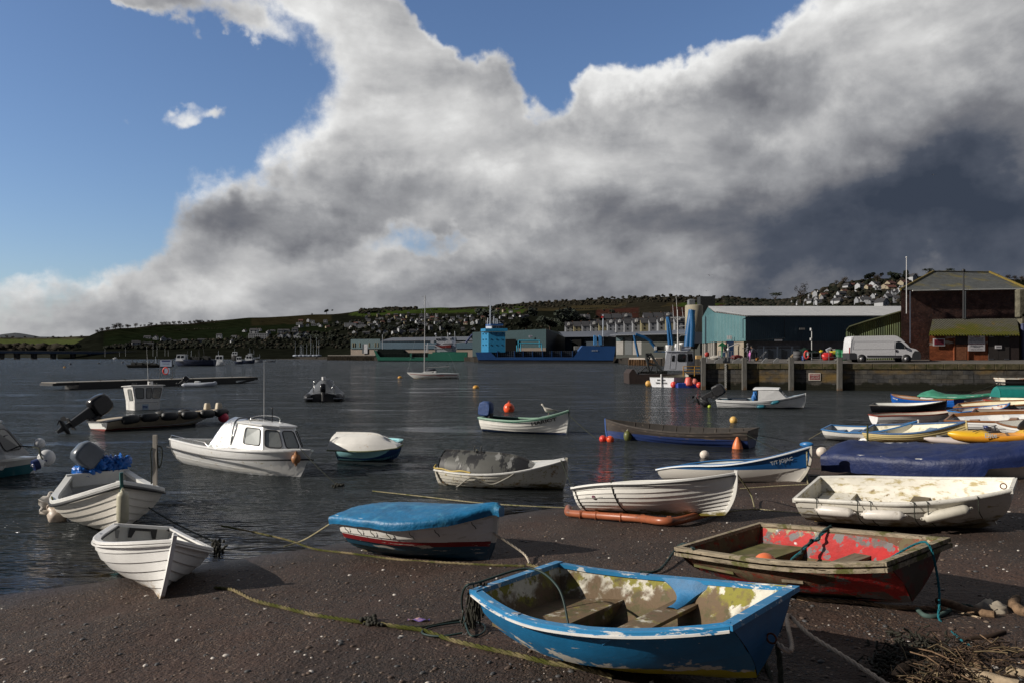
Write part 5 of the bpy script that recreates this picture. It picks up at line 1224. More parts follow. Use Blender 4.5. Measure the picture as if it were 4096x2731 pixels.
for s in(-1,1):
 mb=MB();P_=[V(hull_pt(p,t_,1,s))+V((0,-.03*s, .12))for t_ in(.01, .12, .25, .38)];mb.tube([V(hull_pt(p, .0,1,s))+V((0,-.03*s, .02))]+P_+[V(hull_pt(p, .42,1,s))+V((0,-.03*s, .02))], .010,6)
 for q in P_[1:]:mb.cyl(q,q-V((0,0, .12)), .008,n=5)
 mb.build('side_rail',m_alu,T)
mb=MB();mb.tube([(.90*L0,-.12,zc+.12),(.97*L0,0,zc+.10),(.90*L0, .12,zc+.12)], .02,6);mb.box((.955*L0,0,zc+.09),(.16, .07, .05),bev=.01);mb.build('bow_fitting',m_steel,T)
q=hp_(T,p, .97, .78,-1, .12);fender(q+V((0,0, .20)),q+V((0,0,-.12)), .12,'dull orange fender hanging on the bow of the white cabin cruiser',mat('dull_orange',(.34, .15, .06), .5,var=.2))
# --- flat work boat with wheelhouse
wb=hullmat('workboat_hull',(.66, .66, .62),bottom=(.20, .03, .02),zb=.27,dirt=.4,dirtcol=(.2, .15, .08),rough=.4,zd=.4)
wdk=mat('work_deck',(.46, .38, .27), .6,var=.12)
T,p=boat('workboat','work_boat','open work boat with tall white wheelhouse, black fender bags and big black outboard',wb,wdk,mat('workboat_rail',(.04, .04, .04), .6),n=1,lap=0,rail=(.16, .03, .04),floor=.42,keel=False,cat='boat')
b_wb=T;p_wb=p;L0=p['L']
decky(p, .0, .22, .02).build('aft_deck',wdk,T);decky(p, .80, .99, .02).build('foredeck',wdk,T)
q1=onplane(T,540,1657, .62);q2=onplane(T,635,1648, .62);
xa,ya=q1.x,q1.y
xb=min((abs((lambda w_:CXP+w_.x/w_.y*FPX)(THM[T.name]@V((xa+i*.02,ya, .62)))-637),xa+i*.02)for i in range(20,200))[1]
wv=onplane(T,468,1655, .62);yb=min(ya+1.15,wv.y if wv.y>ya+.5 else ya+1.1)
z0= .42;z1=2.30
bt=[(xa,ya),(xb,ya),(xb,yb),(xa,yb)]
bm_=[(xa-.02,ya-.03,1.45),(xb+.06,ya-.03,1.45),(xb+.06,yb+.03,1.45),(xa-.02,yb+.03,1.45)]
m_wh=mat('wheelhouse_white',(.64, .63, .60), .45,var=.08,layers=[((.36, .30, .20),7, .67, .05)])
C=wheelhouse(T,[(x,y,z0)for x,y in bt],bm_,m_wh,m_glass,doors=[(3, .35, .95, .05, .99)],name='lower_house')
C2=wheelhouse(T,[(x,y,z+.001)for x,y,z in bm_],[(xa-.16,ya-.06,z1),(xb+.26,ya-.06,z1),(xb+.26,yb+.06,z1),(xa-.16,yb+.06,z1)],m_wh,m_glass,panes=[(0, .08, .36, .12, .86),(0, .44, .62, .12, .86),(0, .66, .96, .12, .86),(1, .08, .92, .15, .85),(2, .1, .9, .15, .85),(3, .45, .85, .0, .80)],roof_m=m_wh,over=.10,roof_t=.05,crown=.02,name='wheelhouse')
A=V((xa+.42*(xb-xa),ya-.02,1.05));MB().box((A.x,A.y,A.z),(.36, .02, .34)).build('company_sign',mat('sign_pale_blue',(.35, .45, .55), .5),T)
text('tms', .26,'',T,frame((A.x-.02,A.y-.012,A.z+.02),(1,0,0),(0,0,1)),font_w=.30,name='sign_lettering',mat_=mat('sign_navy',(.005, .03, .16), .5),bold=.03)
MB().cyl((xa+.1,ya-.05,1.32),(xb-.1,ya-.05,1.32), .015,n=6).build('grab_rail',m_alu,T)
mb=MB();mb.cyl((xb-.25,(ya+yb)/2,z1+.06),(xb-.25,(ya+yb)/2,z1+.28), .15,n=14);mb.build('radar_dome',mat('radar_white',(.7, .7, .7), .4),T)
mb=MB()
for dx in(.1, .25, .55):mb.ball((xb-dx+.05,ya+.12,z1+.14), .05,n=8,m=6);mb.cyl((xb-dx+.05,ya+.12,z1+.05),(xb-dx+.05,ya+.12,z1+.12), .015,n=6)
for dx in(.05, .18):mb.ball((xa+dx,ya+.3,z1+.16), .06,(1.3, .8, .8),n=8,m=6)
mb.build('deck_lamp',m_blackgloss,T)
mb=MB();mb.tube([(xb-.45,ya+.4,z1+.05),(xb-.52,ya+.4,z1+2.4)],[.012, .004],5);mb.build('radio_aerial',MATS['aerial_white'],T)
for s in(1,-1):MB().box((.97*L0,s*.55,hull_zs(p, .97)+.18),(.30, .26, .32),bev=.03,taper=(.7, .9)).build('bow_post',mat('post_pale',(.5, .44, .34), .6),T)
outboard(T,(-.18,-.35,p['Hs']+.18),R(58),R(10),1.75,m_blackgloss)
m_bag=mat('black_fender_bag',(.016, .017, .019), .5,var=.2,bump=.01,bs=12)
for i,t_ in enumerate((.10, .25, .41, .58, .75, .90)):
 a=hp_(T,p,t_, .97,-1, .13);b_=hp_(T,p,t_+.13, .97,-1, .13);mb=MB();d=(b_-a);L2=d.length;qr=V((1,0,0)).rotation_difference(d.normalized()).to_matrix().to_4x4();mb.M=Matrix.Translation(a)@qr
 mb.lathe([(.02,0),(.14, .02),(.19, .12),(.20,L2/2),(.19,L2-.12),(.14,L2-.02),(.02,L2)],axis='X',n=14)
 solo(mb,'fender_bag',m_bag,'black fender bag %s on the near side of the work boat'%('nearest the stern','second from the stern','below the wheelhouse front','third from the bow','second from the bow','nearest the bow')[i],'fender','black fender bags on the work boat')
for i,t_ in enumerate((.06, .60, .80)):
 a=hp_(T,p,t_,1,1, .02)+V((0,0, .02));mb=MB();mb.ball(a, .15,(2.2,1,1),14,8);solo(mb,'fender_bag',m_bag,'black fender bag %s along the far side of the work boat'%('aft','midway','forward')[i],'fender','black fender bags on the work boat')
q=hp_(T,p,1, .9,-1, .05);ballbuoy(W(893,1668,q.y-.2), .24,'pinkish red ball buoy at the bow of the work boat',mat('pink_buoy',(.66, .04, .09), .4,var=.1),rot=(0,1.2))
mb=MB();mb.tube([(.34+.13*math.cos(a),0, .0+.16*math.sin(a))for a in[k*math.pi/8 for k in range(16)]], .05,8,closed=True)
# --- cabin boat cut by the left edge
T,p=boat('left_cabin','cabin_boat','small cabin boat with clear canopy and turquoise hull stripe, cut by the left edge',hullmat('lc_hull',(.50, .50, .48),bottom=(.015, .12, .15),zb=.52,dirt=.4,dirtcol=(.25, .14, .05),zd=.35,layers=[((.30, .18, .08), .001, .5, .01,(.2, .2002,-9,-9))]),m_gel,mat('lc_rail',(.58, .58, .58), .4),n=1,lap=0,rail=(.18, .03, .04),floor=.3,cat='boat',keel=False)
b_lc=T;p_lc=p;L0=p['L'];zc=hull_zs(p, .6)
decky(p, .75, .99, .06).build('foredeck',m_gel,T)
m_clear=mat('clear_vinyl',(.30, .30, .31), .25,var=.25,vs=4,bump=.03,bs=5,alpha=.75)
wheelhouse(T,[(.3*L0,-.9,zc),(.82*L0,-.72,zc),(.95*L0,-.28,zc+.02),(.95*L0, .28,zc+.02),(.82*L0, .72,zc),(.3*L0, .9,zc)],[(.3*L0,-.72,zc+1.0),(.74*L0,-.62,zc+.98),(.82*L0,-.24,zc+.92),(.82*L0, .24,zc+.92),(.74*L0, .62,zc+.98),(.3*L0, .72,zc+1.0)],m_clear,m_dkglass,panes=[(0, .05, .45, .15, .85),(0, .5, .92, .15, .85),(1, .1, .9, .2, .8),(2, .1, .9, .2, .8)],roof_m=mat('lc_roof',(.55, .55, .56), .4,var=.1),over=.03,name='canopy')
mb=MB();P_=[[V((x*L0,y,zc+1.08-.05*abs(y)-(.45 if x> .78 else 0)+mnoise.noise(V((x*9,y*3,0)))*.03))for y in(-.5,-.2, .15, .5)]for x in(.58, .66, .74, .79, .84)];mb.grid(P_,True);mb.build('navy_cloth',mat('navy_cloth',(.012, .025, .09), .6,var=.2,bump=.02,bs=8),T)
mb=MB();mb.box((.60*L0,-.1,zc+1.3),(.10, .08, .45),rot=Matrix.Rotation(R(10),3,'Y'));mb.build('timber_prop',mat('pale_timber',(.45, .40, .32), .7),T)
MB().box((.60*L0, .05,zc+1.1),(.35, .3, .18),bev=.05).build('roof_box',m_black,T)
fg='fenders at the bow of the left cabin boat'
ballbuoy(W(186,1830,19.6), .20,'large white ball fender at the bow of the boat cut by the left edge',mat('clean_fender2',(.66, .66, .66), .4),neck=False)
ballbuoy(W(158,1772,20.4), .13,'smaller white ball fender above the bow of the boat cut by the left edge',MATS['clean_fender2'],neck=False)
FT=fender(W(180,1843,19.0),W(130,1862,18.8), .125,'navy and white cylinder fender at the bow of the left edge boat',MATS['clean_fender2'],MATS['navy_fender'])
mb=MB();d0,d1=V(W(180,1843,19.0)),V(W(130,1862,18.8));mb.cyl(d0.lerp(d1, .5),d0.lerp(d1, .96), .128,n=18);mb.build('navy_end',MATS['navy_fender'],FT,world=True)
rope([hp_(T,p, .9,1,-1, .0)+V((0,0, .35)),V(W(150,1790,19.8)),V(W(160,1815,19.4)),V(W(170,1835,19.2))], .018,'dark weedy rope joining the fenders at the left edge',m_rope_dark,weed=12)
# --- grey covered inflatable
A=V(G(1293,1606,0));T=thing('inflatable_boat','grey covered rigid inflatable seen from the stern, with steel arch, in mid channel','boat',(A.x,A.y,0),R(100));b_rib=T
def tubeboat(T,L_,B_,r,z,m,n=12):
 P_=[(0,-B_/2+r,z)]+[(L_*f,-(B_/2-r)*(1 if f< .6 else math.cos((f-.6)/.4*1.35)),z+.18*max(0,f-.5))for f in(.2, .4, .6, .75, .88, .96)]+[(L_,0,z+.16)]
 P_+=[(x,-y,zz)for x,y,zz in P_[-2::-1]]
 mb=MB();mb.tube([(-.25,P_[0][1],z)]+catmull(P_,4)+[(-.25,P_[-1][1],z)],[r*.3]+[r]*(len(catmull(P_,4)))+[r*.3],n);return mb.build('tube',m,T)
tubeboat(T,5.6,2.7, .30, .28,mat('hypalon_black',(.02, .022, .026), .45,var=.1))
mb=MB()
for s in(1,-1):mb.box((-.14,s*1.02, .26),(.26, .62, .06))
mb.build('reflective_band',mat('grey_band',(.34, .35, .37), .4),T)
mb=MB();rows=[]
for i in range(13):
 f=i/12;x= .05+5.3*f;ztop=interp([(0, .62),(.12, .85),(.30,1.30),(.42,1.62),(.5,1.60),(.65,1.0),(1, .55)],f);hw=1.28*(1 if f< .55 else math.cos((f-.55)/.45*1.3));row=[]
 for j in range(21):
  a=(j-10)/10;y=a*hw;zz= .40+(ztop-.40)*max(0,1-abs(a)**1.3)**.9+mnoise.noise(V((x*2,a*3,2)))*.05+mnoise.noise(V((x*5,a*7,3)))*.025;row.append(V((x,y,zz)))
 rows.append(row)
mb.grid(rows,True);mb.add(rows[0],[list(range(21))]);mb.build('cover',mat('grey_canvas',(.085, .09, .098), .55,var=.15,vs=3,bump=.03,bs=3),T)
mb=MB();mb.tube(catmull([(.45,-.72, .55),(.42,-.70,1.25),(.40,-.55,1.48),(.40,0,1.52),(.40, .55,1.48),(.42, .70,1.25),(.45, .72, .55)],4), .032,8)
for s in(1,-1):mb.tube([(.1, .66*s, .6),(.1, .62*s,1.0),(.42, .7*s,1.25)], .025,6)
mb.build('roll_bar',m_alu,T)
MB().cyl((.42, .0,1.52),(.42,0,1.75), .13,n=14).build('radar_dome',MATS['radar_white'],T)
MB().box((0,0, .28),(.06,1.5, .5)).build('transom',m_black,T)
outboard(T,(-.05,0, .62),R(20),0,1.2,m_blackgloss)
# --- yacht
A=V(G(1731,1513,0));T=thing('sailing_yacht','moored white sailing yacht with red stripe and tall bare mast in mid channel','yacht',(A.x,A.y,0),math.pi);b_ya=T
k_=A.y/FPX;YL=208*k_
FIT['yacht']=((0,0,0,0,0,0),dict(L=YL,B=2.3,D=1.0,Hs=.95,Hb=1.15,tw=.45,rake=1.4,sr=-.0,dead=.4,pw=1.2,bp=2.0))
p=hdef(**FIT['yacht'][1]);yh=hullmat('yacht_hull',(.60, .59, .56),bottom=(.05, .04, .03),zb=.22,stripe=(.26, .01, .015),zs=(.74, .86),dirt=.3,zd=.4,dirtcol=(.3, .25, .12),soft=.002)
# the stripe band: red only between two heights, white again above
mb=hull_mesh(p,1,0,th=.03,sub=10);
def sh(o,dx,dz):o.location=(dx,0,dz);return o
hy=mat('yacht_white',(.62, .61, .58), .3,var=.05,layers=[((.30, .22, .10),4, .6, .1,(.2, .6, .2,-.2))])
sh(mb.build('hull',[hy,hy,hy],T,recalc=False),-YL/2,-.25)
mb=MB()
for s in(1,-1):mb.grid([[V(hull_pt(p,t_,u_,s, .012))for t_ in[.03+.93*i/24 for i in range(25)]]for u_ in(.80, .86)])
sh(mb.build('red_stripe',mat('yacht_red',(.26, .01, .015), .4),T),-YL/2,-.25)
sh(decky(p, .0, .98, .06).build('deck',mat('deck_grey',(.40, .41, .42), .5),T),-YL/2,-.25)
wheelhouse(T,[(-.5,-.5, .78),(1.6,-.35, .86),(1.6, .35, .86),(-.5, .5, .78)],[(-.5,-.42,1.1),(1.0,-.28,1.02),(1.0, .28,1.02),(-.5, .42,1.1)],mat('yacht_cabin',(.5, .5, .5), .4),m_dkglass,panes=[(0, .2, .8, .3, .8),(2, .2, .8, .3, .8)],name='coachroof')
mx=-(1697-1731)*k_;mh=(1513-1183)*k_
mb=MB();mb.tube([(mx,0, .9),(mx-.03,0,1.2),(mx-.12,0,mh)],[.085, .075, .055],8);mb.build('mast',mat('mast_grey',(.35, .35, .35), .4,metal=.3),T)
mb=MB()
mb.tube([(mx-.05, .0,1.55),(mx-3.6,0,1.75)], .045,6);mb.build('boom',MATS['mast_grey'],T)
mb=MB();mb.tube([(mx-.1,0,mh-.1),(mx+.35,0,mh-.12)], .02,5);mb.tube([(mx+.02,-.5,mh*.6),(mx,0,mh*.6+.03),(mx+.02, .5,mh*.6)], .018,5);mb.build('spreader',MATS['mast_grey'],T)
mb=MB()
for q in((YL/2-.1,0, .95),(-YL/2+.2,0, .8),(mx, .9, .9),(mx,-.9, .9)):mb.tube([(mx-.12,0,mh-.15),q], .007,4)
mb.build('rigging',m_steel,T)
mb=MB();mb.ball((.2,0,1.25), .4,(1.9, .8, .5),14,8,jit=.3);mb.build('sprayhood',mat('dark_canvas',(.03, .035, .05), .7,var=.2),T)
mb=MB();mb.box((mx-3.4,0,1.55),(.06, .05, .8));mb.tube([(-YL/2+.5, .1, .8),(-YL/2+.1+.8, .1,1.7)], .04,5);mb.build('stern_gear',m_black,T)
MB().tube(catmull([(YL/2-.9,-.45, .9),(YL/2-.6,-.42,1.4),(YL/2+.0,0,1.45),(YL/2-.6, .42,1.4),(YL/2-.9, .45, .9)],4), .02,5).build('pulpit',m_alu,T)
text('fiffaux', .42,'',T,frame((-YL/2+YL*.34,1.05, .50),(-1,0,0),(0,0,1)),name='name_lettering',mat_=MATS['yacht_red'])
# --- navy cover on a white boat at the right
A=V(Bp(3400,1888, .1));B_=V(Bp(4330,1930, .0));L2=(V((B_.x,B_.y))-V((A.x,A.y))).length
FIT['navy']=((A.x+.1,A.y+.7,A.z-.02,math.atan2(B_.y-A.y,B_.x-A.x), .02, .10),dict(L=L2,B=1.75,D=.56,Hs=.48,Hb=.85,tw=.75,rake=.3,dead=.3))
T,p=boat('navy','rowing_boat','white boat hidden under a large navy blue tarpaulin, behind the grubby white dinghy',hullmat('nv_hull',(.62, .58, .54),dirt=.3,zd=.2),wt_i,rail_white,n=7,lap=.012,floor=.12)
b_nv=T;p_nv=p
cover(T,p,mat('navy_pvc',(.004, .014, .075), .55,var=.25,vs=2,bump=.03,bs=4),drop=.30,out=.10,wr=.03,t0=-.03,t1=1.0,N=60,ridgef=lambda t: .18*math.exp(-((t-.06)/.10)**2)+.02+.16*max(0,min(1,(t-.2)/.5)),dropf=lambda t: .40 if t< .75 else .26,seed=3,vary=.1)
# --- kayaks
def kayak(name,label,A,B_,w,h,m,rot=0,cat='kayak',cockpit=True):
 d=B_-A;L_=d.length;T=thing(name,label,cat,tuple(A),math.atan2(d.y,d.x),math.asin(d.z/L_),rot);mb=MB();rows=[]
 for i in range(25):
  f=i/24;k=math.sin(math.pi*min(.999,max(.001,f)))**.55;hw=w/2*k+.01;zz= .10*abs(2*f-1)**3;row=[]
  for j in range(16):
   a=2*math.pi*j/16;y=math.cos(a)*hw;z=math.sin(a)*h/2*(k**.5)*(1.0 if math.sin(a)<0 else .75)
   if math.sin(a)> .3 and cockpit and(.30<f< .62):z-=h*.38*(1-abs(math.cos(a))**2)
   row.append(V((f*L_,y,z+h/2+zz)))
  rows.append(row)
 mb.grid(rows,True,closed=True);mb.add(rows[0],[list(range(16))]);mb.add(rows[-1],[list(range(16))]);mb.build('hull',m,T)
 return T,L_
A=V(G(3795,1784,1.06));B_=V(G(4300,1770,1.2));T,L_=kayak('kayak','orange and yellow sit-on kayak lying on the white one at the right edge',A,B_, .80, .42,mat('kayak_orange',(.78, .33, .03), .35,var=.08,layers=[((.72, .42, .02),1.5, .5, .05,(.22, .30,-.5, .5))]))
b_ky=T
MB().tube([(.62*L_*.55,-.3, .40),(.75*L_*.55, .25, .42)], .02,5).build('strap',m_black,T)
mb=MB()
for a_,c_ in(((.45,-.26, .36),(1.15, .24, .44)),((.45, .24, .38),(1.15,-.28, .40))):mb.tube([a_,c_], .009,4)
props(mb.build('deck_cord',m_black,T),None)
lt=text('Elite', .15,'',T,frame((.78,-.395, .27),(1,-.03,0),(0,-.15,1)),ext=.002,name='brand_lettering',mat_=MATS['white_letters'],bold=.02)
mb=MB();M_=Matrix.Rotation(R(-28),3,'Y');mb.ball((1.75,-.05, .52), .22,(1.4, .10, .55),14,10,rot=M_);mb.tube([(1.95,-.05, .62),(2.9, .1, .9)], .016,6);mb.v=[THM[T.name]@q for q in mb.v];solo(mb,'paddle',m_black,'black paddle stuck in the cockpit of the orange kayak','paddle')
A=V(G(3698,1789, .86));B_=V(G(4250,1776,1.0));kayak('kayak','pale pinkish white kayak lying underneath the orange one',A,B_, .6, .28,mat('kayak_pale',(.66, .58, .54), .35,var=.06),cockpit=False)
A=V(G(3790,1760,1.0));B_=V(G(4120,1745,1.1))
FIT['grey_tender']=((A.x,A.y,A.z-.40,math.atan2(B_.y-A.y,B_.x-A.x),0, .1),dict(L=(B_-A).length,B=1.2,D=.42,Hs=.42,Hb=.5,tw=.85,bw=.3,rake=.2))
boat('grey_tender','dinghy','dark grey dinghy behind the orange kayak',mat('dark_grey_grp',(.10, .10, .105), .6,var=.2),mat('dgi',(.07, .07, .075), .7),mat('grey_plank',(.20, .20, .21), .7,var=.2),n=1,lap=0,cat='dinghy',floor=.1)
# --- loose buoys
def floatbuoy(px,py,rpx,label,m,z=.35,**k):
 A=V(G(px,py+rpx*z*2.0,0));r=rpx*A.y/FPX;return ballbuoy((A.x,A.y,r*.62),r,label,m,**k),A,r
T,A,r=floatbuoy(2036,1632,22,'big orange-red mooring buoy numbered 126 floating behind HARIOT',m_orange, .32,seam=False)
text('126',r*.55,'',T,frame((0,-r*1.0,r*.35),(1,0,0),(0,-.3,1)),name='numerals',mat_=m_black,bold=.02)
mb=MB();mb.tube([(math.cos(a)*r*.22,0,r*1.35+math.sin(a)*r*.22)for a in[k*math.pi/6 for k in range(12)]],r*.05,6,closed=True);mb.build('ring',m_black,T)
ybm=mat('yellow_ochre_buoy',(.52, .26, .03), .45,var=.15);ywm=mat('pale_yellow_buoy',(.68, .42, .12), .4,var=.12);cwm=mat('cream_buoy',(.68, .60, .52), .45,var=.12)
for px,py,rp,lb,m in((1600,1508,9.5,'ochre mooring buoy at the bow of the sailing yacht',ybm),(1904,1548,13,'ochre mooring buoy alone in the channel right of the yacht',ybm)):
 A=V(G(px,py+3,0));r=rp*A.y/FPX;T=thing('buoy',lb,'buoy',(A.x,A.y, .05),0,group='ochre mooring buoys');MB().ball((0,0,0),r,(1,1, .75),16,10).build('body',m,T);MB().cyl((0,0,r*.7),(0,0,r*.95),r*.12,n=8).build('eye',m_black,T)
floatbuoy(2934,1677,15,'pale yellow ball buoy floating behind the dark rowing boat',ywm, .38,neck=False)
floatbuoy(2818,1815,18,'cream white ball buoy floating below the dark rowing boat',cwm, .38,neck=False,rot=(.3,1.4))
floatbuoy(2838,1624,7,'small lime green ball buoy by the bagged outboard',mat('lime_buoy',(.40, .50, .05), .4), .38,neck=False)
A=V(Bp(3287,1826));ballbuoy((A.x,A.y,A.z+.145), .155,'cream ball buoy lying on the shingle beside the navy cover',cwm,neck=False,rot=(.4,1.3))
floatbuoy(2412,1752,15,'red-orange ball buoy at the bow of the dark rowing boat, left of a pair',m_redb, .38,rot=(1.5,1.3));floatbuoy(2441,1754,15,'red-orange ball buoy at the bow of the dark rowing boat, right of a pair',m_orange, .38,rot=(.5,1.0))
T,p=b_bk,p_bk;q=hp_(T,p, .06, .55,1, .12)
T2=thing('buoy','pear shaped orange and cream buoy hanging near the stern of the dark rowing boat','buoy',tuple(q+V((0,-.05,-.05))));mb=MB();mb.lathe([(.005,-.30),(.07,-.26),(.16,-.14),(.185, .0),(.15, .16),(.08, .32),(.03, .42),(.005, .44)],n=18)
mb.build('body',mat('pear_orange',(.72, .20, .07), .45,var=.1,layers=[((.55, .38, .25), .001, .5, .01,(-.09,-.0899,1,-1))]),T2)
ballbuoy(hp_(T,p, .0, .35,1, .22)+V((.25, .1,-.02)), .20,'dark blue ball fender under the stern of the dark rowing boat',MATS['navy_fender'],neck=False)
for px,py,c_ in((258,1470,ybm),(281,1457,m_black),(395,1454,m_black),(490,1451,m_black)):
 A=V(G(px,py,0));r=5*A.y/FPX;mb=MB();mb.ball((A.x,A.y,r*.3),r,(1,1, .8),10,7);solo(mb,'buoy',c_,{258:'ochre buoy farthest left, in the channel below the bridge',281:'dark buoy just above the ochre one at far left',395:'dark buoy below the middle bridge piers',490:'dark buoy left of the dredging raft'}[px],'buoy','small far buoys in the channel')
# --- pontoon with sign
A=V(G(190,1543,0));B_=V(G(1030,1530,0));A2=V(G(300,1557,0));d=(B_-A2);L_=d.length;yaw_=math.atan2(d.y,d.x)
T=thing('pontoon','long dark floating pontoon with pale deck edge, behind the work boat','pontoon',(A2.x,A2.y,0),yaw_)
mb=MB();mb.box((L_*.44,1.3, .22),(L_*.84,2.4, .85));mb.box((L_*.93,1.3, .50),(L_*.16,2.2, .30));mb.box((-L_*.03,1.3, .52),(L_*.12,2.2, .22));mb.tube([(L_*.99, .3, .4),(L_*.87, .3, .0)], .12,6);mb.build('hull',mat('tarred_steel',(.012, .012, .013), .6,var=.2),T)
mb=MB();mb.box((L_*.46,1.3, .69),(L_*1.08,2.5, .07));mb.build('deck',mat('pontoon_deck',(.24, .22, .19), .7,var=.2),T)
for i in range(9):MB().tube([(L_*(.0+i*.12), .25, .72),(L_*(.0+i*.12), .25, .84),(L_*(.0+i*.12)+.25, .25, .85),(L_*(.0+i*.12)-.25, .25, .85)], .03,5).build('cleat',m_black,T)
q=onplane(T,669,1512, .72);k_=(THM[T.name]@q).y/FPX
TS=thing('information_sign','blue headed notice board on two posts standing on the pontoon','sign',tuple(THM[T.name]@V((q.x,q.y+.2, .72))),0)
for s in(-1,1):MB().box((s*25*k_,0,30*k_),(.05, .05,62*k_)).build('post',m_steel,TS)
MB().box((0,0,60*k_),(52*k_, .06,30*k_)).build('frame',mat('sign_frame',(.10, .11, .13), .5),TS)
MB().box((0,-.04,60*k_),(46*k_, .03,25*k_)).build('panel',mat('sign_panel',(.32, .38, .50), .5),TS)
MB().box((0,-.06,69*k_),(34*k_, .02,5*k_)).build('header',mat('sign_header',(.01, .02, .12), .5),TS)
text('VISITORS',5*k_,'',TS,frame((0,-.065,58*k_),(1,0,0),(0,0,1)),font_w=26*k_,name='lettering',mat_=MATS['sign_header'])
MB().box((6*k_,-.10,30*k_),(22*k_, .03,24*k_)).build('lower_panel',MATS['sign_panel'],TS)
mb=MB();mb.tube([(math.cos(a)*11*k_,0,math.sin(a)*12.5*k_)for a in[k*math.pi/12 for k in range(24)]],3.6*k_,8,closed=True);mb.M=None
for v in mb.v:v+=V(tuple(THM[TS.name].translation))+V((0,-.03,30*k_))
solo(mb,'lifebuoy',mat('lifebuoy_red',(.62, .04, .03), .5),'red lifebuoy hanging below the notice board on the pontoon','lifebuoy')
A=V(G(795,1546,0));T=thing('inflatable_dinghy','pale grey inflatable dinghy with black outboard moored at the pontoon','dinghy',(A.x-1.4,A.y+.1,0),R(4))
tubeboat(T,3.0,1.5, .22, .20,mat('hypalon_grey',(.36, .39, .45), .45,var=.08));MB().box((1.2,0, .35),(.5, .5, .5),bev=.05).build('console',MATS['radar_white'],T);outboard(T,(-.05,0, .5),R(50),0,1.1)
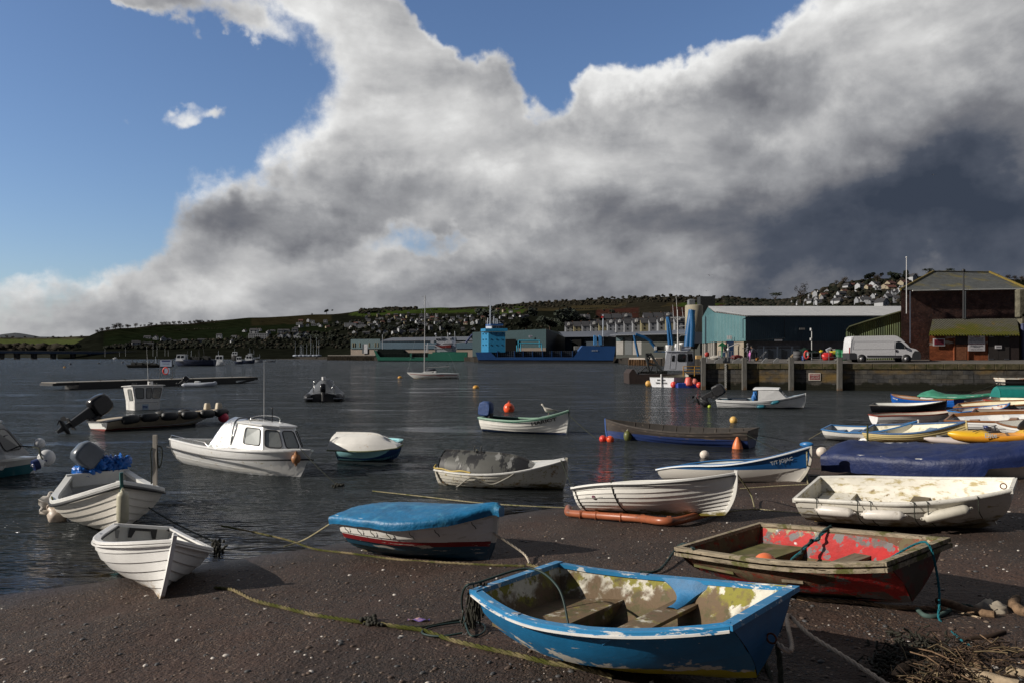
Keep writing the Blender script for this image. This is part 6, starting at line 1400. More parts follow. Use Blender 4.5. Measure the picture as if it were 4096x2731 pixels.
# ---------------------------------------------------------------- stone quay and its buildings
QA,QB=V((18.3,75.6,0)),V((78.0,66.2,0));QZ=2.52
def qedge(x):return QA.y+(QB.y-QA.y)*(x-QA.x)/(QB.x-QA.x)
def qz(x,y):return QZ+min(.33,max(0,(y-qedge(x)-.6))*.05)
def quay():
 m=mat('quay_concrete',(.13, .12, .11), .85,var=.25,vs=.8,bump=.01,bs=3,coord='World')
 mb=MB();P=[]
 for j in range(30):
  o=(0, .9,1.5,2.5,4,6,8,11,15,20)[j]if j<10 else 20+(j-9)*8;row=[]
  for i in range(41):
   f=i/40;x=lerp(QA.x,QB.x,f)+lerp(o*.24,o*.1,f);y=lerp(QA.y,QB.y,f)+o;row.append((x,y,qz(lerp(QA.x,QB.x,f),qedge(lerp(QA.x,QB.x,f))+o)))
  P.append(row)
 mb.grid(P,False);mb.build('quay_surface',m,kind='structure')
 d=(QB-QA);L_=d.length;T=thing('quay_wall','old stone block quay wall with coping and four tall square posts','quay wall',tuple(QA),math.atan2(d.y,d.x))
 st=mat('quay_stone',(.2, .2, .2), .85,var=.4,vs=1.1,bump=.02,bs=5,brick=dict(w=.92,h=.40,m=.018,c1=(.105, .095, .080),c2=(.070, .070, .072),mc=(.045, .042, .036),d=.16,b=-.03),
layers=[((.19, .125, .045), .32, .60, .10,(.0,2.2,-.06, .05),(.7,1,1.5)),((.020, .020, .014), .9, .50, .08,(.1,1.1, .40,-.3),(1,1, .5)),((.15, .05, .015),1.6, .70, .04,None,(1,1, .4)),((.30, .29, .26),2.8, .73, .03,None,(.4,1,3)),((.012, .012, .010), .9, .66, .06,None,(1.5,1, .25))])
 mb=MB();mb.box((L_/2, .5, .75-.6),(L_,1.0,3.7));mb.M=Matrix.Translation(V((0,0,0)))
 side=V((.24,1,0)).normalized();MI=THM[T.name].inverted().to_3x3();sv=MI@side
 mb.add([V((0,0,-1.5)),V((0,0,2.0)),V((0,0,2.0))+sv*150,V((0,0,-1.5))+sv*150],[(0,1,2,3)])
 mb.build('wall',st,T)
 cs=mat('coping_stone',(.10, .085, .05), .85,var=.35,vs=1.5,bump=.02,bs=6,layers=[((.05, .05, .02),2.0, .54, .08),((.17, .12, .06),1.2, .62, .08)])
 mb=MB();x=0;rs=random.Random(5)
 while x<L_:
  w_=rs.uniform(.9,2.1);mb.box((x+w_/2, .42,2.0+.255),(w_-.03,1.0, .52),bev=.03);x+=w_
 cp=mb.build('coping',cs,T)
 for px in(2813,2976,3163,3356):
  q=W(px,1440,75);f=(q[0]/q[1]); # ray slope
  x=(f*QA.y-QA.x)/(d.x/L_-f*d.y/L_);mb=MB();mb.box((x,-.22, .9),(.44, .5,4.4),bev=.03,taper=(1,1));mb.box((x, .25,2.86),(.5, .8, .22),bev=.03,rot=Matrix.Rotation(R(-8),3,'X'))
  mb.build('mooring_post',mat('post_timber',(.10, .095, .085), .8,var=.3,vs=3,stretch=(4,4, .5),layers=[((.08, .045, .02),1.5, .5, .08,(-1,1.0, .3,-.3))]),T)
 for px,w_ in((2862, .8),(2935, .8),(3055, .5),(3100, .5)):
  f=(px-CXP)/FPX;x=(f*QA.y-QA.x)/(d.x/L_-f*d.y/L_);MB().prism([(x,2.5),(x+w_,2.5),(x+w_,3.0),(x+w_*.75,3.05),(x,2.7)], .8,1.3).build('buttress',mat('buttress_grey',(.15, .15, .15), .8,var=.2),T)
 # tide gauge board, red warning sign
 f=(2902-CXP)/FPX;x=(f*QA.y-QA.x)/(d.x/L_-f*d.y/L_);q=THM[T.name]@V((x,-.12,0));T2=thing('tide_gauge','pale vertical tide gauge board fixed to the quay wall under the railed cage','tide gauge',(q.x,q.y,-.3),math.atan2(d.y,d.x))
 MB().box((0,0,1.35),(.16, .06,2.9)).build('board',mat('gauge_board',(.42, .41, .38), .7,var=.3,vs=4,layers=[((.28, .16, .06),1.5, .5, .1,(0, .8, .4,-.3))]),T2)
 mb=MB()
 for i in range(22):mb.box(((.03 if i%2 else-.03),-.035, .35+i*.11),(.07, .015, .05))
 props(mb.build('graduations',mat('gauge_black',(.03, .03, .03), .6),T2),None)
 f=(3258-CXP)/FPX;x=(f*QA.y-QA.x)/(d.x/L_-f*d.y/L_);T2=thing('warning_sign','red warning board with white border fixed to the quay wall','sign',tuple(THM[T.name]@V((x,-.03,1.28))),math.atan2(d.y,d.x))
 MB().box((0,0,0),(1.06, .05, .70)).build('border',mat('sign_white',(.62, .56, .48), .5,var=.08),T2);MB().box((0,-.03,0),(.90, .02, .54)).build('panel',mat('sign_maroon',(.22, .02, .025), .5),T2)
 for s_,z_,h_ in(('WARNING', .15, .22),('UNDER WATER',-.03, .13),('OBSTRUCTIONS',-.17, .13)):text(s_,h_,'',T2,frame((0,-.045,z_),(1,0,0),(0,0,1)),font_w=.8,name='lettering',mat_=mat('sign_letter_pale',(.6, .52, .48), .5),bold=.01)
 return T
quay_T=quay()
def qpt(px,d):x=(px-CXP)/FPX*d;return V((x,d,qz(x,d)))
# --- cladding helper
def wallpoly(mb,pts,mi=0):mb.add(pts,[list(range(len(pts)))],False,mi)
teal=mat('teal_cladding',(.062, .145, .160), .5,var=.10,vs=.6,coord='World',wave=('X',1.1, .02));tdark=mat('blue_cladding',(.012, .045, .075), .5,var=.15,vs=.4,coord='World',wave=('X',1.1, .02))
roofw=mat('pale_corrugated_roof',(.46, .46, .46), .45,var=.08,vs=.5,coord='World',wave=('X',1.5, .03));beige=mat('beige_block',(.26, .22, .17), .8,var=.15,vs=1,coord='World');greyp=mat('grey_panel',(.085, .085, .10), .7,var=.3,vs=.7,coord='World',wave=('X', .35, .03))
def warehouse():
 zf=2.85;c=lambda px,d,z:V(((px-CXP)/FPX*d,d,z))
 T=thing('warehouse','large teal and dark blue quayside warehouse with long pale corrugated roof','warehouse',tuple(c(3200,112,zf)))
 F0,F1=(2982,106),(3740,112);P1=(2858,111.5);P0=(2809,124);R0=(2832,116.5);ze=8.5;zs_=5.24
 B1=(3560,128)
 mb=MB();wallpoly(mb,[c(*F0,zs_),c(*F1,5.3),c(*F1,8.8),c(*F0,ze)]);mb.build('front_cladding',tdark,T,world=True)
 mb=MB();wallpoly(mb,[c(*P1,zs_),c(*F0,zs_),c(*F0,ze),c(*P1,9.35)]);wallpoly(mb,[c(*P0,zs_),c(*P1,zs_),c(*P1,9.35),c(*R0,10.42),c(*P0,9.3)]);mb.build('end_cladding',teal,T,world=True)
 mb=MB();o=V((0,-.25,0));E0=c(*F0,ze+.02)+o;E1=c(*F1,8.82)+o;G0=c(*R0,10.46);G1=c(3690,120,10.7);Pq=c(*P1,9.40)+o
 for dz in(0, .12):mb.add([q+V((0,0,dz))for q in(Pq,E0,E1,G1,G0)],[(0,1,2,3,4)])
 mb.add([c(*P0,9.34),G0,G1,c(3740,126,9.2)],[(0,1,2,3)]);mb.build('roof',roofw,T,world=True)
 mb=MB();wallpoly(mb,[c(2988,106.4,zf-.5),c(3420,109.6,zf-.5),c(3420,109.6,zs_+.1),c(2988,106.4,zs_)]);mb.build('lower_wall',greyp,T,world=True)
 mb=MB();wallpoly(mb,[c(2868,111.2,zf-.5),c(2975,106.6,zf-.5),c(2975,106.6,zs_),c(2868,111.2,zs_)]);mb.build('block_wall',beige,T,world=True)
 for i in range(7):q=c(2814+i*7.2,124-i*1.9,zf-.5);MB().box((q.x,q.y,(zf-.5+zs_)/2),(.22, .3,zs_-zf+.5)).build('column',mat('pale_column',(.36, .34, .31), .7),T,world=True)
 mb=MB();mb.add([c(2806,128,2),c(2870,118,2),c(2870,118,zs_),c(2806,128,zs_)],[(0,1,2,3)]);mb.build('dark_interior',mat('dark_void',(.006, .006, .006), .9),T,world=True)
 mb=MB();a=c(2972,106.4,ze-.3);b=c(2972,106.4,5.6);mb.tube([c(2982,105.8,ze-.2),a,b], .06,5);mb.build('downpipe',tdark,T,world=True)
 mb=MB();a=c(3138,107,ze-.2);mb.tube([a,c(3138,107,5.6),c(2985,105.8,5.25)], .05,5);mb.build('conduit',mat('dark_pipe',(.01, .015, .02), .5),T,world=True)
 mb=MB();mb.box(tuple(c(2913,108.2,5.75)),(.32, .06, .5));mb.build('notice',mat('notice_white',(.6, .6, .6), .5),T,world=True);mb=MB();mb.box(tuple(c(2923,107.8,5.75)),(.32, .06, .5));mb.build('notice',MATS['notice_white'],T,world=True)
 mb=MB();mb.box(tuple(c(2921,107.2,zf+1.1)),(1.0, .05,2.6));d_=mb.build('door',mat('blue_door',(.02, .05, .13), .5),T,world=True)
 mb=MB();mb.box(tuple(c(3208,107.2,6.9)),(.7, .3, .25));mb.build('floodlight',m_steel,T,world=True)
 mb=MB();mb.box(tuple(c(3114,106.6,5.35)),(1.0, .1, .22));mb.build('name_plate',mat('plate_grey',(.2, .2, .22), .5),T,world=True)
warehouse()
def green_shed():
 c=lambda px,d,z:V(((px-CXP)/FPX*d,d,z));g=mat('green_corrugated',(.10, .135, .03), .6,var=.3,vs=1.2,coord='World',wave=('X',1.35, .10),layers=[((.045, .07, .018), .8, .5, .1,None,(1,1, .3))])
 T=thing('corrugated_shed','green corrugated lean-to shed behind the white van','shed',tuple(c(3490,86,2.8)))
 mb=MB();wallpoly(mb,[c(3386,84,2.4),c(3612,84,2.4),c(3612,84,8.02),c(3470,84,6.95),c(3397,84,6.3),c(3386,84,5.95)]);mb.add([c(3386,84,2.4),c(3386,84,5.95),c(3384,92,5.95),c(3384,92,2.4)],[(0,1,2,3)]);mb.build('wall',g,T,world=True)
 mb=MB();a=[c(3385,83.7,6.02),c(3397,83.7,6.40),c(3470,83.7,7.03),c(3612,83.7,8.1)];mb.grid([a,[q+V((4.4,9, .0))for q in a]],False);mb.grid([[q-V((0,0, .12))for q in a],[q+V((4.4,9,-.12))for q in a]],False);mb.grid([a,[q-V((0,0, .12))for q in a]],False);mb.build('roof',mat('mossy_edge',(.20, .22, .12), .7,var=.2),T,world=True)
green_shed()
def store():
 c=lambda px,d,z:V(((px-CXP)/FPX*d,d,z))
 br=mat('rubble_stone',(.2, .1, .1), .9,var=.35,vs=1.4,bump=.05,bs=4,coord='World',brick=dict(w=.42,h=.17,m=.02,c1=(.155, .080, .062),c2=(.095, .052, .048),mc=(.085, .068, .060),d=.9,b=-.02),layers=[((.19, .17, .16),2.2, .705, .02),((.05, .034, .032), .25, .62, .12),((.20, .09, .04), .5, .70, .08)])
 T=thing('stone_store','tall dark red rubble stone building with mossy hipped slate roof','building',tuple(c(3850,88,2.8)))
 mb=MB();z=10.1;A,B_=c(3604,82.5,2.2),c(4086,84.3,2.2);dn=V((7.2,14,0))
 q=[A,B_,B_+dn+V((1,0,0)),A+dn+V((.3,0,0))];mb.add(q+[V((p_.x,p_.y,z+(.25 if i_ in(1,2)else 0)))for i_,p_ in enumerate(q)],[(0,1,5,4),(1,2,6,5),(2,3,7,6),(3,0,4,7)]);mb.build('wall',br,T,world=True)
 mb=MB();e=[V((A.x-.25,A.y-.35,z)),V((B_.x+.3,B_.y-.35,z+.3)),V((B_.x+8,B_.y+14.3,z)),V((A.x+7,A.y+14.3,z))];r0=V((A.x+7.2,A.y+7,z+2.7));r1=V((B_.x+.2,B_.y+6,z+2.7))
 mb.add(e+[r0,r1],[(0,1,5,4),(1,2,5),(2,3,4,5),(3,0,4),(0,3,2,1)]);mb.build('roof',mat('mossy_slate',(.075, .08, .078), .7,var=.3,vs=1.5,coord='World',bump=.02,bs=6,wave=('Z',2.6, .05),layers=[((.15, .12, .02), .28, .60, .08),((.20, .20, .19),3, .73, .03)]),T,world=True)
 mb=MB();mb.tube([e[0]+V((0,0, .04)),r0+V((0,0, .05))], .14,6);mb.tube([e[1]+V((0,0, .04)),r1+V((0,0, .05))], .17,6);mb.build('hip_tiles',mat('lichen_orange',(.22, .14, .01), .8,var=.3),T,world=True)if False else None
 for a,b,r_,nm in((e[0],r0, .13,'hip_ridge'),(e[1],r1, .16,'hip_ridge')):MB().tube([a+V((0,0, .04)),b+V((0,0, .05))],r_,6).build(nm,mat('lichen_yellow',(.15, .105, .012), .8,var=.3),T,world=True)
 MB().tube([r0+V((0,0, .03)),r1+V((0,0, .03))], .12,6).build('ridge',MATS['mossy_slate'],T,world=True)
 MB().tube([V((A.x+1.0,A.y-.4,z-.08)),V((B_.x+.1,B_.y-.4,z+.25))], .07,6).build('gutter',mat('gutter_white',(.5, .5, .48), .5),T,world=True)
 for px,y0,y1,r_ in((3641,1165,1370, .06),(3862,1165,1275, .08)):q0=c(px,82.2,3.2+(HOR-y0)*82.2/FPX);q1=c(px,82.2,3.2+(HOR-y1)*82.2/FPX);MB().tube([q0,q1],r_,6).build('downpipe',MATS['dark_pipe']if px>3700 else mat('pipe_blue_grey',(.05, .06, .09), .5),T,world=True)
 mb=MB();q=c(4085,80.8,8.5);mb.box((q.x,q.y,8.6),(.9, .8,2.9),bev=.08);mb.box((q.x+.2,q.y,5),(.7, .8,5));mb.build('stone_pier',mat('pier_stone',(.13, .12, .09), .9,var=.4,vs=2,bump=.03,bs=6),T,world=True)
 # flagpoles in front
 for px,y0,y1,r_,m,lb in((3854,1083,1275, .10,m_black,'black mast with small finial in front of the stone building'),(3626,1030,1255, .05,mat('pole_white',(.5, .5, .5), .5),'thin white flagpole fixed at the left end of the stone building')):
  q0=c(px,81.6,3.2+(HOR-y0)*81.6/FPX);q1=c(px,81.6,3.2+(HOR-y1)*81.6/FPX);T2=thing('pole',lb,'pole',tuple(q1));MB().tube([q1,q0],[r_,r_*.8],8).build('shaft',m,T2,world=True);MB().ball(q0,r_*1.9,n=8,m=6).build('finial',m,T2,world=True)
 # brick lean-to
 bk=mat('orange_brick',(.2, .1, .1), .85,var=.3,vs=1.6,coord='World',brick=dict(w=.23,h=.075,m=.010,c1=(.34, .10, .040),c2=(.24, .065, .030),mc=(.10, .07, .05),d=.02,b=-.01),layers=[((.40, .36, .32),1.2, .66, .03,(3.2,4.6,-.3, .10),(.4,1,2))])
 T=thing('brick_hut','low orange brick quayside hut with mossy corrugated roof and two notice boards','hut',tuple(c(3895,79,2.8)))
 D=78.0;zy=lambda y,d=D:CAMZ+(HOR-y)*d/FPX
 mb=MB();mb.add([c(3718,D,2.4),c(3952,D,2.4),c(3952,D,zy(1340)),c(3718,D,zy(1340))],[(0,1,2,3)]);mb.add([c(3718,D,2.4),c(3718,D,zy(1340)),c(3718,D,zy(1300))+V((2.3,4, .6)),c(3718,D,2.4)+V((2.3,4,0))],[(0,1,2,3)]);mb.build('brick_wall',bk,T,world=True)
 mb=MB();mb.box(((c(3952,D,0).x+c(4075,D,0).x)/2,D+.05,(2.4+zy(1340))/2),(c(4075,D,0).x-c(3952,D,0).x, .2,zy(1340)-2.4));mb.build('dark_wall',mat('dark_brown_wall',(.035, .022, .020), .8,var=.3),T,world=True)
 for px,w_,lb in((3817,4,0),(3872,4,0)):q=c(px,D-.06,4);MB().box((q.x,q.y,(2.4+zy(1340))/2),(.12, .12,zy(1340)-2.4)).build('pillar',bk,T,world=True)
 def board(x0,x1,y0,y1,m,nm,off=.07,par=T,th=.05):q0=c(x0,D-off,0);q1=c(x1,D-off,0);return MB().box(((q0.x+q1.x)/2,D-off,(zy(y0)+zy(y1))/2),(q1.x-q0.x,th,abs(zy(y0)-zy(y1)))).build(nm,m,par,world=True)
 board(3819,3869,1345,1377,mat('dark_plank',(.035, .028, .026), .8,var=.2),'shutter');board(3823,3866,1378,1438,mat('pink_brick',(.24, .10, .055), .85,var=.3,vs=6),'infill')
 for x0,x1 in((3954,3994),(3996,4036)):board(x0,x1,1345,1439,MATS['dark_plank'],'door')
 for y_ in(1347,1435):board(4018,4036,y_-1,y_+1,m_steel,'hinge', .12);board(3956,3974,y_-1,y_+1,m_steel,'hinge', .12)
 # roof
 mb=MB();a0=c(3716,D-.55,zy(1339,D-.55));a1=c(4078,D-.55,zy(1339,D-.55));b0=c(3730,81.8,zy(1277,81.8));b1=c(4068,81.8,zy(1274,81.8));mb.add([a0,a1,b1,b0],[(0,1,2,3)]);mb.add([q-V((0,0, .10))for q in(a0,a1,b1,b0)],[(0,1,2,3)]);mb.add([a0,a1,a1-V((0,0, .1)),a0-V((0,0, .1))],[(0,1,2,3)])
 mb.build('roof',mat('mossy_corrugated',(.10, .095, .075), .85,var=.25,vs=3,coord='World',wave=('X',1.1, .12),layers=[((.085, .085, .008), .45, .50, .10,(5.2,7.0, .14,-.12)),((.18, .11, .01), .8, .66, .06),((.26, .25, .22),3, .69, .04)]),T,world=True)
 # signs
 def sign(nm,lb,x0,x1,y0,y1,inner,lines):
  q0=c(x0,D-.14,0);q1=c(x1,D-.14,0);w_,h_=q1.x-q0.x,zy(y0)-zy(y1);TS=thing(nm,lb,'sign',((q0.x+q1.x)/2,D-.16,zy(y1)))
  MB().box((0,0,h_/2),(w_, .04,h_)).build('board',mat('board_white',(.60, .58, .60), .5,var=.05),TS)
  if inner:MB().box((0,-.03,h_/2),(w_*.80, .02,h_*.74)).build('panel',mat('panel_crimson',(.24, .02, .045), .5,var=.2),TS)
  for s_,z_,sz,fw,m in lines:text(s_,sz*h_,'',TS,frame((0,-.045 if inner else-.028,z_*h_),(1,0,0),(0,0,1)),font_w=fw*w_,name='lettering',mat_=m,bold=.01)
 dkm=mat('letter_dark',(.06, .02, .03), .5);rdm=mat('letter_red',(.30, .03, .04), .5);blm=mat('letter_black',(.05, .05, .06), .5)
 sign('notice_board','white framed crimson notice board on the left of the brick hut',3732,3779,1354,1383,True,[('NO', .80, .16, .16,dkm),('UNAUTHORISED', .64, .15, .66,dkm),('PARKING OR', .48, .15, .6,dkm),('MOORING', .33, .15, .4,dkm),('BEYOND HERE', .19, .13, .62,dkm)])
 sign('notice_board','large white notice board headed WARNING in the middle of the brick hut',3872,3939,1343,1403,False,[('WARNING', .93, .09, .38,rdm),('SLIPWAY AND BEACH USERS', .86, .06, .82,blm),('THIS QUAY IS A WORKING AREA', .79, .055, .8,blm),('KEEP CLEAR OF MOVING VEHICLES', .73, .055, .86,blm),('DO NOT OBSTRUCT THE ENTRANCE', .67, .055, .84,blm),('CHILDREN MUST BE SUPERVISED', .61, .055, .8,blm),('PARKING IS PROHIBITED', .46, .085, .92,rdm),('VEHICLES LEFT ON THE QUAY', .36, .055, .74,blm),('MAY BE REMOVED AT THE COST', .30, .055, .8,blm),('OF THE OWNER', .24, .055, .4,blm),('HARBOUR AUTHORITY', .10, .06, .7,blm)])
 sign('door_plate','small grey plate across the dark double doors of the brick hut',3980,4006,1381,1394,False,[('PRIVATE', .5, .4, .7,blm)])
 q=c(4091,79.5,2.5);T2=thing('pole','fat blue-grey post at the right edge beside the brick hut','pole',tuple(q));MB().cyl((0,0,0),(0,0,zy(1301,79.5)-2.5), .17,n=12).build('shaft',mat('post_blue',(.05, .06, .13), .5),T2);MB().lathe([(.19,0),(.19, .08),(.10, .16)],(0,0,zy(1301,79.5)-2.5)).build('cap',MATS['post_blue'],T2)
store()
# --- white van, side on, facing right
def van():
 L_,H_,Wd=6.75,2.55,2.0;A=qpt(3399,75.6);T=thing('panel_van','long high-roofed white panel van with black bumpers parked on the quay','van',(A.x,A.y,A.z),R(-5))
 wm=mat('van_white',(.62, .62, .64), .28,var=.04,coat=.3);bm=mat('van_black_plastic',(.035, .036, .04), .55)
 side=[(.02, .62),(.0,1.2),(.06,1.9),(.16,2.38),(.36,2.50),(4.15,2.56),(4.45,2.50),(4.85,2.22),(5.35,1.72),(5.62,1.42),(6.15,1.28),(6.42,1.08),(6.52, .72),(6.5, .50),(6.05, .48),(.3, .40),(.05, .42)]
 mb=MB();rows=[]
 for y,k in((0, .985),(.07,1.0),(1.93,1.0),(2.0, .985)):rows.append([V(((x-3.2)*k+3.2,y if not(z>1.9)else(y if 0<y<2 else y+(.06 if y==0 else-.06)),(z-1.3)*k+1.3))for x,z in side])
 mb.grid(rows,False,closed=True);mb.add(rows[0],[list(range(len(side)))]);mb.add(rows[-1],[list(range(len(side)))]);mb.build('body',wm,T)
 for x in(1.12,5.25):
  mb=MB();mb.M=Matrix.Translation(V((x,-.004, .36)));mb.lathe([(.44,-.001),(.44, .03),(.3, .03)],axis='Y',n=24);mb.build('wheel_arch',m_black,T)
  for y in(.10,1.9):
   w_=MB();w_.M=Matrix.Translation(V((x,y, .35)));w_.lathe([(.20,-.13),(.33,-.12),(.355,-.07),(.355, .07),(.33, .12),(.2, .13)],axis='Y',n=24);wo=w_.build('wheel',mat('tyre',(.02, .02, .02), .8),T)
   r_=MB();r_.M=Matrix.Translation(V((x,y+(-.14 if y<1 else .14), .35)));r_.lathe([(.205,-.01),(.19, .01),(.10, .012),(.04,-.01)],axis='Y',n=20);r_.build('hubcap',mat('hubcap',(.25, .25, .26), .35,metal=.4),wo)
 MB().prism([(-.03, .30),(.62, .30),(.66, .52),(.60, .86),(.45, .92),(-.03, .92)],-.02,2.02).build('rear_bumper',bm,T)
 MB().prism([(5.72, .26),(6.54, .26),(6.6, .55),(6.55, .9),(6.40,1.08),(6.02,1.12),(5.80, .80)],-.02,2.02).build('front_bumper',bm,T)
 MB().box((3.2,-.012, .60),(3.2, .03, .18),bev=.01).build('side_moulding',bm,T)
 MB().prism([(4.25,1.32),(4.28,1.95),(4.55,2.02),(4.72,1.98),(5.40,1.36),(5.0,1.28)],-.012, .0).build('side_window',m_dkglass,T)
 MB().add([(4.50, .10,2.46),(4.50,1.9,2.46),(5.62,1.88,1.44),(5.62, .12,1.44)],[(0,1,2,3)]).build('windscreen',m_dkglass,T)if False else None
 mb=MB();mb.add([(4.60, .10,2.42),(4.60,1.9,2.42),(5.62,1.88,1.47),(5.62, .12,1.47)],[(0,1,2,3)]);o=mb.build('windscreen',m_dkglass,T);
 for v in o.data.vertices:v.co.x+= .015;v.co.z+= .02
 MB().box((5.08,-.12,1.45),(.14, .16, .26),bev=.03).build('wing_mirror',m_black,T)
 MB().box((4.32,-.03,1.12),(.14, .04, .22),bev=.02).build('door_handle',m_black,T)
 MB().box((-.005, .06,1.15),(.06, .12, .62),bev=.01).build('tail_light',mat('tail_red',(.28, .01, .02), .3),T)
 mb=MB();
 for a,b in(((.25,-.008,2.05),(4.1,-.008,2.05)),((.25,-.008,1.28),(4.1,-.008,1.28)),((4.1,-.008,2.05),(4.1,-.008,1.28)),((.25,-.008,2.05),(.25,-.008,1.28)),((4.2,-.008,1.9),(4.2,-.008, .7))):mb.tube([a,b], .008,4)
 mb.build('panel_seams',mat('seam_grey',(.28, .28, .30), .6),T)
van()
# --- small things on the quay
def drum(px,d,h,lb,m,r=.34,group=None):
 q=qpt(px,d);T=thing('drum',lb,'drum',tuple(q),group=group);MB().lathe([(r,0),(r,h*.32),(r*1.04,h*.34),(r,h*.36),(r,h*.64),(r*1.04,h*.66),(r,h*.68),(r,h),(r*.9,h)],n=20).build('body',m,T);MB().tube([(math.cos(a)*r,math.sin(a)*r,h)for a in[k*math.pi/8 for k in range(16)]], .02,5,closed=True).build('rim',m,T)
gm=mat('drum_green',(.02, .14, .06), .45,var=.15)
drum(3356,80,1.05,'left of two green steel drums beside the van',gm,group='green drums');drum(3376,79.5,1.0,'right of two green steel drums, nearest the van',gm,r=.28,group='green drums')
def blob(px,py,d,r,m,name,lb,cat,sc=(1,1,1),jit=.5,group=None):
 q=V(W(px,py,d));mb=MB();mb.ball(q,r,sc,14,10,jit=jit);return solo(mb,name,m,lb,cat,group)
blob(3311,1425,80, .55,mat('red_vinyl',(.50, .02, .02), .4,var=.15),'covered_float','bright red rounded cover left of the green drums','cover',(1.2, .7, .85), .3)
blob(3285,1406,81, .20,mat('bright_yellow',(.55, .42, .01), .5),'yellow_bag','small yellow bag on the dark net pile','bag',(1.1, .7, .8));blob(3338,1409,80.5, .34,MATS['bright_yellow'],'yellow_net','heap of yellow netting left of the green drums','netting',(1.5, .7, .5), .9)
mb=MB();q=V(W(3318,1403,81));mb.box(q,(.5, .4, .6),rot=Matrix.Rotation(R(-25),3,'Y'));solo(mb,'crate',mat('crate_grey',(.32, .33, .38), .6),'tilted grey plastic crate behind the red cover','crate');mb=MB();q=V(W(3329,1400,81));mb.box(q,(.48, .4, .26));solo(mb,'crate',mat('crate_white',(.5, .5, .52), .6),'white plastic crate on top behind the yellow netting','crate')
mb=MB();rs=random.Random(8)
for i in range(16):mb.ball(V(W(3232+rs.uniform(-22,30),1418-rs.uniform(-12,16),82+rs.uniform(-1,1))),rs.uniform(.3, .5),(1, .8, .7),10,7,jit=.8)
solo(mb,'net_pile',mat('net_dark_green',(.012, .028, .022), .9,var=.5,vs=3,bump=.05,bs=8),'large heap of dark green fishing nets and pots on the quay','nets')
mb=MB()
for i in range(9):mb.box(V(W(3180+rs.uniform(-8,14),1422+rs.uniform(-7,8),81)),(.5, .3, .09),rot=Matrix.Rotation(rs.uniform(-1,1),3,'Y'))
solo(mb,'timber_heap',mat('offcuts',(.30, .22, .13), .8,var=.4),'heap of pale timber offcuts beside the net pile','timber')
drum(3190,80, .9,'grey round bin below the timber offcuts',mat('bin_grey',(.07, .07, .075), .7),r=.42);drum(3214,79, .5,'blue tub with white rim behind the quay railing',mat('tub_blue',(.01, .035, .16), .5),r=.17)
q=V(W(3226,1418,77.2));T=thing('lifebuoy','red and white lifebuoy on the quay railing by the nets','lifebuoy',tuple(q));MB().tube([(math.cos(a)*.20,0,math.sin(a)*.36)for a in[k*math.pi/10 for k in range(20)]], .085,8,closed=True).build('ring',MATS['lifebuoy_red'],T);MB().box((.10,-.06, .1),(.12, .12, .34)).build('band',MATS['notice_white'],T)
q=qpt(2827+20,78);q=V(W(2828,1417,78));T=thing('lifebuoy_housing','red round lifebuoy holder at the left end of the quay','lifebuoy',tuple(q));MB().lathe([(.05,-.12),(.24,-.10),(.24, .06),(.05, .1)],axis='Y',n=20).build('body',mat('housing_red',(.38, .03, .02), .5),T);MB().cyl((0, .05,-1.1),(0, .05,-.3), .04,n=6).build('post',m_steel,T)
q=V(W(2849,1419,100));
blob(2872,1415+14,79.5, .5,mat('pale_rope_heap',(.42, .40, .37), .9,var=.3,bump=.03,bs=12),'rope_heap','heap of pale rope at the left end of the quay','rope',(1.5, .6, .35),1.0)
blob(2948,1428,79, .42,mat('dark_red_cover',(.14, .015, .012), .6),'covered_cart','small dark red covered object right of the railed cage','cover',(1.5, .8, .6), .3)
# railings
def railing(px0,px1,d,h,lb,m,n):
 a,b=qpt(px0,d),qpt(px1,d);T=thing('railing',lb,'railing',tuple(a))
 for i in range(n+1):q=a.lerp(b,i/n);MB().cyl(q,q+V((0,0,h)), .028,n=6).build('post',m,T,world=True)
 for z in(h,h*.5):MB().tube([a+V((0,0,z)),b+V((0,0,z))], .02,5).build('rail',m,T,world=True)
railing(3213,3350,76.2, .95,'thin grey railing in front of the net pile on the quay',mat('rail_grey',(.12, .13, .14), .5),4)
def palisade():
 a,b=qpt(3030,97),qpt(3200,97);T=thing('fence','dark blue steel palisade fence in front of the warehouse','fence',tuple(a));mb=MB();n=46;top=CAMZ+(HOR-1394)*97/FPX
 for i in range(n+1):q=a.lerp(b,i/n);mb.box((q.x,q.y,(q.z+top)/2),(.07, .03,top-q.z))
 mb.build('pales',mat('fence_blue',(.03, .04, .06), .5),T,world=True)
 for px in(3057,3111,3170):q=qpt(px,96.8);MB().box((q.x,q.y,(q.z+top+.2)/2),(.16, .12,top-q.z+.3)).build('post',MATS['fence_blue'],T,world=True)
 for z in(.4,top-2.6):MB().tube([a+V((0,0,z)),b+V((0,0,z))], .03,4).build('rail',MATS['fence_blue'],T,world=True)
palisade()
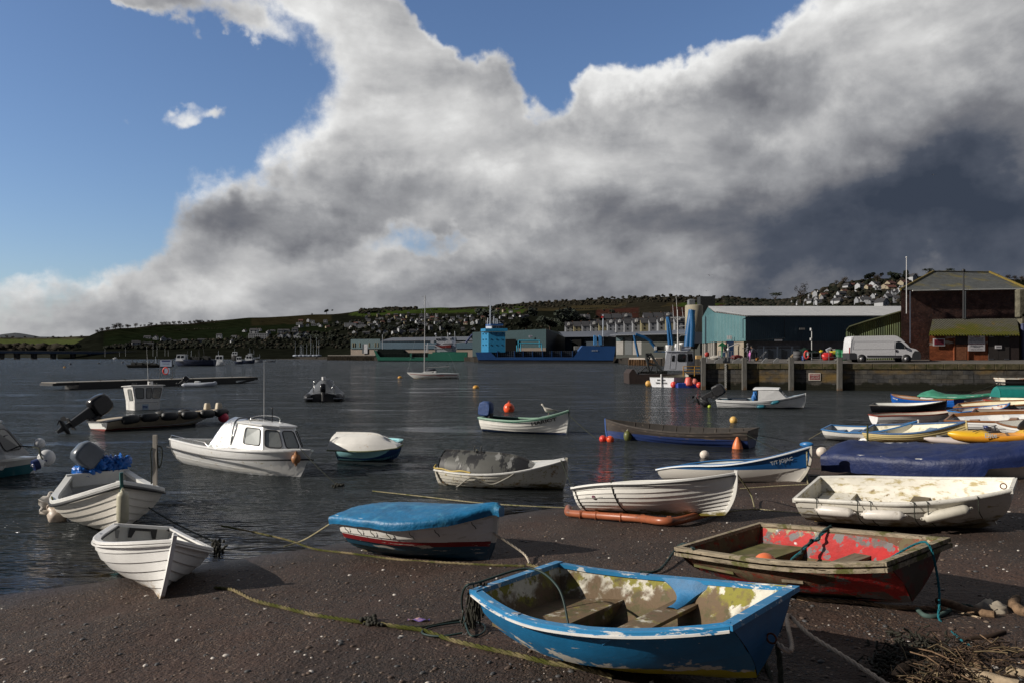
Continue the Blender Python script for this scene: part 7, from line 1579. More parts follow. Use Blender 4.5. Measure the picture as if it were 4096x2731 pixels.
# railed cage with green beacon above the gauge board
c0=V(W(2913,1448,76.3));T=thing('gauge_cage','grey railed steel cage with instrument panel on the quay edge','cage',(c0.x,76.6,QZ))
mb=MB();k_=76.6/FPX;w_,h_=52*k_,48*k_
for x in(-w_/2,-w_*.22, .05,w_*.3,w_/2):
 for y in(0, .9):mb.cyl((x,y,0),(x,y,h_), .025,n=5)
for z in(0,h_*.5,h_):
 for y in(0, .9):mb.tube([(-w_/2,y,z),(w_/2,y,z)], .025,5)
 for x in(-w_/2,w_/2):mb.tube([(x,0,z),(x, .9,z)], .025,5)
mb.build('frame',m_steel,T)
MB().box((-w_*.26,-.03,h_*.74),(.28, .05, .42),bev=.01).build('panel',mat('panel_blue',(.06, .10, .18), .4),T);MB().box((-.1, .3,h_*.26),(.8, .4, .5)).build('cabinet',mat('cabinet_grey',(.20, .21, .22), .6),T);MB().ball((w_*.12, .3,h_+.18), .13,n=10,m=8).build('camera_dome',MATS['radar_white'],T)
T=thing('beacon','green daymark post with triangular top behind the railed cage','beacon',tuple(qpt(2889,77.8)));z1=CAMZ+(HOR-1385)*77.8/FPX-2.6
gmm=mat('beacon_green',(.015, .17, .07), .5);MB().box((0,0,z1/2),(.16, .16,z1)).build('post',gmm,T);MB().prism([(-.45,z1),(.45,z1),(0,z1+.42)],-.05, .05).build('topmark',gmm,T)
T=thing('davit','pale swing-arm davit reaching right above the railed cage','davit',tuple(qpt(2912,78.5)));zz=lambda y:CAMZ+(HOR-y)*78.5/FPX-qpt(2912,78.5).z;X=lambda px:(px-2912)/FPX*78.5
mb=MB();mb.tube([(0,0,0),(0,0,zz(1374))], .04,6);mb.build('post',MATS['pole_white'],T);mb=MB();mb.tube([(0,0,zz(1389)),(X(2955),0,zz(1372))], .05,6);mb.build('arm',MATS['pole_white'],T);mb=MB();mb.tube([(0,0,zz(1374)),(X(2955),0,zz(1373)),(X(2962),0,zz(1383))], .02,5);mb.build('tie_rod',m_steel,T)
T=thing('cctv_pole','slim grey pole with two camera boxes on the quay before the warehouse','pole',tuple(qpt(3247,84)));zz=lambda y:CAMZ+(HOR-y)*84/FPX-qpt(3247,84).z;MB().cyl((0,0,0),(0,0,zz(1318)), .05,n=8).build('shaft',MATS['pole_white'],T)
for y_ in(1318,1357):MB().box((-.13,-.05,zz(y_)),(.14, .14, .28),bev=.02).build('camera_box',MATS['radar_white'],T)
# --- people
def person(lb,px,d,h,parts,yaw=0.0,bend=0.0,arm=None,top=(.2, .2, .2),legs=(.03, .03, .04),skin=(.35, .2, .14),hair=(.05, .04, .03),hood=False,group=None):
 """one continuous skinned body about 1.75 m tall scaled to h, facing local +x"""
 q=qpt(px,d);s=h/1.75;T=thing('person',lb,'person',tuple(q),yaw,group=group,scale=s)
 bd=bend;sh=V((math.sin(bd)*.50,0, .95+math.cos(bd)*.50));nk=sh+V((math.sin(bd)*.08,0, .07));hd=nk+V((math.sin(bd)*.10+.02,0, .15))
 pts=[V((0,0, .95)),V((0,0,1.05)).lerp(sh, .4),sh,nk,hd+V((0,0,-.03)),hd+V((0,0, .08))];rad=[.15, .14, .16, .055, .085, .075]
 ed=[(0,1),(1,2),(2,3),(3,4),(4,5)]
 def limb(a,seq,rs):
  b=a
  for p_,r_ in zip(seq,rs):pts.append(V(p_));rad.append(r_);ed.append((b,len(pts)-1));b=len(pts)-1
 for s_ in(1,-1):
  limb(0,[(0.0,s_*.10, .85),(.03,s_*.11, .48),(-.02+s_*.05,s_*.11, .09),(.12+s_*.05,s_*.12, .04)],[.095, .065, .045, .04])
  a_=arm[0 if s_>0 else 1]if arm else(.05,0.0)
  e=sh+V((.03+a_[0]*.4,s_*.24,-.28+a_[1]*.2));w_=e+V((.08+a_[0]*.6,-s_*.02,-.22+a_[1]*.5));limb(2,[sh+V((0,s_*.19,-.03)),e,w_,w_+V((.05,0,-.07))],[.07, .045, .034, .032])
 me=bpy.data.meshes.new('person_body');me.from_pydata([tuple(p_)for p_ in pts],ed,[]);o=bpy.data.objects.new('body',me);COL.objects.link(o);o.parent=T
 m_=o.modifiers.new('Skin','SKIN');sv=me.skin_vertices[0].data
 for i,r_ in enumerate(rad):sv[i].radius=(r_,r_*(1.25 if i in(0,1,2)else 1))
 sv[0].use_root=True;o.modifiers.new('Sub','SUBSURF').levels=1
 dg=bpy.context.evaluated_depsgraph_get();m2=bpy.data.meshes.new_from_object(o.evaluated_get(dg));o.modifiers.clear();o.data=m2;m2.materials.clear()
 nm='cloth%02d%02d%02d'%tuple(int(c*99)for c in top);m2.materials.append(mat('jacket_'+nm,top, .8,var=.2,vs=6));m2.materials.append(mat('legs_%d'%int(legs[2]*999+legs[0]*99),legs, .8));m2.materials.append(mat('skin_tone',skin, .6))
 for f in m2.polygons:f.use_smooth=True;f.material_index=1 if f.center.z< .90 else(2 if f.center.z>nk.z+.02 and not hood else 0)
 if not hood:MB().ball(hd+V((-.02,0, .06)), .095,(1.1, .95,1.0),12,8).build('hair',mat('hair_dark',hair, .8),T)
 else:MB().ball(hd+V((-.02,0, .04)), .115,(1.05, .95,1.15),12,8).build('hood',MATS['jacket_'+nm],T)
 MB().ball(hd+V((.085,0, .02)), .018,(1, .8,1.2),6,5).build('nose',mat('skin_tone',skin),T)
 return T
person('standing person in grey hooded top reaching out a hand on the quay',2992,79.5,1.72,None,R(180), .05,arm=((.5, .5),(.1,0)),top=(.10, .10, .11),hood=True)
person('small child in pink and purple coat on the quay',3000,78.6,1.05,None,R(200),0,top=(.50, .16, .42),legs=(.25, .12, .25),hood=True)
person('person in grey jacket bending over a pushchair on the quay',3026,79.8,1.62,None,R(180), .95,arm=((.2,-.3),(.2,-.3)),top=(.17, .17, .20),hood=False)
person('dark haired person in black coat behind the railed cage',2904,81.5,1.85,None,R(-90),0,top=(.02, .02, .022))
q=qpt(3010,79.2);T=thing('pushchair','black folding pushchair with orange detail in front of the bending person','pushchair',(q.x+.75,q.y,q.z),0)
MB().add([(-.3,-.2, .5),(.25,-.2, .35),(.4,-.2, .75),(-.3, .2, .5),(.25, .2, .35),(.4, .2, .75)],[(0,1,4,3),(1,2,5,4)]).build('seat',m_black,T);mb=MB();mb.tube([(-.45,-.2, .1),(.3,-.2, .6),(.6,-.2, .95)], .02,5);mb.tube([(-.45, .2, .1),(.3, .2, .6),(.6, .2, .95)], .02,5);mb.tube([(.35,-.2, .1),(-.1,-.2, .5)], .02,5);mb.tube([(.6,-.2, .95),(.6, .2, .95)], .02,5);mb.build('frame',m_steel,T)
for x,y in((-.45,-.2),(-.45, .2),(.35,-.2),(.35, .2)):w_=MB();w_.M=Matrix.Translation(V((x,y, .1)));w_.lathe([(.02,-.02),(.1,-.02),(.1, .02),(.02, .02)],axis='Y',n=12);w_.build('wheel',m_black,T)
blob(3029,1435,79, .16,mat('orange_bag',(.5, .2, .02), .6),'bag','small orange bag by the pushchair','bag')
# --- barge with wheelhouse, work gear and boats moored at the corner
c=lambda px,d,z:V(((px-CXP)/FPX*d,d,z));zy=lambda y,d:CAMZ+(HOR-y)*d/FPX
rust=mat('rusty_steel',(.026, .014, .011), .8,var=.4,vs=2,bump=.01,bs=10,coord='World')
T=thing('work_barge','rusty low work barge with white wheelhouse, dark A-frame and yellow rails','barge',tuple(c(2650,92,0)))
mb=MB();A=c(2508,93,0);P_=[(0,-.6),(.6,-.75),(11,-.75),(11, .85),(1.0, .85),(.55,1.45),(.35,1.45),(-.05, .95)]
mb.prism([(A.x+x*.92,z+.25)for x,z in P_],91,95.5);mb.build('hull',rust,T,world=True)
dm=mat('dark_machinery',(.012, .014, .014), .7,var=.4)
mb=MB()
for a,b,r_ in(((2584,1412),(2596,1485), .16),((2600,1412),(2648,1485), .16),((2590,1416),(2606,1418), .18),((2584,1466),(2550,1497), .07),((2584,1466),(2602,1492), .07),((2590,1450),(2628,1460), .12),((2626,1462),(2627,1490), .10),((2614,1460),(2600,1490), .05)):mb.tube([c(a[0],92,zy(a[1],92)),c(b[0],92,zy(b[1],92))],r_,6)
mb.tube([c(2590,92,zy(1420,92)),c(2582,92,zy(1430,92)),c(2590,92,zy(1455,92)),c(2598,92,zy(1430,92))], .12,6,closed=True);mb.build('a_frame',dm,T,world=True)
mb=MB()
for i in range(12):mb.box(c(2560+i*9,93,zy(1488,93)),(.5, .6, .25+.2*math.sin(i*3)),bev=.03)
mb.build('deck_gear',dm,T,world=True)
bw_=lambda px,y,d=90:c(px,d,zy(y,d));Mi=THM[T.name].inverted()
bt=[Mi@bw_(2655,1480),Mi@bw_(2747,1480),Mi@(bw_(2795,1478)+V((.2,2.4,0))),Mi@(bw_(2655,1480)+V((.6,2.6,0)))];tp=[Mi@bw_(2667,1405),Mi@bw_(2747,1405),Mi@(bw_(2782,1402)+V((.2,2.4,0))),Mi@(bw_(2667,1404)+V((.4,2.6,0)))]
for q in bt:q.z=bt[0].z
for q in tp:q.z=tp[0].z
bwm=mat('barge_white',(.52, .54, .60), .45,var=.08)
wheelhouse(T,bt,tp,bwm,m_dkglass,panes=[(0, .30, .42, .48, .80),(0, .56, .96, .46, .88),(1, .18, .48, .48, .88),(1, .56, .86, .48, .88)],doors=[(0, .24, .50, .06, .9)],roof_m=bwm,over=.12,roof_t=.08,crown=.0)
mb=MB();mb.tube([bw_(2712,1400),bw_(2710,1240)],[.10, .05],8);mb.build('mast',MATS['pole_white'],T,world=True)
mb=MB()
for a,b in(((2710,1272),(2742,1271)),((2683,1272),(2710,1271)),((2710,1305),(2745,1305)),((2711,1342),(2746,1341)),((2698,1272),(2711,1284)),((2724,1272),(2711,1284)),((2711,1352),(2724,1342)),((2710,1316),(2722,1306))):mb.tube([bw_(*a),bw_(*b)], .045,5)
mb.build('yard_arm',MATS['pole_white'],T,world=True)
mb=MB()
for a,b in(((2710,1262),(2703,1170)),((2694,1272),(2691,1220)),((2733,1271),(2728,1230))):mb.tube([bw_(*a),bw_(*b)],[.03, .015],4)
mb.build('aerial',MATS['pole_white'],T,world=True)
mb=MB();mb.prism([(bw_(2703,0).x,zy(1404,90)),(bw_(2725,0).x,zy(1404,90)),(bw_(2717,0).x,zy(1374,90)),(bw_(2709,0).x,zy(1374,90))],90.5,91.2);mb.build('mast_base',MATS['radar_white'],T,world=True)
q=bw_(2733,1403);MB().lathe([(.06,0),(.08, .6),(.28, .72),(.30, .85),(.1, .95)],tuple(q+V((0, .8,0))),n=14).build('radar_dome',MATS['radar_white'],T,world=True)
q=bw_(2680,1404)+V((0, .8,0));MB().lathe([(.32,0),(.36, .65),(.36, .70),(.3, .70)],tuple(q),n=16).build('white_bin',MATS['radar_white'],T,world=True)
q=bw_(2750,1393)+V((0, .9,0));MB().tube([q+V((-.5,0,0)),q+V((.5,0,0))], .26,12).build('liferaft_canister',mat('canister',(.35, .38, .45), .4),T,world=True)
ylm=mat('safety_yellow',(.42, .22, .03), .5);mb=MB()
for y_ in(1464,1476,1489):mb.tube([bw_(2732,y_,84),bw_(2800,y_,84)], .035,5)
for px in(2733,2778):mb.tube([bw_(px,1464,84),bw_(px,1503,84)], .045,5)
mb.build('yellow_rail',ylm,T,world=True)
mb=MB();mb.box(c(2794,88,zy(1428,88)),(.62, .4, .40),bev=.02);solo(mb,'fish_box',mat('cream_box',(.58, .38, .17), .5,var=.1),'glowing cream plastic fish box left of the quay corner','box')
# BARBARA
A=V(G(2600,1547));B2=V(G(2690,1546));FIT['barbara']=(((A.x+B2.x)/2,A.y+.1,-.75,R(52),0,0),dict(L=5.6,B=3.0,D=1.75,Hs=1.78,Hb=2.05,tw=.93,rake=.3,dead=.02,flare=.02))
T,p=boat('barbara','rowing_boat','white open boat seen from its transom lettered BARBARA TEIGNMOUTH',hullmat('barb',(.62, .63, .66),dirt=0),mat('barb_in',(.35, .33, .28), .6),mat('barb_rail',(.10, .10, .09), .5),n=5,lap=.01,floor=.95,thwarts=[(.3, .3,1.4),(.6, .3,1.45)])
hw=hull_hb(p,0);
text('BARBARA', .22,'',T,frame((-.03, .05,1.48),(0,-1,0),(0,0,1)),font_w=.95,name='name_lettering',mat_=m_black,bold=.02,ext=.01);text('TEIGNMOUTH', .22,'',T,frame((-.03, .05,1.16),(0,-1,0),(0,0,1)),font_w=1.3,name='port_lettering',mat_=m_black,bold=.02,ext=.01)
MB().box((-.12,0,1.35),(.12, .12,1.5),bev=.02).build('rudder_post',mat('barb_post',(.6, .6, .6), .5),T)
q=V(G(2596,1545));ballbuoy((q.x,q.y+.4, .3), .32,'yellow ball fender at the left of the BARBARA boat',MATS['bright_yellow']if False else mat('amber_buoy',(.62, .34, .08), .4),neck=False)
q=V(G(2695,1548));ballbuoy((q.x,q.y, .28), .33,'red ball fender between BARBARA and the blue floats',m_redb,neck=False)
q=V(W(2754,1523,80));mb=MB();mb.lathe([(.42,0),(.44, .15),(.30, .75),(.20, .85)],tuple(q-V((0,0, .45))),n=18);solo(mb,'buoy',mat('coral_buoy',(.66, .12, .10), .45,var=.1),'tall coral red conical buoy on the blue floats','buoy')
ballbuoy(W(2777,1527,80), .36,'coral pink ball buoy on the blue floats',mat('coral_pink',(.68, .22, .18), .45,var=.1),neck=False);q=V(G(2797,1550));ballbuoy((q.x-.1,q.y-.4, .3), .30,'dark red ball fender against the quay corner',m_redb,neck=False)
fl=mat('float_blue',(.008, .04, .25), .4,var=.15)
proto=None
for i in range(5):
 for j in range(2):
  q=V(G(2716+i*19,1549));loc=(q.x,q.y+j*1.1-.1,0);nth=('first','second','third','fourth','fifth')[i];lb='dark blue cube float, %s from the left, %s row, below the coral buoys'%(nth,'near' if j==0 else 'rear')
  if proto is None:
   proto=thing('cube_float',lb,'float',loc,group='blue cube floats');MB().box((0,0, .18),(.56,1.0, .62),bev=.07).build('body',fl,proto);MB().cyl((-.29,0, .38),(-.29,0, .52), .07,n=8).build('coupling',m_black,proto)
  else:cpy=copy_tree(proto,None,Matrix.Translation(V(loc)));cpy['label']=lb
# ---------------------------------------------------------------- docks, ships, bridge, far boats
def cc(px,d,z):return V(((px-CXP)/FPX*d,d,z))
def zz_(y,d):return CAMZ+(HOR-y)*d/FPX
def pbox(fp,y0,y1,dr,m,nm,par,top=None):
 """solid on a footprint of (picture x, distance) corners between two heights; top = list of y per corner"""
 n=len(fp);b=[cc(px,d,zz_(y0,dr))for px,d in fp];t=[cc(px,d,zz_(top[i]if top else y1,dr))for i,(px,d)in enumerate(fp)]
 mb=MB();mb.add(b+t,[(i,(i+1)%n,(i+1)%n+n,i+n)for i in range(n)]+[list(range(n)),list(range(2*n-1,n-1,-1))]);return mb.build(nm,m,par,world=True)
def line(pts,d,r,m,nm,par,n=5):mb=MB();mb.tube([cc(px,d,zz_(y,d))for px,y in pts],r,n);return mb.build(nm,m,par,world=True)
# dock ground
mb=MB();fr=[(1180,860),(1372,740),(1500,590),(1880,500),(1895,436),(2470,384),(2515,292),(2800,236),(3300,200)]
F_=[cc(px,d,2.6)for px,d in fr];mb.grid([F_,[V((q.x*1.9,q.y*1.9+60,3.0))for q in F_]],False);mb.grid([[V((q.x,q.y,-2))for q in F_],F_],False);mb.build('dock_ground',mat('dock_wall',(.030, .026, .022), .9,var=.4,vs=.5,coord='World'),kind='structure')
mb=MB();fr=[(1060,850),(1180,820),(1372,735)];F_=[cc(px,d, .1)for px,d in fr];mb.grid([F_,[V((q.x*1.15,q.y*1.15,3))for q in F_]],False);mb.build('foreshore',mat('mud_shore',(.06, .05, .04), .9),kind='structure')
mb=MB();mb.grid([[cc(px,d, .12)for px in range(-400,201,60)]for d in(760,780,800)]);mb.build('sand_bank',MATS['mud_shore'],kind='structure')
# timber piled jetties
def jetty(lb,x0,x1,d0,d1,yt,yb,m,mt):
 T=thing('jetty',lb,'jetty',tuple(cc(x0,d0,0)));a,b=cc(x0,d0,0),cc(x1,d1,0);n=int((b-a).length/1.6)
 zt=zz_(yt,d0);mb=MB()
 for i in range(n+1):q=a.lerp(b,i/n);mb.box((q.x,q.y,(zt-1)/2),(.8 if i%4 else 1.2, .8,zt+1))
 mb.build('piles',m,T,world=True);mb=MB();mb.add([a+V((0,-.6,zt)),b+V((0,-.6,zt)),b+V((0,3,zt)),a+V((0,3,zt)),a+V((0,-.6,zt+.6)),b+V((0,-.6,zt+.6)),b+V((0,3,zt+.6)),a+V((0,3,zt+.6))],[(0,1,5,4),(4,5,6,7),(0,3,7,4),(1,2,6,5)]);mb.build('deck',mt,T,world=True)
pil=mat('pile_brown',(.13, .075, .04), .9,var=.6,vs=.8,coord='World');con=mat('jetty_concrete',(.30, .27, .24), .8,var=.2,vs=.8,coord='World')
jetty('piled timber jetty in front of the left teal shed',1312,1508,640,590,1422,1438,mat('pile_dark',(.05, .04, .03), .9,var=.6,vs=.4,coord='World'),MATS['jetty_concrete'])if False else jetty('piled timber jetty in front of the left teal shed',1312,1508,640,590,1422,1438,mat('pile_dark',(.05, .04, .03), .9,var=.6,vs=.4,coord='World'),mat('jetty_dull',(.09, .08, .07), .8))
jetty('brown piled quay with pale edge below the blue excavators',2521,2720,284,255,1436,1458,pil,con)
# sheds
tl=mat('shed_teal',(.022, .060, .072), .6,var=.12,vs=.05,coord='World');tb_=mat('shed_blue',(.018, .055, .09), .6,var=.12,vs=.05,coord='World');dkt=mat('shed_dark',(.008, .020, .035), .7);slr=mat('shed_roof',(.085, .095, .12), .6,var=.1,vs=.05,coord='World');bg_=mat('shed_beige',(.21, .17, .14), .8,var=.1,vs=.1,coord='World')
T=thing('dock_shed','long teal and grey dock shed with white door behind the green ship','shed',tuple(cc(1600,620,3)))
pbox([(1403,640),(1520,628),(1560,680),(1440,690)],1395,1357,640,tl,'cladding',T);pbox([(1403,641),(1520,629),(1560,680),(1440,690)],1428,1394,640,bg_,'lower_wall',T)
pbox([(1521,628),(1890,600),(1890,660),(1560,680)],1395,1365,620,tb_,'cladding',T);pbox([(1521,629),(1890,601),(1890,660),(1560,680)],1428,1395,620,bg_,'lower_wall',T)
mb=MB();a,b,c_,d_=cc(1518,627,zz_(1363,620)),cc(1892,598,zz_(1363,620)),cc(1880,640,zz_(1346,640)),cc(1568,655,zz_(1350,650));mb.add([a,b,c_,d_],[(0,1,2,3)]);mb.build('roof',slr,T,world=True)
pbox([(1456,634),(1470,633),(1470,634),(1456,635)],1413,1376,634,mat('roller_white',(.36, .36, .38), .6),'door',T);pbox([(1449,634.6),(1455,634),(1455,635),(1449,635)],1413,1376,634,dkt,'door_gap',T)
for px in(1410,1418,1438,1476,1500,1510):pbox([(px-1.5,640-(px-1403)*.1-.8),(px+1.5,640-(px-1403)*.1-.9),(px+1.5,642),(px-1.5,642)],1388,1371,640,mat('louvre',(.22, .20, .13), .7),'louvre',T)
T=thing('dock_shed','big dark teal dock shed with small white logo board behind the blue ship','shed',tuple(cc(2030,430,3)))
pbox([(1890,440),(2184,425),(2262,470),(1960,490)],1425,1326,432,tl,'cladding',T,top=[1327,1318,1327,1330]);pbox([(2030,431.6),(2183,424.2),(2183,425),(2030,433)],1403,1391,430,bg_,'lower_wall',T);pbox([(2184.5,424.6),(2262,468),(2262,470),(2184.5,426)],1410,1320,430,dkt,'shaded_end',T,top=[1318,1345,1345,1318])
pbox([(2022,431.5),(2064,429.5),(2064,430),(2022,432)],1425,1356,430,mat('dark_void',(.006, .006, .006), .9),'doorway',T)
q=cc(2122,426.6,zz_(1346,427));MB().box(q,(1.9, .1,1.1)).build('logo_board',MATS['board_white'],T,world=True);text('ABP', .9,'',T,frame(q+V((0,-.15,0)),(1,0,0),(0,0,1)),font_w=1.6,name='lettering',mat_=mat('logo_navy',(.01, .03, .15), .5),bold=.03,world=True)
T=thing('dock_shed','grey roofed dark shed right of the one with the logo board','shed',tuple(cc(2350,440,3)))
pbox([(2260,440),(2400,428),(2480,450),(2300,470)],1425,1347,436,dkt,'cladding',T);mb=MB();mb.add([cc(2258,436,zz_(1348,436)),cc(2400,424,zz_(1347,426)),cc(2452,448,zz_(1322,448)),cc(2212,462,zz_(1328,462))],[(0,1,2,3)]);mb.add([cc(2400,424,zz_(1347,426)),cc(2482,430,zz_(1345,430)),cc(2452,448,zz_(1322,448))],[(0,1,2)]);mb.build('roof',slr,T,world=True);pbox([(2289,435),(2325,432),(2325,433),(2289,436)],1425,1358,434,MATS['dark_void'],'doorway',T)
T=thing('dock_shed','long low dock shed with pale roller doors behind the excavators','shed',tuple(cc(2600,330,3)))
pbox([(2464,345),(2800,318),(2800,350),(2480,372)],1432,1337,335,mat('shed_olive',(.045, .05, .045), .8),'wall',T)
for i,(a,b,pale)in enumerate(((2465,2493,1),(2500,2528,0),(2531,2577,1),(2585,2612,0),(2616,2651,1),(2660,2690,0),(2693,2720,1))):
 da=345-(a-2464)*.08-.5;db=345-(b-2464)*.08-.5
 pbox([(a,da),(b,db),(b,db+.3),(a,da+.3)],1418,1364 if pale else 1350,335,mat('door_pale',(.26, .25, .235), .7,var=.15,vs=.3,coord='World')if pale else mat('door_grey',(.085, .095, .10), .7),'roller_door',T)
 if pale:pbox([(a,da-.05),(b,db-.05),(b,db+.3),(a,da+.3)],1363,1347,335,tl,'door_header',T)
mb=MB();mb.add([cc(2440,342,zz_(1338,340)),cc(2800,312,zz_(1331,315)),cc(2800,350,zz_(1316,350)),cc(2480,372,zz_(1330,372))],[(0,1,2,3)]);mb.add([cc(2440,342,zz_(1338,340)),cc(2800,312,zz_(1331,315)),cc(2800,312,zz_(1336,315)),cc(2440,342,zz_(1342,340))],[(0,1,2,3)]);mb.build('roof',slr,T,world=True)
# silo tower
T=thing('silo','tall beige cylindrical silo with roof house beside the teal warehouse','silo',tuple(cc(2776,170,2.6)))
q=cc(2776,170,0);sm_=mat('silo_beige',(.30, .27, .20), .8,var=.15,vs=.3,coord='World');MB().lathe([(1.9,zz_(1352,170)),(1.9,zz_(1224,170)),(1.7,zz_(1221,170))],(q.x,q.y,0),n=24).build('drum',sm_,T,world=True);MB().lathe([(1.95,zz_(1352,170)),(1.95,zz_(1349,170)),(1.4,zz_(1362,170)),(.6,zz_(1395,170))],(q.x,q.y,0),n=24).build('hopper',dm,T,world=True)
MB().box((q.x-.6,q.y,zz_(1212,170)),(1.4,1.6,1.4),bev=.1).build('roof_house',mat('silo_grey',(.14, .15, .16), .7),T,world=True);MB().lathe([(.55,zz_(1209,170)),(.6,zz_(1199,170)),(.3,zz_(1197,170))],(q.x-.6,q.y,0),n=14).build('filter_cap',MATS['silo_grey'],T,world=True);MB().box((q.x+3.6,q.y+4,zz_(1235,172)),(3.2,3,5.5)).build('lift_tower',dm,T,world=True)
for x_ in(-1.5,0,1.5):MB().box((q.x+x_,q.y,zz_(1400,170)),(.25, .25,6.2)).build('leg',dm,T,world=True)
line([(2762,1378),(2806,1362)],168, .3,dm,'conveyor',T);pbox([(2776,166),(2812,166),(2812,170),(2776,170)],1372,1328,166,mat('plant_slate',(.05, .06, .08), .7),'plant_room',T)
# blue excavators
exb=mat('excavator_blue',(.008, .085, .22), .4,var=.1)
def digger(lb,boom,stick,d,body=None):
 T=thing('excavator',lb,'excavator',tuple(cc(boom[-1][0],d,2.8)))
 line(boom,d, .55,exb,'boom',T,6);line(stick,d-.5, .42,exb,'stick',T,6)
 if body:x,y=body;pbox([(x-16,d-2),(x+20,d-2),(x+20,d+2),(x-16,d+2)],y+8,y-8,d,dm,'cab',T);pbox([(x-22,d-2),(x+24,d-2),(x+24,d+2),(x-22,d+2)],y+16,y+12,d,exb,'chassis',T);q=cc(x-14,d-2.2,zz_(y,d));MB().box(q,(.8, .3,1.2)).build('window',MATS['radar_white'],T,world=True)
 return T
digger('long-reach blue excavator with bent arm working on the brown piled quay',[(2630,1402),(2600,1362),(2575,1348),(2543,1338)],[(2536,1340),(2542,1370),(2553,1424)],262,(2636,1392))
digger('dark blue upright crane boom left of the barge mast',[(2678,1380),(2674,1330),(2670,1268)],[(2673,1268),(2680,1300),(2690,1380)],250)
digger('tall upright blue crane boom right of the barge mast',[(2748,1400),(2756,1320),(2768,1240)],[(2768,1242),(2770,1300),(2766,1385)],120)
# --- ships
def rib_band(T,x0,x1,y0,y1,d,n,m,mr,nm='hold_coaming'):
 pbox([(x0,d),(x1,d),(x1,d+8),(x0,d+8)],y0,y1,d,m,nm,T);mb=MB()
 for i in range(n+1):q=cc(lerp(x0,x1,i/n),d-.15,0);mb.box((q.x,q.y,(zz_(y0,d)+zz_(y1,d))/2),(.16, .3,zz_(y1,d)-zz_(y0,d)))
 for f in(.33, .66):z=lerp(zz_(y0,d),zz_(y1,d),f);mb.box(((cc(x0,d,0).x+cc(x1,d,0).x)/2,d-.1,z),(abs(cc(x0,d,0).x-cc(x1,d,0).x), .15, .10))
 props(mb.build('coaming_ribs',mr,T,world=True),None)
d=372.0;T=thing('cargo_ship','large blue coaster with tall bridge tower lettered AAVA VG on its bow','ship',tuple(cc(2180,d,0)))
bl=mat('ship_blue',(.010, .062, .21), .5,var=.12,vs=.08,coord='World');bl2=mat('tower_blue',(.010, .16, .32), .5,var=.08);boot=mat('ship_boot',(.035, .035, .04), .7,var=.3,vs=.1,coord='World')
X=lambda px:cc(px,d,0).x
def profile(pts,m,nm,dd=0,th=10):mb=MB();mb.prism([(X(px),zz_(y,d))for px,y in pts],d+dd,d+dd+th);return mb.build(nm,m,T,world=True)
profile([(1911,1438),(1914,1456),(2445,1456),(2452,1446),(2453,1440)],boot,'boot_topping', .0)
profile([(1902,1408),(1912,1438),(2453,1440),(2459,1408),(2462,1384),(2330,1382),(2294,1428),(2170,1427),(1984,1428),(1962,1407)],bl,'hull',-.25)
rib_band(T,1966,2320,1427,1403,d+1.2,44,mat('hold_dark',(.010, .012, .016), .8),mat('rib_grey',(.07, .085, .11), .7))
for px in(1989,2058,2092,2130,2170,2207,2245,2290):pbox([(px-1,d-.3),(px+1.5,d-.3),(px+1.5,d+1),(px-1,d+1)],1428,1402,d,bl,'stanchion',T)
tw=[(1925,d+9),(1954,d+.6),(2021,d+.6),(2003,d+9)]
pbox(tw,1408,1328,d,bl2,'tower',T);pbox([(1923,d+6),(1942,d-.5),(2030,d-.5),(2012,d+6)],1325,1314,d,bl2,'bridge_wing',T)
pbox([(1943,d+5),(1966,d-.2),(2011,d-.2),(1995,d+5)],1316,1303,d,mat('bridge_white',(.38, .42, .48), .5),'wheelhouse',T);pbox([(1942,d+5),(1964,d-.6),(2013,d-.6),(1996,d+5)],1303,1296,d,bl,'wheelhouse_roof',T)
for i,px in enumerate((1969,1977,1987,1997,2004)):pbox([(px,d-.45),(px+6,d-.45),(px+6,d-.2),(px,d-.2)],1313,1306,d,m_dkglass,'window',T)
for y in(1333,1355,1377):
 for px in(1963,1985,2006):pbox([(px,d+.4),(px+3,d+.4),(px+3,d+.7),(px,d+.7)],y+4,y,d,m_dkglass,'window',T)
 for f in(.3, .7):q=cc(1925,d+9,0).lerp(cc(1954,d+.6,0),f);MB().box((q.x-.15,q.y-.1,zz_(y+2,d)),(.5, .5, .5)).build('window',m_dkglass,T,world=True)
wmt=mat('mast_pale',(.40, .45, .52), .5)
line([(1961,1300),(1962,1222)],d, .3,wmt,'mast',T);line([(1961,1222),(1959,1170)],d, .06,wmt,'aerial',T)
for a,b in(((1950,1300),(1952,1272)),((1976,1300),(1976,1265)),((1984,1300),(1985,1275)),((1990,1300),(1990,1278))):line([a,b],d, .22,wmt,'post',T)
mb=MB()
for a,b in(((1956,1230),(1967,1230)),((1956,1246),(1967,1246)),((1953,1262),(1969,1262)),((1944,1288),(2000,1286)),((1944,1294),(2004,1292)),((1972,1276),(1990,1276))):mb.tube([cc(a[0],d,zz_(a[1],d)),cc(b[0],d,zz_(b[1],d))], .12,4)
mb.build('mast_yards',wmt,T,world=True)
for px in(2094,2104):profile([(px-17+0,0)]*0 or[(px-24+0,1378)]*0 or[(2375+(px-2094)*2,1380),(2375+(px-2094)*2,1342),(2378+(px-2094)*2,1340),(2386+(px-2094)*2,1346),(2387+(px-2094)*2,1380)],mat('vent_blue',(.06, .22, .48), .5),'vent_housing',-.5,2)
line([(2412,1382),(2413,1258)],d, .28,wmt,'foremast',T);line([(2408,1272),(2420,1272)],d, .12,wmt,'mast_yards',T);q=cc(2409,d-.4,zz_(1269,d));MB().box(q,(1.1, .2, .9)).build('flag',mat('flag_red',(.5, .02, .02), .6),T,world=True)
cy=mat('gantry_cyan',(.03, .28, .42), .5)
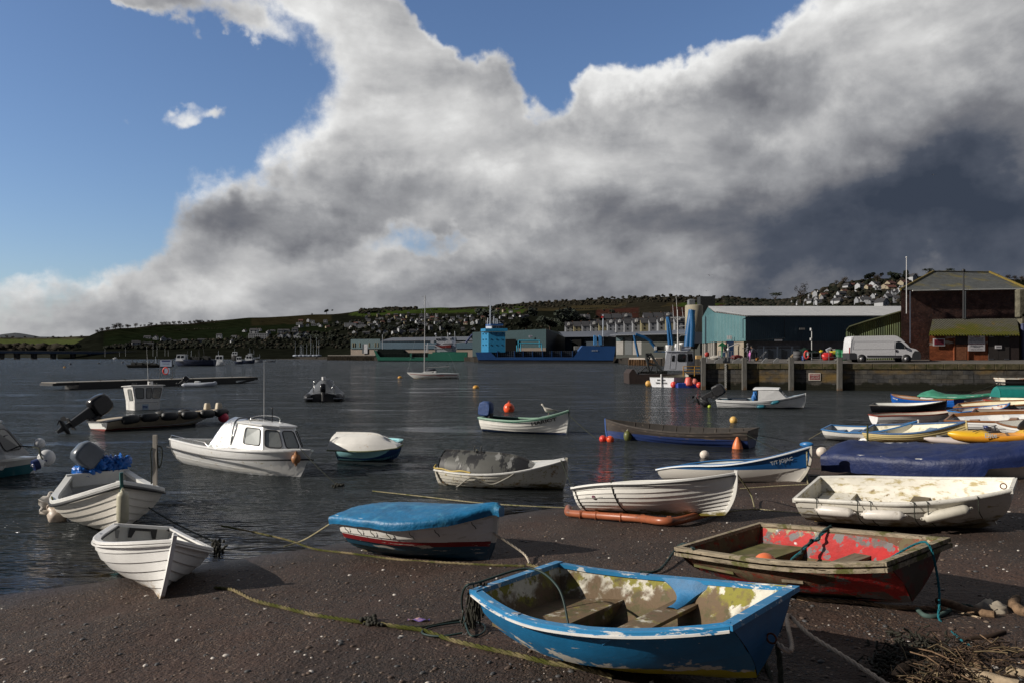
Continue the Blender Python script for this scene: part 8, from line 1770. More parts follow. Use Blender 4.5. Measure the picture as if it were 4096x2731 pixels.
for a,b in(((2070,1372),(2166,1374)),((2074,1362),(2160,1362)),((2074,1362),(2074,1404)),((2083,1372),(2083,1404)),((2158,1362),(2158,1388)),((2166,1374),(2168,1400)),((2068,1380),(2068,1404))):line([a,b],d+.5, .28,cy,'gantry_beam',T)
text('AAVA VG',1.0,'',T,frame((X(2378),d-.45,zz_(1401.5,d)),(1,0,0),(0,0,1)),font_w=2.9,name='name_lettering',mat_=mat('ship_letter',(.35, .38, .42), .5),bold=.03,world=True)
q=cc(2310,d-3,zz_(1392,d));
mb=MB()
for i in range(3):mb.box(cc(2300+i*9,d+12,zz_(1391,d)),(.95,2,1.9),bev=.05)
solo(mb,'cargo_stack',mat('sacks_grey',(.22, .22, .21), .8,var=.4,vs=2),'stack of pale grey cargo bags on the dock behind the blue ship','cargo')
# green ship
d=505.0;T=thing('cargo_ship','green coaster with white bridge house at its right end','ship',tuple(cc(1680,d,0)))
gr=mat('ship_green',(.020, .15, .10), .5,var=.12,vs=.06,coord='World');whs=mat('ship_white',(.40, .42, .46), .5,var=.06)
profile([(1511,1440),(1513,1448),(1867,1448),(1867,1441)],mat('green_boot',(.015, .06, .045), .7),'boot_topping', .1)
profile([(1495,1399),(1511,1440),(1868,1442),(1868,1407),(1730,1407),(1729,1413),(1713,1413),(1711,1428),(1520,1427),(1500,1399)],gr,'hull',-.2)
rib_band(T,1502,1714,1427,1410,d+1,36,mat('hold_green_dark',(.008, .016, .012), .8),mat('rib_green',(.02, .035, .028), .7))
profile([(1505,1411),(1507,1395),(1520,1394),(1560,1396),(1570,1394),(1610,1396),(1628,1410)],mat('coal_heap',(.012, .018, .016), .9),'cargo_heap',3,5)
profile([(1640,1428),(1641,1412),(1647,1412),(1647,1428)],gr,'gangway_post',-.6,1)
line([(1530,1396),(1530,1338)],d, .18,whs,'foremast',T)
for pts in([(1740,1407),(1738,1376),(1816,1372),(1820,1407)],[(1745,1376),(1744,1360),(1822,1360),(1822,1376)],[(1738,1352),(1738,1350),(1824,1351),(1824,1360),(1744,1360)]):profile(pts,whs,'deckhouse',1,7)
for pts in([(1806,1407),(1806,1350),(1822,1350),(1822,1407)],):profile(pts,mat('ship_shade_white',(.24, .28, .36), .5),'funnel_house', .6,6)
for px in(1744,1750,1757,1766,1773,1801,1808,1815):pbox([(px,d+.7),(px+4,d+.7),(px+4,d+.9),(px,d+.9)],1360,1354,d,m_dkglass,'window',T)
profile([(1741,1380),(1770,1382),(1805,1378),(1803,1390),(1768,1391)],mat('boat_red_dark',(.16, .015, .012), .5),'lifeboat',-.8,2)
profile([(1722,1370),(1722,1363),(1734,1362),(1734,1374)],whs,'crane_cab',0,3)
for a,b in(((1699,1380),(1740,1381)),((1700,1380),(1702,1408)),((1706,1380),(1708,1408)),((1711,1370),(1712,1408)),((1760,1380),(1790,1364)),((1818,1371),(1892,1366)),((1792,1350),(1790,1330)),((1820,1350),(1819,1325)),((1745,1350),(1744,1340)),((1735,1394),(1828,1394))):line([a,b],d, .22,whs,'rigging_spar',T)
for px in(1743,1800):q=cc(px,d,zz_(1337,d));MB().ball(q, .7,n=10,m=8).build('satellite_dome',whs,T,world=True)
line([(1862,1372),(1888,1340),(1915,1332)],455, .6,mat('crane_navy',(.02, .03, .10), .5),'x',T).name='loading_arm'
text('ARKLOW',1.1,'',T,frame((cc(1840,d-.45,0).x,d-.45,zz_(1425,d)),(1,0,0),(0,0,1)),font_w=3.2,name='name_lettering',mat_=MATS['ship_letter'],world=True)if False else None
# --- road bridge
T=thing('road_bridge','long low blue-sided road bridge on grey piers across the estuary at far left','bridge',tuple(cc(300,900,0)))
BD=lambda px:800+(px+200)*.21;BY=lambda px:1398+(px+200)*.0085;bb=mat('bridge_blue',(.012, .035, .085), .6);bc=mat('bridge_concrete',(.13, .13, .125), .8)
mb=MB();mb2=MB()
for o,(y0,y1)in((mb,(4,12)),(mb2,(0,4.2))):
 f=[[cc(px,BD(px)+dy,zz_(BY(px)+yy,BD(px)))for px in range(-400,961,40)]for dy,yy in((0,y1),(0,y0),(9,y0),(9,y1))];o.grid(f,False)
mb.build('girder',bb,T,world=True);mb2.build('parapet',bc,T,world=True)
for px in(-62,5,68,136,213,292,362,430,478,535,590,650,720):q=cc(px,BD(px)+4,0);h=zz_(BY(px)+11,BD(px));MB().box((q.x,q.y,h/2-.5),(3.2 if px<600 else 2.2,6,h+1),taper=(1.15,1)).build('pier',mat('pier_grey',(.045, .045, .045), .9,var=.3,vs=.2),T,world=True)
# --- far craft
def farboat(lb,px,py,wpx,hm,cab=None,flip_=1,nm='fishing_boat',mastpx=0,gear=0,hpx=None,bow=1.3,mm=None,cat='boat'):
 d=CAMZ*FPX/(py-HOR);k=d/FPX;L_=wpx*k;T=thing(nm,lb,cat,tuple(cc(px,d,0)),0 if flip_>0 else math.pi);h=(hpx or wpx*.16)*k
 p_=hdef(L=L_,B=min(L_*.32,4.5),D=h,Hs=h*1.02,Hb=h*bow,tw=.7,rake=L_*.10,dead=.3);mb=hull_mesh(p_,1,0,th=.05,sub=8,NT_=16)
 for v in mb.v:v.x-=L_/2;v.z-=h*.12
 mb.build('hull',[hm,hm,hm],T,recalc=False);mb=decky(p_,0, .98, .0,0,10,-h*.22)
 for v in mb.v:v.x-=L_/2;v.z-=h*.12
 mb.build('deck',m_black if not cab else mat('far_deck',(.2, .2, .2), .7),T)
 if cab:
  f0,f1,ch_,cm=cab;z0=h*.75;z1=z0+ch_*k;w_=p_['B']*.33;x0,x1=(f0-.5)*L_,(f1-.5)*L_
  wheelhouse(T,[(x0,-w_,z0),(x1,-w_,z0),(x1,w_,z0),(x0,w_,z0)],[(x0,-w_*.9,z1),(x1-.12*(x1-x0),-w_*.9,z1),(x1-.12*(x1-x0),w_*.9,z1),(x0,w_*.9,z1)],cm,m_dkglass,panes=[(0, .08, .45, .45, .88),(0, .55, .92, .45, .88),(1, .1, .9, .45, .88),(2, .08, .45, .45, .88),(2, .55, .92, .45, .88)],roof_m=cm,over=.1)
 if mastpx:MB().tube([((.1)*L_,0,h*.6),(.09*L_,0,mastpx*k)],[.07, .03],5).build('mast',wmt,T)
 if gear:
  rs=random.Random(px);mb=MB()
  for i in range(gear):x=rs.uniform(-.45, .1)*L_;mb.box((x,rs.uniform(-.5, .5),h*.8+rs.uniform(.1, .5)*h),(rs.uniform(.3,1.6), .7,rs.uniform(.2, .8)*h),bev=.03)
  for i in range(gear//2):x=rs.uniform(-.45, .3)*L_;mb.tube([(x,0,h*.6),(x+rs.uniform(-1,1),0,h*rs.uniform(1.4,2.6))], .08,4)
  mb.build('deck_gear',dm,T)
 return T
nv=mat('far_navy',(.008, .018, .055), .5,var=.2);wh_=mat('far_white',(.55, .57, .60), .4,var=.05);dk_=mat('far_dark',(.03, .028, .025), .8,var=.4)
farboat('dark low dredging raft piled with machinery, left of the navy fishing boat',606,1469,182,dk_,gear=24,nm='work_raft',hpx=13,bow=1.0,flip_=1,cat='raft',mastpx=45)
farboat('navy fishing boat with white wheelhouse and orange lifebuoy, bow to the left',780,1463,160,nv,(.72, .94,24,wh_),-1,mastpx=62,gear=14,hpx=28)
farboat('tall white twin-engined cabin boat right of the navy fishing boat',878,1460,46,wh_,(.2, .85,26,wh_),-1,hpx=17,mastpx=58,nm='cabin_boat')
farboat('white and navy workboat with red flag, third from the left group',957,1455,34,nv,(.2, .8,20,wh_),1,hpx=12,nm='cabin_boat');farboat('navy hulled cabin boat with mast right of the one with red flag',995,1453,50,nv,(.3, .8,22,wh_),1,hpx=14,mastpx=60);farboat('pale small fishing boat with orange buoy, rightmost of the far group',1036,1449,32,mat('far_grey',(.3, .32, .35), .6),None,1,hpx=12,gear=5,mastpx=34);farboat('small open skiff with a person far right of the moored group',1082,1447,42,mat('far_skiff',(.28, .30, .33), .6),None,1,hpx=6,nm='skiff')
farboat('black and white trawler hull on the far side behind the red flag boat',942,1441,34,m_black,(.3, .9,16,wh_),-1,hpx=24,mastpx=50,nm='trawler');farboat('white hulled trawler with angled bow behind the navy cabin boat',1010,1444,56,wh_,(.2, .5,18,wh_),1,hpx=16,mastpx=46,nm='trawler')
for px,py,w_,lb in((388,1434,20,'small white boat under the bridge, leftmost of the far row'),(415,1433,16,'small white boat second from the left of the far row'),(460,1436,18,'small white boat third from the left of the far row'),(501,1435,15,'small white boat fourth from the left of the far row'),(552,1435,20,'small white boat fifth from the left of the far row'),(580,1434,17,'small white boat right end of the far row')):farboat(lb,px,py,w_,wh_,(.25, .7,5,wh_),1 if px%2 else-1,nm='cabin_boat',hpx=4.5)
for px,h in((612,100),(628,80),(660,60),(673,55),(420,60),(478,40),(502,70)):
 d=900;q=cc(px,d,0);mb=MB();mb.tube([(q.x,d,1),(q.x,d,1+h*d/FPX*.62)],[.14, .07],4);mb.ball((q.x,d, .6),1.1,(2.2, .8, .6),8,5);solo(mb,'yacht',wh_,'far moored yacht with tall thin mast before the dark hill, %d pixels from the left'%px if False else 'far moored yacht with bare mast against the dark hill, %s'%{612:'tallest mast',628:'just right of the tallest mast',660:'near the notice board, left one',673:'near the notice board, right one',420:'leftmost',478:'short mast',502:'above the small white boats'}[px],'yacht','far moored yachts')
for i,(px,h)in enumerate(((1181,55),(1201,42),(1206,44),(1212,40),(1227,48),(1243,78),(1253,44),(1266,72),(1275,60))):
 d=800;q=cc(px,d,0);k=d/FPX;T=thing('yacht','laid-up yacht on the far shore hard, %s from the left'%('first','second','third','fourth','fifth','sixth','seventh','eighth','ninth')[i],'yacht',(q.x,q.y,2.2), .3*(i%3-1),group='laid-up yachts');MB().ball((0,0,1.6),1.2,(2.6, .8, .9),10,6).build('hull',mat('laidup_hull',(.24, .27, .33), .5),T);MB().tube([(0,0,2),(.1,0,h*k+1.8)],[.12, .06],4).build('mast',wmt,T)
# ---------------------------------------------------------------- hillside town and trees
def proto_house(w_,d_,h_,rh,wallm,roofm,gable_front=False,wins=((-.3, .3),(.3, .3),(-.3, .7),(.3, .7)),chim=1,flat=False,dormer=False):
 T=thing('house','','house',(0,0,-500));wd=w_/2;mb=MB();mb.box((0,d_/2,h_/2-2),(w_,d_,h_+4))
 if not flat:
  if gable_front:mb.add([(-wd,0,h_),(wd,0,h_),(0,0,h_+rh)],[(0,1,2)]);mb.add([(-wd,d_,h_),(wd,d_,h_),(0,d_,h_+rh)],[(0,1,2)])
  else:mb.add([(-wd,0,h_),(-wd,d_,h_),(-wd,d_/2,h_+rh)],[(0,1,2)]);mb.add([(wd,0,h_),(wd,d_,h_),(wd,d_/2,h_+rh)],[(0,1,2)])
 mb.build('wall',wallm,T);mb=MB();e= .4
 if flat:mb.box((0,d_/2,h_+.2),(w_+.4,d_+.4, .4))
 elif gable_front:
  for s in(1,-1):mb.add([(0,-e,h_+rh+.1),(0,d_+e,h_+rh+.1),(s*(wd+e),d_+e,h_-.2),(s*(wd+e),-e,h_-.2)],[(0,1,2,3)]);mb.add([(0,-e,h_+rh-.2),(0,d_+e,h_+rh-.2),(s*(wd+e),d_+e,h_-.5),(s*(wd+e),-e,h_-.5)],[(0,1,2,3)])
 else:
  for a,b in((-e,h_-.2),(d_+e,h_-.2)):mb.add([(-wd-e,a,b),(wd+e,a,b),(wd+e,d_/2,h_+rh+.1),(-wd-e,d_/2,h_+rh+.1)],[(0,1,2,3)]);mb.add([(-wd-e,a,b-.25),(wd+e,a,b-.25),(wd+e,d_/2,h_+rh-.15),(-wd-e,d_/2,h_+rh-.15)],[(0,1,2,3)])
 r_=mb.build('roof',roofm,T)
 if chim:MB().box((wd*.7 if not gable_front else wd*.5,d_/2,h_+rh*.9),(1.0, .8,2.2)).build('chimney',mat('chimney_brick',(.12, .07, .05), .9),r_)
 if dormer:dm_=MB();dm_.box((-wd*.3, .6,h_+rh*.45),(1.8,1.6,1.6));dm_.add([(-wd*.3-1.1,-.25,h_+rh*.45+.8),(-wd*.3+1.1,-.25,h_+rh*.45+.8),(-wd*.3,-.25,h_+rh*.45+1.8)],[(0,1,2)]);dm_.build('dormer',mat('dormer_white',(.5, .5, .5), .6),r_)
 for fx,fz in wins:MB().box((fx*w_,-.05,fz*h_),(min(1.5,w_*.13), .15,1.4)).build('window',mat('far_window',(.02, .022, .025), .2),T)
 return T
hw=mat('house_white',(.33, .34, .36), .7,var=.1,vs=.3);hcm=mat('house_cream',(.26, .22, .15), .7,var=.1,vs=.3);hgy=mat('house_grey',(.17, .175, .19), .7,var=.1,vs=.3);sl=mat('slate_roof',(.035, .035, .04), .8,var=.2,vs=.5);rr_=mat('red_tile_roof',(.10, .035, .025), .8,var=.2,vs=.5);hbl=mat('house_blue',(.12, .26, .48), .7)
KIND={'a':('white house with slate roof',proto_house(11,8,5.4,2.8,hw,sl)),'b':('white gable-fronted house',proto_house(8,9,5.2,3.4,hw,sl,True,((-.22, .3),(.22, .3),(0, .75)))),
'c':('cream house with red tiled roof',proto_house(11,8,5.2,3.0,hcm,rr_)),'d':('low grey bungalow',proto_house(12,8,3.2,2.2,hgy,sl,wins=((-.3, .5),(.25, .5)))),
'e':('white flat-roofed block with rows of windows',proto_house(24,9,8.5,0,hw,mat('flat_roof',(.3, .3, .32), .7),flat=True,chim=0,wins=[(x,z)for z in(.2, .5, .8)for x in(-.42,-.3,-.18,-.06, .06, .18, .3, .42)])),
'f':('slate roofed terrace house with pale dormer',proto_house(7,9,6.0,3.6,mat('terrace_white_shaded',(.22, .23, .25), .7),sl,dormer=True,wins=((-.22, .35),(.25, .35),(-.22, .75),(.25, .75)))),'g':('terrace house with cream front',proto_house(7,9,6.0,3.6,mat('terrace_cream_shaded',(.20, .175, .10), .7),sl,wins=((-.22, .35),(.25, .35),(-.22, .75),(.25, .75)))),'h':('grey terrace house',proto_house(7,9,6.0,3.6,hgy,sl,wins=((-.22, .35),(.25, .35),(-.22, .75),(.25, .75))))}  # white and cream terrace fronts dimmed, shade put into the wall colour
ALLH=[]
def house(k,px,py,place,s=1.0,yaw=0.0,d=None,wide=1.0,group='houses on the hillside',label=None):
 d=d or hill_d(px,py);q=V(W(px,py,d));M=Matrix.Translation(q)@Matrix.Rotation(yaw,4,'Z')@Matrix.Diagonal((s*wide,s,s,1));T=copy_tree(KIND[k][1],None,M);T['label']=label or KIND[k][0]+' '+place;T['category']='house';T['group']=group;ALLH.append((px,py));return T
rs=random.Random(21)
ZONES=[(1180,1480,1284,1316,20,'aabdc','on the slope above the laid-up yachts', .8),(940,1180,1326,1338,9,'abad','in the upper row behind the white hotel', .9),(1380,1700,1290,1340,22,'abdbc','among the dark trees above the left dock shed', .95),(1460,1900,1262,1300,58,'aabdfgc','in the dense rows above the green ship', .85),(1900,2120,1240,1296,26,'ddacbf','on the slope behind the blue ship tower', .9),
(3110,3620,1150,1222,34,'abdfhc','low on the hill behind the pale warehouse roof', .8),(3000,3300,1205,1228,12,'dhb','just above the warehouse roof at its left', .75),(560,940,1348,1372,9,'adb','near the shore of the dark hill at left', .8),(1700,1900,1296,1330,8,'bh','in the dark trees right of the yacht mast', .9)]
for x0,x1,y0,y1,n,ks,place,s in ZONES:
 got=[];tries=0
 while len(got)<n and tries<4000:
  tries+=1;px,py=rs.uniform(x0,x1),rs.uniform(y0,y1)
  if py<interp(RIDGE,px)+14:continue
  if any(abs(px-a)<17*s+3 and abs(py-b)<6.5 for a,b in got):continue
  got.append((px,py));house(rs.choice(ks),px,py,place,s*rs.uniform(.75,1.05),rs.choice((.35,-.3, .6, .1))if rs.random()< .7 else 0)
house('e',1030,1357,'',1.0, .0,wide=1.15,label='large white seafront hotel with two rows of windows');house('a',1013,1335,'just behind the seafront hotel',1.1);house('b',1120,1354,'first of the pair right of the hotel',1.0);house('b',1148,1354,'second of the pair right of the hotel',1.0);house('b',1188,1356,'left gable of the big villa above the yachts',1.35);house('b',1218,1356,'right gable of the big villa above the yachts',1.35);house('e',1400,1309,'', .9,label='pale flat-roofed school block above the left dock shed');house('e',1447,1311,'', .6,label='taller pale block at the right end of the school');house('e',1196,1299,'', .5,label='square pale block high on the slope above the villa')
for px,py,k_,lb in((545,1384,'a','bright blue house on the dark hill above the bridge'),(595,1383,'d','white bungalow with long roof right of the bright blue house'),(655,1366,'b','small white twin-gabled house above the far yachts')):house(k_,px,py,'', .9, .5,label=lb)
# bright houses on the right hill
for i,(px,py,k_,lb)in enumerate(((3400,1157,'b','white gabled house with bright red roof end on the right hill'),(3452,1157,'a','sunlit white house first right of the red roofed one'),(3510,1151,'a','sunlit white house with round bays second right of the red roof'),(3573,1151,'c','sunlit white house under a red tiled roof near the stone building'),(3627,1148,'c','sunlit red roofed house partly behind the white flagpole'),(3660,1122,'b','highest white gabled house left of the stone building roof'),(3275,1186,'f','pale blue house left of the right hill trees'),(3545,1232,'b','pale gabled house front just above the pale roof end'))):
 house(k_,px,py,'', .95, .45,label=lb)
for i in range(14):
 px=2280+i*34;y=1333-(px-2266)*.024;k_='fghfgffh'[i%8]
 house(k_,px,y+(4 if i<5 else 0),'', .78,0,d=480-(px-2266)*.15,group='terrace houses above the dock sheds',label=KIND[k_][0]+' in the lower terrace row above the dock sheds')
for i in range(11):
 px=2300+i*42;k_='hfdh'[i%4];house(k_,px,1306-(i*1.),'', .9,0,d=560,group='terrace houses above the dock sheds',label=KIND[k_][0]+' in the upper terrace row above the dock sheds')
for k_,(n_,t)in KIND.items():
 for ch in list(t.children_recursive):bpy.data.objects.remove(ch)
 bpy.data.objects.remove(t)
# trees
def leaf_crown(mb,c,r,n,rs,sc=(1,1, .85),size=.16,hole=.25):
 cl=[(V((rs.gauss(0, .45),rs.gauss(0, .45),rs.gauss(0, .38))),rs.uniform(.25, .5))for _ in range(9)]
 for i in range(n):
  q,w_=rs.choice(cl);p_=q+V((rs.gauss(0,1),rs.gauss(0,1),rs.gauss(0, .8))).normalized()*w_*rs.uniform(.6,1);p_=V((p_.x*sc[0],p_.y*sc[1],p_.z*sc[2]))*r+V(c);a=V((rs.gauss(0,1),rs.gauss(0,1),rs.gauss(0,1))).normalized()*r*size;b=a.orthogonal().normalized()*r*size*.7
  mb.add([p_-a,p_+b,p_+a,p_-b],[(0,1,2,3)])
def proto_tree(kind):
 rs=random.Random(len(kind)*7+ord(kind[0]));T=thing('tree','','tree',(0,0,-500));tm=mat('bark',(.05, .038, .028), .9)
 ev=mat('evergreen_leaf',(.012, .020, .009), .8,var=.4,vs=.3);br=mat('bare_twigs',(.050, .040, .030), .9,var=.3,vs=.3);pn=mat('pine_leaf',(.014, .022, .010), .8,var=.4,vs=.3)
 mb=MB();mb.tube([(0,0,-1),(.1,0,3),(0, .1,6)],[.5, .4, .25],6)
 for i in range(7):a=i*.9;mb.tube([(0,0,2.5+i*.5),(math.cos(a)*1.8,math.sin(a)*1.8,5+i*.45),(math.cos(a)*2.8,math.sin(a)*2.8,7+i*.3)],[.2, .12, .04],4)
 mb.build('trunk',tm,T);mb=MB()
 if kind=='evergreen':leaf_crown(mb,(0,0,4.9),5.6,900,rs,(1,1,1.05), .12)
 elif kind=='bare':leaf_crown(mb,(0,0,4.8),5.4,700,rs,(1.05,1, .95), .055)
 elif kind=='pine':
  for z,r_,x in((9.5,3.6,0),(8.3,2.2,2.6),(7.8,2.0,-2.4)):leaf_crown(mb,(x,0,z),r_,260,rs,(1.25,1, .38), .13)
 elif kind=='poplar':leaf_crown(mb,(0,0,7),5.5,520,rs,(.62, .6,1.1), .045)
 mb.build('crown',ev if kind=='evergreen' else pn if kind=='pine' else br,T);return T
TP={k:proto_tree(k)for k in('evergreen','bare','pine','poplar')};TD={'evergreen':'dark evergreen tree','bare':'leafless brown tree','pine':'flat-topped pine','poplar':'tall narrow leafless tree'}
def tree(k,px,py,hpx,place,d=None,wide=1.0,label=None,group='trees on the hills'):
 d=d or hill_d(px,max(py,interp(RIDGE,px)+1));s=hpx*d/FPX/11.0;q=V(W(px,py,d));T=copy_tree(TP[k],None,Matrix.Translation(q)@Matrix.Rotation(px*1.7,4,'Z')@Matrix.Diagonal((s*wide,s*wide,s,1)));T['label']=label or TD[k]+' '+place;T['category']='tree';T['group']=group
rs=random.Random(5)
for px in range(390,900,17):tree('bare',px+rs.uniform(-5,5),interp(RIDGE,px)+2,rs.uniform(10,22),'on the skyline of the dark hill at left',wide=1.3)
for px,h in((462,26),(480,28),(513,16),(760,18),(790,22),(800,20)):tree('bare',px,interp(RIDGE,px)+2,h,'standing tall on the left dark hill skyline',wide=1.3)
tree('evergreen',1307,1256,20,'',wide=1.2,label='lone round dark tree on the bare skyline left of the woods');tree('bare',1249,1262,12,'beside the lone skyline tree')
for px,py,h,w_ in((1945,1290,62,1.2),(2262,1335,120,1.25),(2200,1330,70,1.2),(2345,1330,70,1.1),(2105,1330,66,1.2),(1560,1335,40,1.5),(1640,1335,44,1.4),(1790,1335,50,1.4),(1250,1375,44,1.4),(1330,1375,40,1.5),(2447,1262,28,1.2),(290,1402,30,1.6),(250,1408,20,1.6)):tree('evergreen',px,py,h,'rising among the town houses near the docks',wide=w_,d=(520 if 1900<px<2400 else None))
tree('pine',3102,1214,46,'',wide=1.2,label='dark spreading cedar on the skyline above the pale warehouse roof');tree('poplar',3203,1222,90,'',label='tall leafless tree with upright branches right of the cedar')
for px,py,h,k_ in((3375,1135,36,'bare'),(3345,1140,26,'bare'),(3480,1128,40,'evergreen'),(3505,1128,42,'bare'),(3590,1135,52,'evergreen'),(3665,1110,24,'bare'),(3712,1108,36,'pine'),(3755,1106,28,'evergreen'),(3802,1105,32,'pine'),(3826,1106,26,'evergreen'),(3885,1108,16,'bare'),(3985,1112,22,'bare'),(4030,1118,26,'bare'),(4060,1122,28,'bare'),(4085,1124,28,'bare'),(3300,1170,24,'bare'),(3430,1150,26,'evergreen'),(3540,1160,26,'evergreen')):tree(k_,px,py,h,'on the crest of the right hill',wide=1.25,group='trees on the right hill')
for px in range(-40,420,23):tree('bare',px,1352+rs.uniform(-2,2),rs.uniform(6,13),'on the pale green far hill at left',d=3000,wide=1.6)if rs.random()< .75 else None
for t in TP.values():
 for ch in list(t.children_recursive):bpy.data.objects.remove(ch)
 bpy.data.objects.remove(t)
# woods, hedges and garden cover that read as one mass
mb=MB();rs=random.Random(11);me_=0
def tuft(px,py,hpx,mi,d=None):
 d=d or hill_d(px,py);r=hpx*d/FPX*.5;q=V(W(px,py,d));mb.ball((q.x,q.y,q.z+r*.5),r,(1.4,1.2, .95),6,4,mi=mi,jit=.9)
for i in range(760):
 px=rs.uniform(1438,1665)if i%3==0 else rs.uniform(1950,3160);r=interp(RIDGE,px);tuft(px,r+rs.uniform(-1,14 if px<1700 else 24),rs.uniform(6,12),1 if rs.random()< .75 else 0)
for i in range(1900):
 px=rs.uniform(420,2480);y0=interp(RIDGE,px)+(70 if px<1300 else 42 if px<2100 else 70);py=rs.uniform(y0,1395)
 tuft(px,min(py,1400),rs.uniform(7,15),0 if rs.random()< .8 else 1)
for i in range(1000):px=rs.uniform(2900,3640);py=rs.uniform(interp(RIDGE,px)+2,1235);tuft(px,py,rs.uniform(8,20),0 if rs.random()< .6 else 1)
for y_,a,b in((1243,1560,2080),(1262,1450,1900),(1222,2100,2500),(1236,2250,2740),(1252,2350,2800),(1268,2450,2780),(1322,700,1010),(1296,850,1100)):
 for px in range(a,b,5):
  if rs.random()< .8:tuft(px,y_+math.sin(px*.01+y_)*3-(px-a)*.012,rs.uniform(2.5,6),1)
for i in range(220):px=rs.uniform(-80,420);q=W(px,1402-rs.uniform(0,14),1700);mb.ball(q,rs.uniform(6,12),(1.5,1, .8),6,4,mi=1,jit=.8)
mb.build('woodland',[mat('wood_dark',(.011, .013, .008), .95,var=.5,vs=.02,coord='World'),mat('wood_brown',(.030, .026, .018), .95,var=.5,vs=.02,coord='World')],kind='stuff',label='brown and dark green woods, hedges and garden trees covering the hills',cat='woodland',recalc=False)
# ---------------------------------------------------------------- ropes, weed and driftwood on the beach
def bp_(px,py,dz=.02):q=V(Bp(px,py));q.z=max(.03,beach_surf(q.x,q.y))+dz;return q
m_wrope=mat('mossy_rope',(.24, .19, .11), .9,var=.25,vs=20,bump=.01,bs=90,layers=[((.055, .060, .012),1.3, .49, .1),((.06, .07, .015),4, .62, .06)])
def brope(pts,r,lb,m=m_wrope,**k):return rope([bp_(px,py,r*.8)for px,py in pts],r,lb,m,**k)
brope([(860,2352),(930,2368),(1010,2398),(1130,2432),(1260,2466),(1400,2497),(1500,2508),(1600,2518),(1690,2530),(1800,2565),(1930,2608),(2050,2632),(2200,2668),(2330,2692),(2450,2722)], .021,'thick mossy mooring rope running diagonally over the foreground shingle',weed=30)
q0=V(W(850,2160,13.4));brope([(885,2163),(1000,2170),(1150,2183),(1260,2200),(1400,2216),(1600,2240),(1800,2252),(1950,2260),(2100,2262)], .017,'mossy mooring rope stretched in front of the blue covered boat')
mb=MB();rs=random.Random(9)
for i in range(60):q=V(G(rs.gauss(868,12),rs.uniform(2160,2200),rs.uniform(0, .12)));mb.tube([q,q+V((rs.uniform(-.05, .05),0,rs.uniform(-.14, .05)))], .02,4)
solo(mb,'weed_clump',m_weed,'black weed clump hanging on the mooring rope right of the white tender','seaweed')
rope([V(W(552,2000,14.6)),V(G(860,2165, .06))], .012,'dark mooring line from the motor boat down to the weed clump',m_rope_dark,sag=.05)
brope([(2160,2268),(2110,2258)], .02,'short rope knot beside the blue pram')
rope([hp_(b_cov,p_cov,1, .55,-1, .04),bp_(2090,2235, .10),bp_(2118,2256, .03)], .016,'pale taut rope from the bow of the blue covered boat to the shingle',mat('pale_rope',(.48, .42, .34), .85,var=.2))
rope([hp_(b_cov,p_cov,0, .95,-1, .05),V(G(1220,2155, .14)),V(G(1135,2185, .03))], .012,'pair of lines from the stern of the blue covered boat to the long rope',m_rope)
brope([(3190,2398),(3320,2412),(3450,2424),(3560,2436),(3650,2440),(3740,2446),(3790,2452)], .022,'frayed thick brown rope lying right of the blue pram transom',mat('frayed_rope',(.32, .22, .14), .9,var=.3,vs=14,bump=.012,bs=60),weed=0)
T,p=b_pram,hdef(**FIT['blue_pram'][1]);ring=L2W(T,(p['L']+.06, .03, .33));mr=mat('beige_rope',(.50, .41, .33), .85,var=.15,vs=30)
rope([ring,ring+V((.08,-.05,-.02)),bp_(3150,2560, .20),bp_(3240,2600, .12),bp_(3380,2668, .08),bp_(3560,2760, .03)], .018,'beige twisted rope running from the blue pram to the bottom edge',mr)
rope([ring,ring+V((.01,-.03,-.2)),ring+V((0,-.05,-.42)),bp_(3060,2660, .03),bp_(3020,2700, .03),bp_(2950,2740, .03)], .020,'mossy rope hanging down the dark transom of the blue pram',m_rope_dark)
a=hp_(T,p, .0,1,-1,0)+V((.05, .1, .05));rope([L2W(T,(.32*p['L'],-.25, .32)),L2W(T,(.25*p['L'],-.15, .58)),L2W(T,(.08*p['L'],-.05, .68)),a,a+V((-.14,-.02,-.05)),bp_(1850,2480, .12),bp_(1880,2560, .03),bp_(1935,2540, .02),bp_(1930,2505, .02),bp_(1850,2500, .03),bp_(1720,2520, .02),bp_(1690,2545, .02),bp_(1760,2555, .02),bp_(1850,2545, .03)], .010,'dark green hose looped over the left corner of the blue pram',m_rope_dkgreen,name='hose',cat='hose',twist=False)
mb=MB()
for i in range(120):s=V((rs.gauss(0, .04),rs.gauss(0, .04),0));f=rs.random();q=a.lerp(bp_(1875,2500, .04),f)+s;mb.tube([q,q+V((rs.uniform(-.03, .03),0,-rs.uniform(.05, .14)))], .009,4)
solo(mb,'weed_clump',m_weed,'hanging bunch of black weed at the left corner of the blue pram','seaweed')
brope([(1880,2470),(1800,2490),(1700,2510),(1600,2513),(1510,2505),(1480,2503)], .012,'thin black rope from the weed bunch to the thick mossy rope',m_rope_dark,weed=14)
mb=MB()
for i in range(40):q=bp_(1480+rs.gauss(0,14),2503+rs.gauss(0,6),rs.uniform(.01, .05));mb.ball(q,rs.uniform(.015, .03),n=6,m=4)
solo(mb,'weed_clump',m_weed,'black knotted weed lump on the thick mossy rope','seaweed')
q=bp_(1675,2488, .015);mb=MB();P_=[[q+V((x*.22,y*.05, .012*math.sin(x*9+y*3)))for x in[k/8-.5 for k in range(9)]]for y in(-.6,0, .6)];mb.grid(P_,True);solo(mb,'wrapper',mat('purple_wrapper',(.10, .06, .30), .3,var=.1,layers=[((.5, .3, .3),14, .55, .05,None,(1,4,1))]),'crumpled purple sweet wrapper on the shingle beside the thick rope','litter')
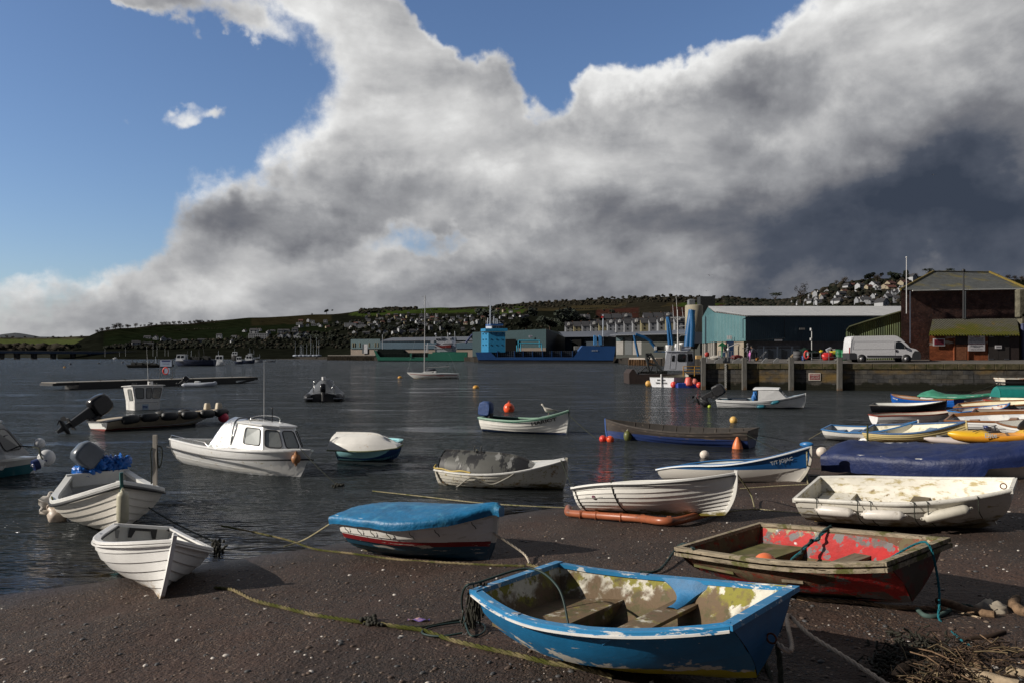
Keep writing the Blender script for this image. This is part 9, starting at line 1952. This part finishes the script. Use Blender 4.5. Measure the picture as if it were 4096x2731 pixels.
rope([hp_(b_red,p_red, .12,1,-1, .03)+V((0,0, .03)),bp_(2720,2232, .16),bp_(2640,2290, .04),bp_(2560,2300, .03)], .018,'dark green double rope from the left of the red pram down behind the blue one',m_rope_dkgreen)
T,p=b_wc,p_wc;a=hp_(T,p,1,1,1,0)+V((0,0, .03))
rope([a,bp_(3000,2010, .18),bp_(3020,2045, .04)], .014,'grey rope from the bow of the white clinker dinghy to the shingle',m_rope);brope([(2700,2058),(2900,2052),(3020,2040),(3100,2042),(3200,2052)], .013,'pale rope lying between the white clinker dinghy and the grubby white one',m_rope)
rope([V(G(1490,1962, .02)),V(G(1700,1985, .02)),V(G(1900,2008, .03)),V(G(2100,2022, .06)),bp_(2290,2034)], .013,'thin weedy rope crossing the shallows behind the blue covered boat',weed=26)
a=hp_(b_mos,p_mos, .97,1,-1,0)+V((0,0, .03));rope([a,V(W(2300,1960,16.5))]+[hp_(b_wc,p_wc,0,1,1,0)+V((0,-.1, .03))], .012,'dark line from the stained white boat to the stern of the white clinker dinghy',m_rope_dark)
a=hp_(b_cz,p_cz, .97,1,-1,0)+V((0,0, .05));rope([a,V(G(1345,1935, .02))], .011,'mooring line from the bow of the white cabin cruiser into the water',m_rope_dark,sag=.03)
mb=MB()
for i in range(26):mb.ball(V(G(1355+rs.gauss(0,9),1940+rs.gauss(0,3), .02)), .035,n=6,m=4)
solo(mb,'weed_clump',m_weed,'black weed floating at the end of the cabin cruiser line','seaweed')
a=hp_(b_har,p_har,1, .85,1,0);rope([a,V(G(2385,1752, .03))], .016,'mooring line from HARIOT to the orange buoys of the dark boat',m_rope_dark,sag=.04)
a=hp_(b_bk,p_bk, .02, .95,1,0);rope([a,V(G(3120,1802, .02)),V(G(3190,1806, .02))], .014,'line from the dark rowing boat toward the beach mooring',m_rope_dark);rope([a,V(G(3150,1760, .1)),V(G(3250,1790, .02))], .010,'thin second line from the stern of the dark rowing boat',m_rope_dark)
T,p=b_bw,p_bw;a=hp_(T,p, .985, .9,-1, .03);rope([a,a+V((.0,-.02,-.3)),bp_(3225,1900, .1),bp_(3232,1938, .03)], .018,'pale rope hanging from the bow of the royal blue and white boat',m_rope);brope([(2960,1952),(3100,1945),(3232,1938),(3260,1934)], .013,'rope lying along the foot of the royal blue and white boat',m_rope)
for y_,x0,x1 in((1828,3250,3420),(1872,3240,3340),(1905,3240,3330)):brope([(x0,y_),((x0+x1)/2,y_+2),(x1,y_-2)], .010,'dark line on the shingle left of the navy cover, %s'%{1828:'upper',1872:'middle',1905:'lower'}[y_],m_rope_dark,twist=False)
T,p=b_br,hdef(**FIT['blue_rail_boat'][1]);a=hp_(T,p,0, .9,1,0);rope([a,V(G(3236,1755, .02))], .014,'line from the blue railed white dinghy down into the water',m_rope)
a=V(W(4000,1530,60));rope([a,V(W(3875,1577,57))], .03,'double line from the rusty white boat down to the water',m_rope_dark,twist=False)
mb=MB();q=bp_(3470,1785,0);mb.tube([q,q+V((0,0, .75))], .03,6);solo(mb,'stake',mat('weedy_stake',(.06, .07, .03), .9),'weedy thin stake standing before the pale yellow boat','stake')
mb=MB()
for i in range(90):q=bp_(3500+rs.gauss(0,30),1786+rs.gauss(0,5),rs.uniform(0, .05));mb.ball(q,rs.uniform(.03, .07),(1.3,1, .6),6,4)
solo(mb,'weed_clump',m_weed,'black weed mound at the foot of the pale yellow boat','seaweed')
# driftwood
dw=mat('driftwood',(.20, .13, .08), .85,var=.35,vs=12,bump=.01,bs=30,layers=[((.06, .04, .025),6, .56, .06)]);dwp=mat('driftwood_pale',(.36, .28, .19), .85,var=.3,vs=12,bump=.008,bs=30);st_=mat('straw',(.16, .12, .07), .85,var=.35,vs=20);dwk=mat('driftwood_dark',(.045, .03, .022), .9,var=.4)
def stick(pts,r,lb,m,name='driftwood',dz=.0):P_=[bp_(px,py,r*.6+dz+(z_ if len(t_)>2 else 0))for t_ in pts for px,py,z_ in[(t_[0],t_[1],t_[2]if len(t_)>2 else 0)]];c_=catmull(P_,5);mb=MB();mb.tube(c_,[r*(1-.35*abs(2*i/len(c_)-1)**2)*(1+.18*mnoise.noise(q*14))for i,q in enumerate(c_)],9);return solo(mb,name,m,lb,'driftwood')
stick([(3750,2412),(3800,2430),(3870,2455),(3980,2470)], .045,'thick brown driftwood branch beside the frayed rope end',dw);stick([(3740,2426),(3820,2448),(3925,2477)], .010,'thin pale cane lying against the driftwood branch',dwp)
stick([(4070,2400),(4052,2425),(4075,2450),(4110,2465)], .05,'curved driftwood branch at the right edge by the pale stone',dw)
q=bp_(3965,2445, .02);mb=MB();mb.ball(q, .10,(1.25,1, .85),14,9,jit=.6);solo(mb,'stone',mat('pale_stone',(.42, .36, .28), .8,var=.1),'pale cream stone beside the driftwood branch','stone')
rope([bp_(3670,2450, .03),bp_(3700,2472, .02),bp_(3750,2474, .02),bp_(3800,2455, .03)], .022,'frayed grey green rope loop at the end of the brown rope',mat('grey_green_rope',(.07, .11, .10), .95,var=.4),twist=False,weed=10);brope([(3850,2432),(3900,2438),(3950,2450)], .026,'grey green rope end in front of the pale stone',MATS['grey_green_rope'])
for pts,r,m,lb in(([(3590,2730),(3600,2700),(3660,2665)], .05,dw,'thick cut branch end at the lower edge of the driftwood heap'),([(3720,2690),(3745,2700),(3790,2700),(3800,2690)], .035,dwp,'bleached curved twig in the middle of the driftwood heap'),([(3850,2690),(3900,2700),(3990,2725),(4080,2745)], .05,dwp,'bleached ridged driftwood log low in the heap'),([(3580,2722),(3700,2712),(3800,2722),(3950,2745)], .028,dwk,'long dark curved root along the bottom of the heap'),([(3880,2560),(3960,2556),(4020,2540)], .02,dwk,'dark straight stick at the top of the heap'),([(3900,2590),(3905,2640),(3925,2690)], .028,dw,'upright brown stick crossing the heap'),([(4030,2670),(4090,2685),(4140,2690)], .035,dwp,'pale driftwood piece at the right edge of the heap'),([(3780,2735),(3800,2690),(3810,2670)], .03,dw,'brown forked stump in the centre of the heap')):stick(pts,r,lb,m)
mb=MB()
for i in range(420):
 px=3700+abs(rs.gauss(0,1))*190-60 if i%3 else rs.uniform(3560,4130);py=rs.uniform(2585,2740)+(0 if px>3750 else 40);q=bp_(px,py,rs.uniform(.0, .10)*max(0,1-abs(px-3800)/350));a=rs.uniform(0,6.28);l=rs.uniform(.05, .28);mb.tube([q,q+V((math.cos(a)*l*.5,math.sin(a)*l*.5,rs.uniform(-.01, .05))),q+V((math.cos(a)*l,math.sin(a)*l,rs.uniform(-.02, .06)))],rs.choice((.003, .004, .006)),4,mi=rs.choice((0,1,1,1,2)))
mb.build('straw_and_twigs',[st_,dwk,dw],kind='stuff',label='tangle of straw, twigs and dark weed washed up at the lower right corner',cat='wrack',recalc=False)
mb=MB()
for i in range(700):px=rs.gauss(3640,75);py=rs.gauss(2640,38);q=bp_(px,py,rs.uniform(0, .06));mb.tube([q,q+V((rs.uniform(-.07, .07),rs.uniform(-.07, .07),rs.uniform(-.02, .04)))],rs.uniform(.004, .012),4)
mb.build('black_seaweed',m_weed,kind='stuff',label='mound of black seaweed at the lower right beside the beige rope',cat='seaweed',recalc=False)
for px,py,r,h_ in((1340,2660, .10,0),(1420,2700, .12,0),(1500,2570, .08,0),(1610,2590, .09,0)):pass
# gulls in the air
gm_=mat('gull_sky',(.10, .10, .11), .8)
for px,py,d,s,lb in((2838,1102,160,1.0,'dark gull flying above the silo'),(2825,1164,220,1.0,'gull gliding low left of the leafless tree'),(3078,1155,180,1.0,'gull gliding over the cedar'),(3733,700,150, .8,'tiny gull high in the dark cloud at right')):
 q=V(W(px,py,d));mb=MB()
 for sd in(1,-1):mb.grid([[V((sd*x*s,y*s,z*s))for x,y,z in row]for row in(((0,-.12,0),(.35,-.10, .16),(.85,-.02, .06)),((0, .12,0),(.35, .10, .16),(.85, .04, .06)))])
 mb.ball((0,0,0), .11*s,(.8,2.2, .8),8,6);mb.v=[v+q for v in mb.v];solo(mb,'gull',gm_,lb,'gull')
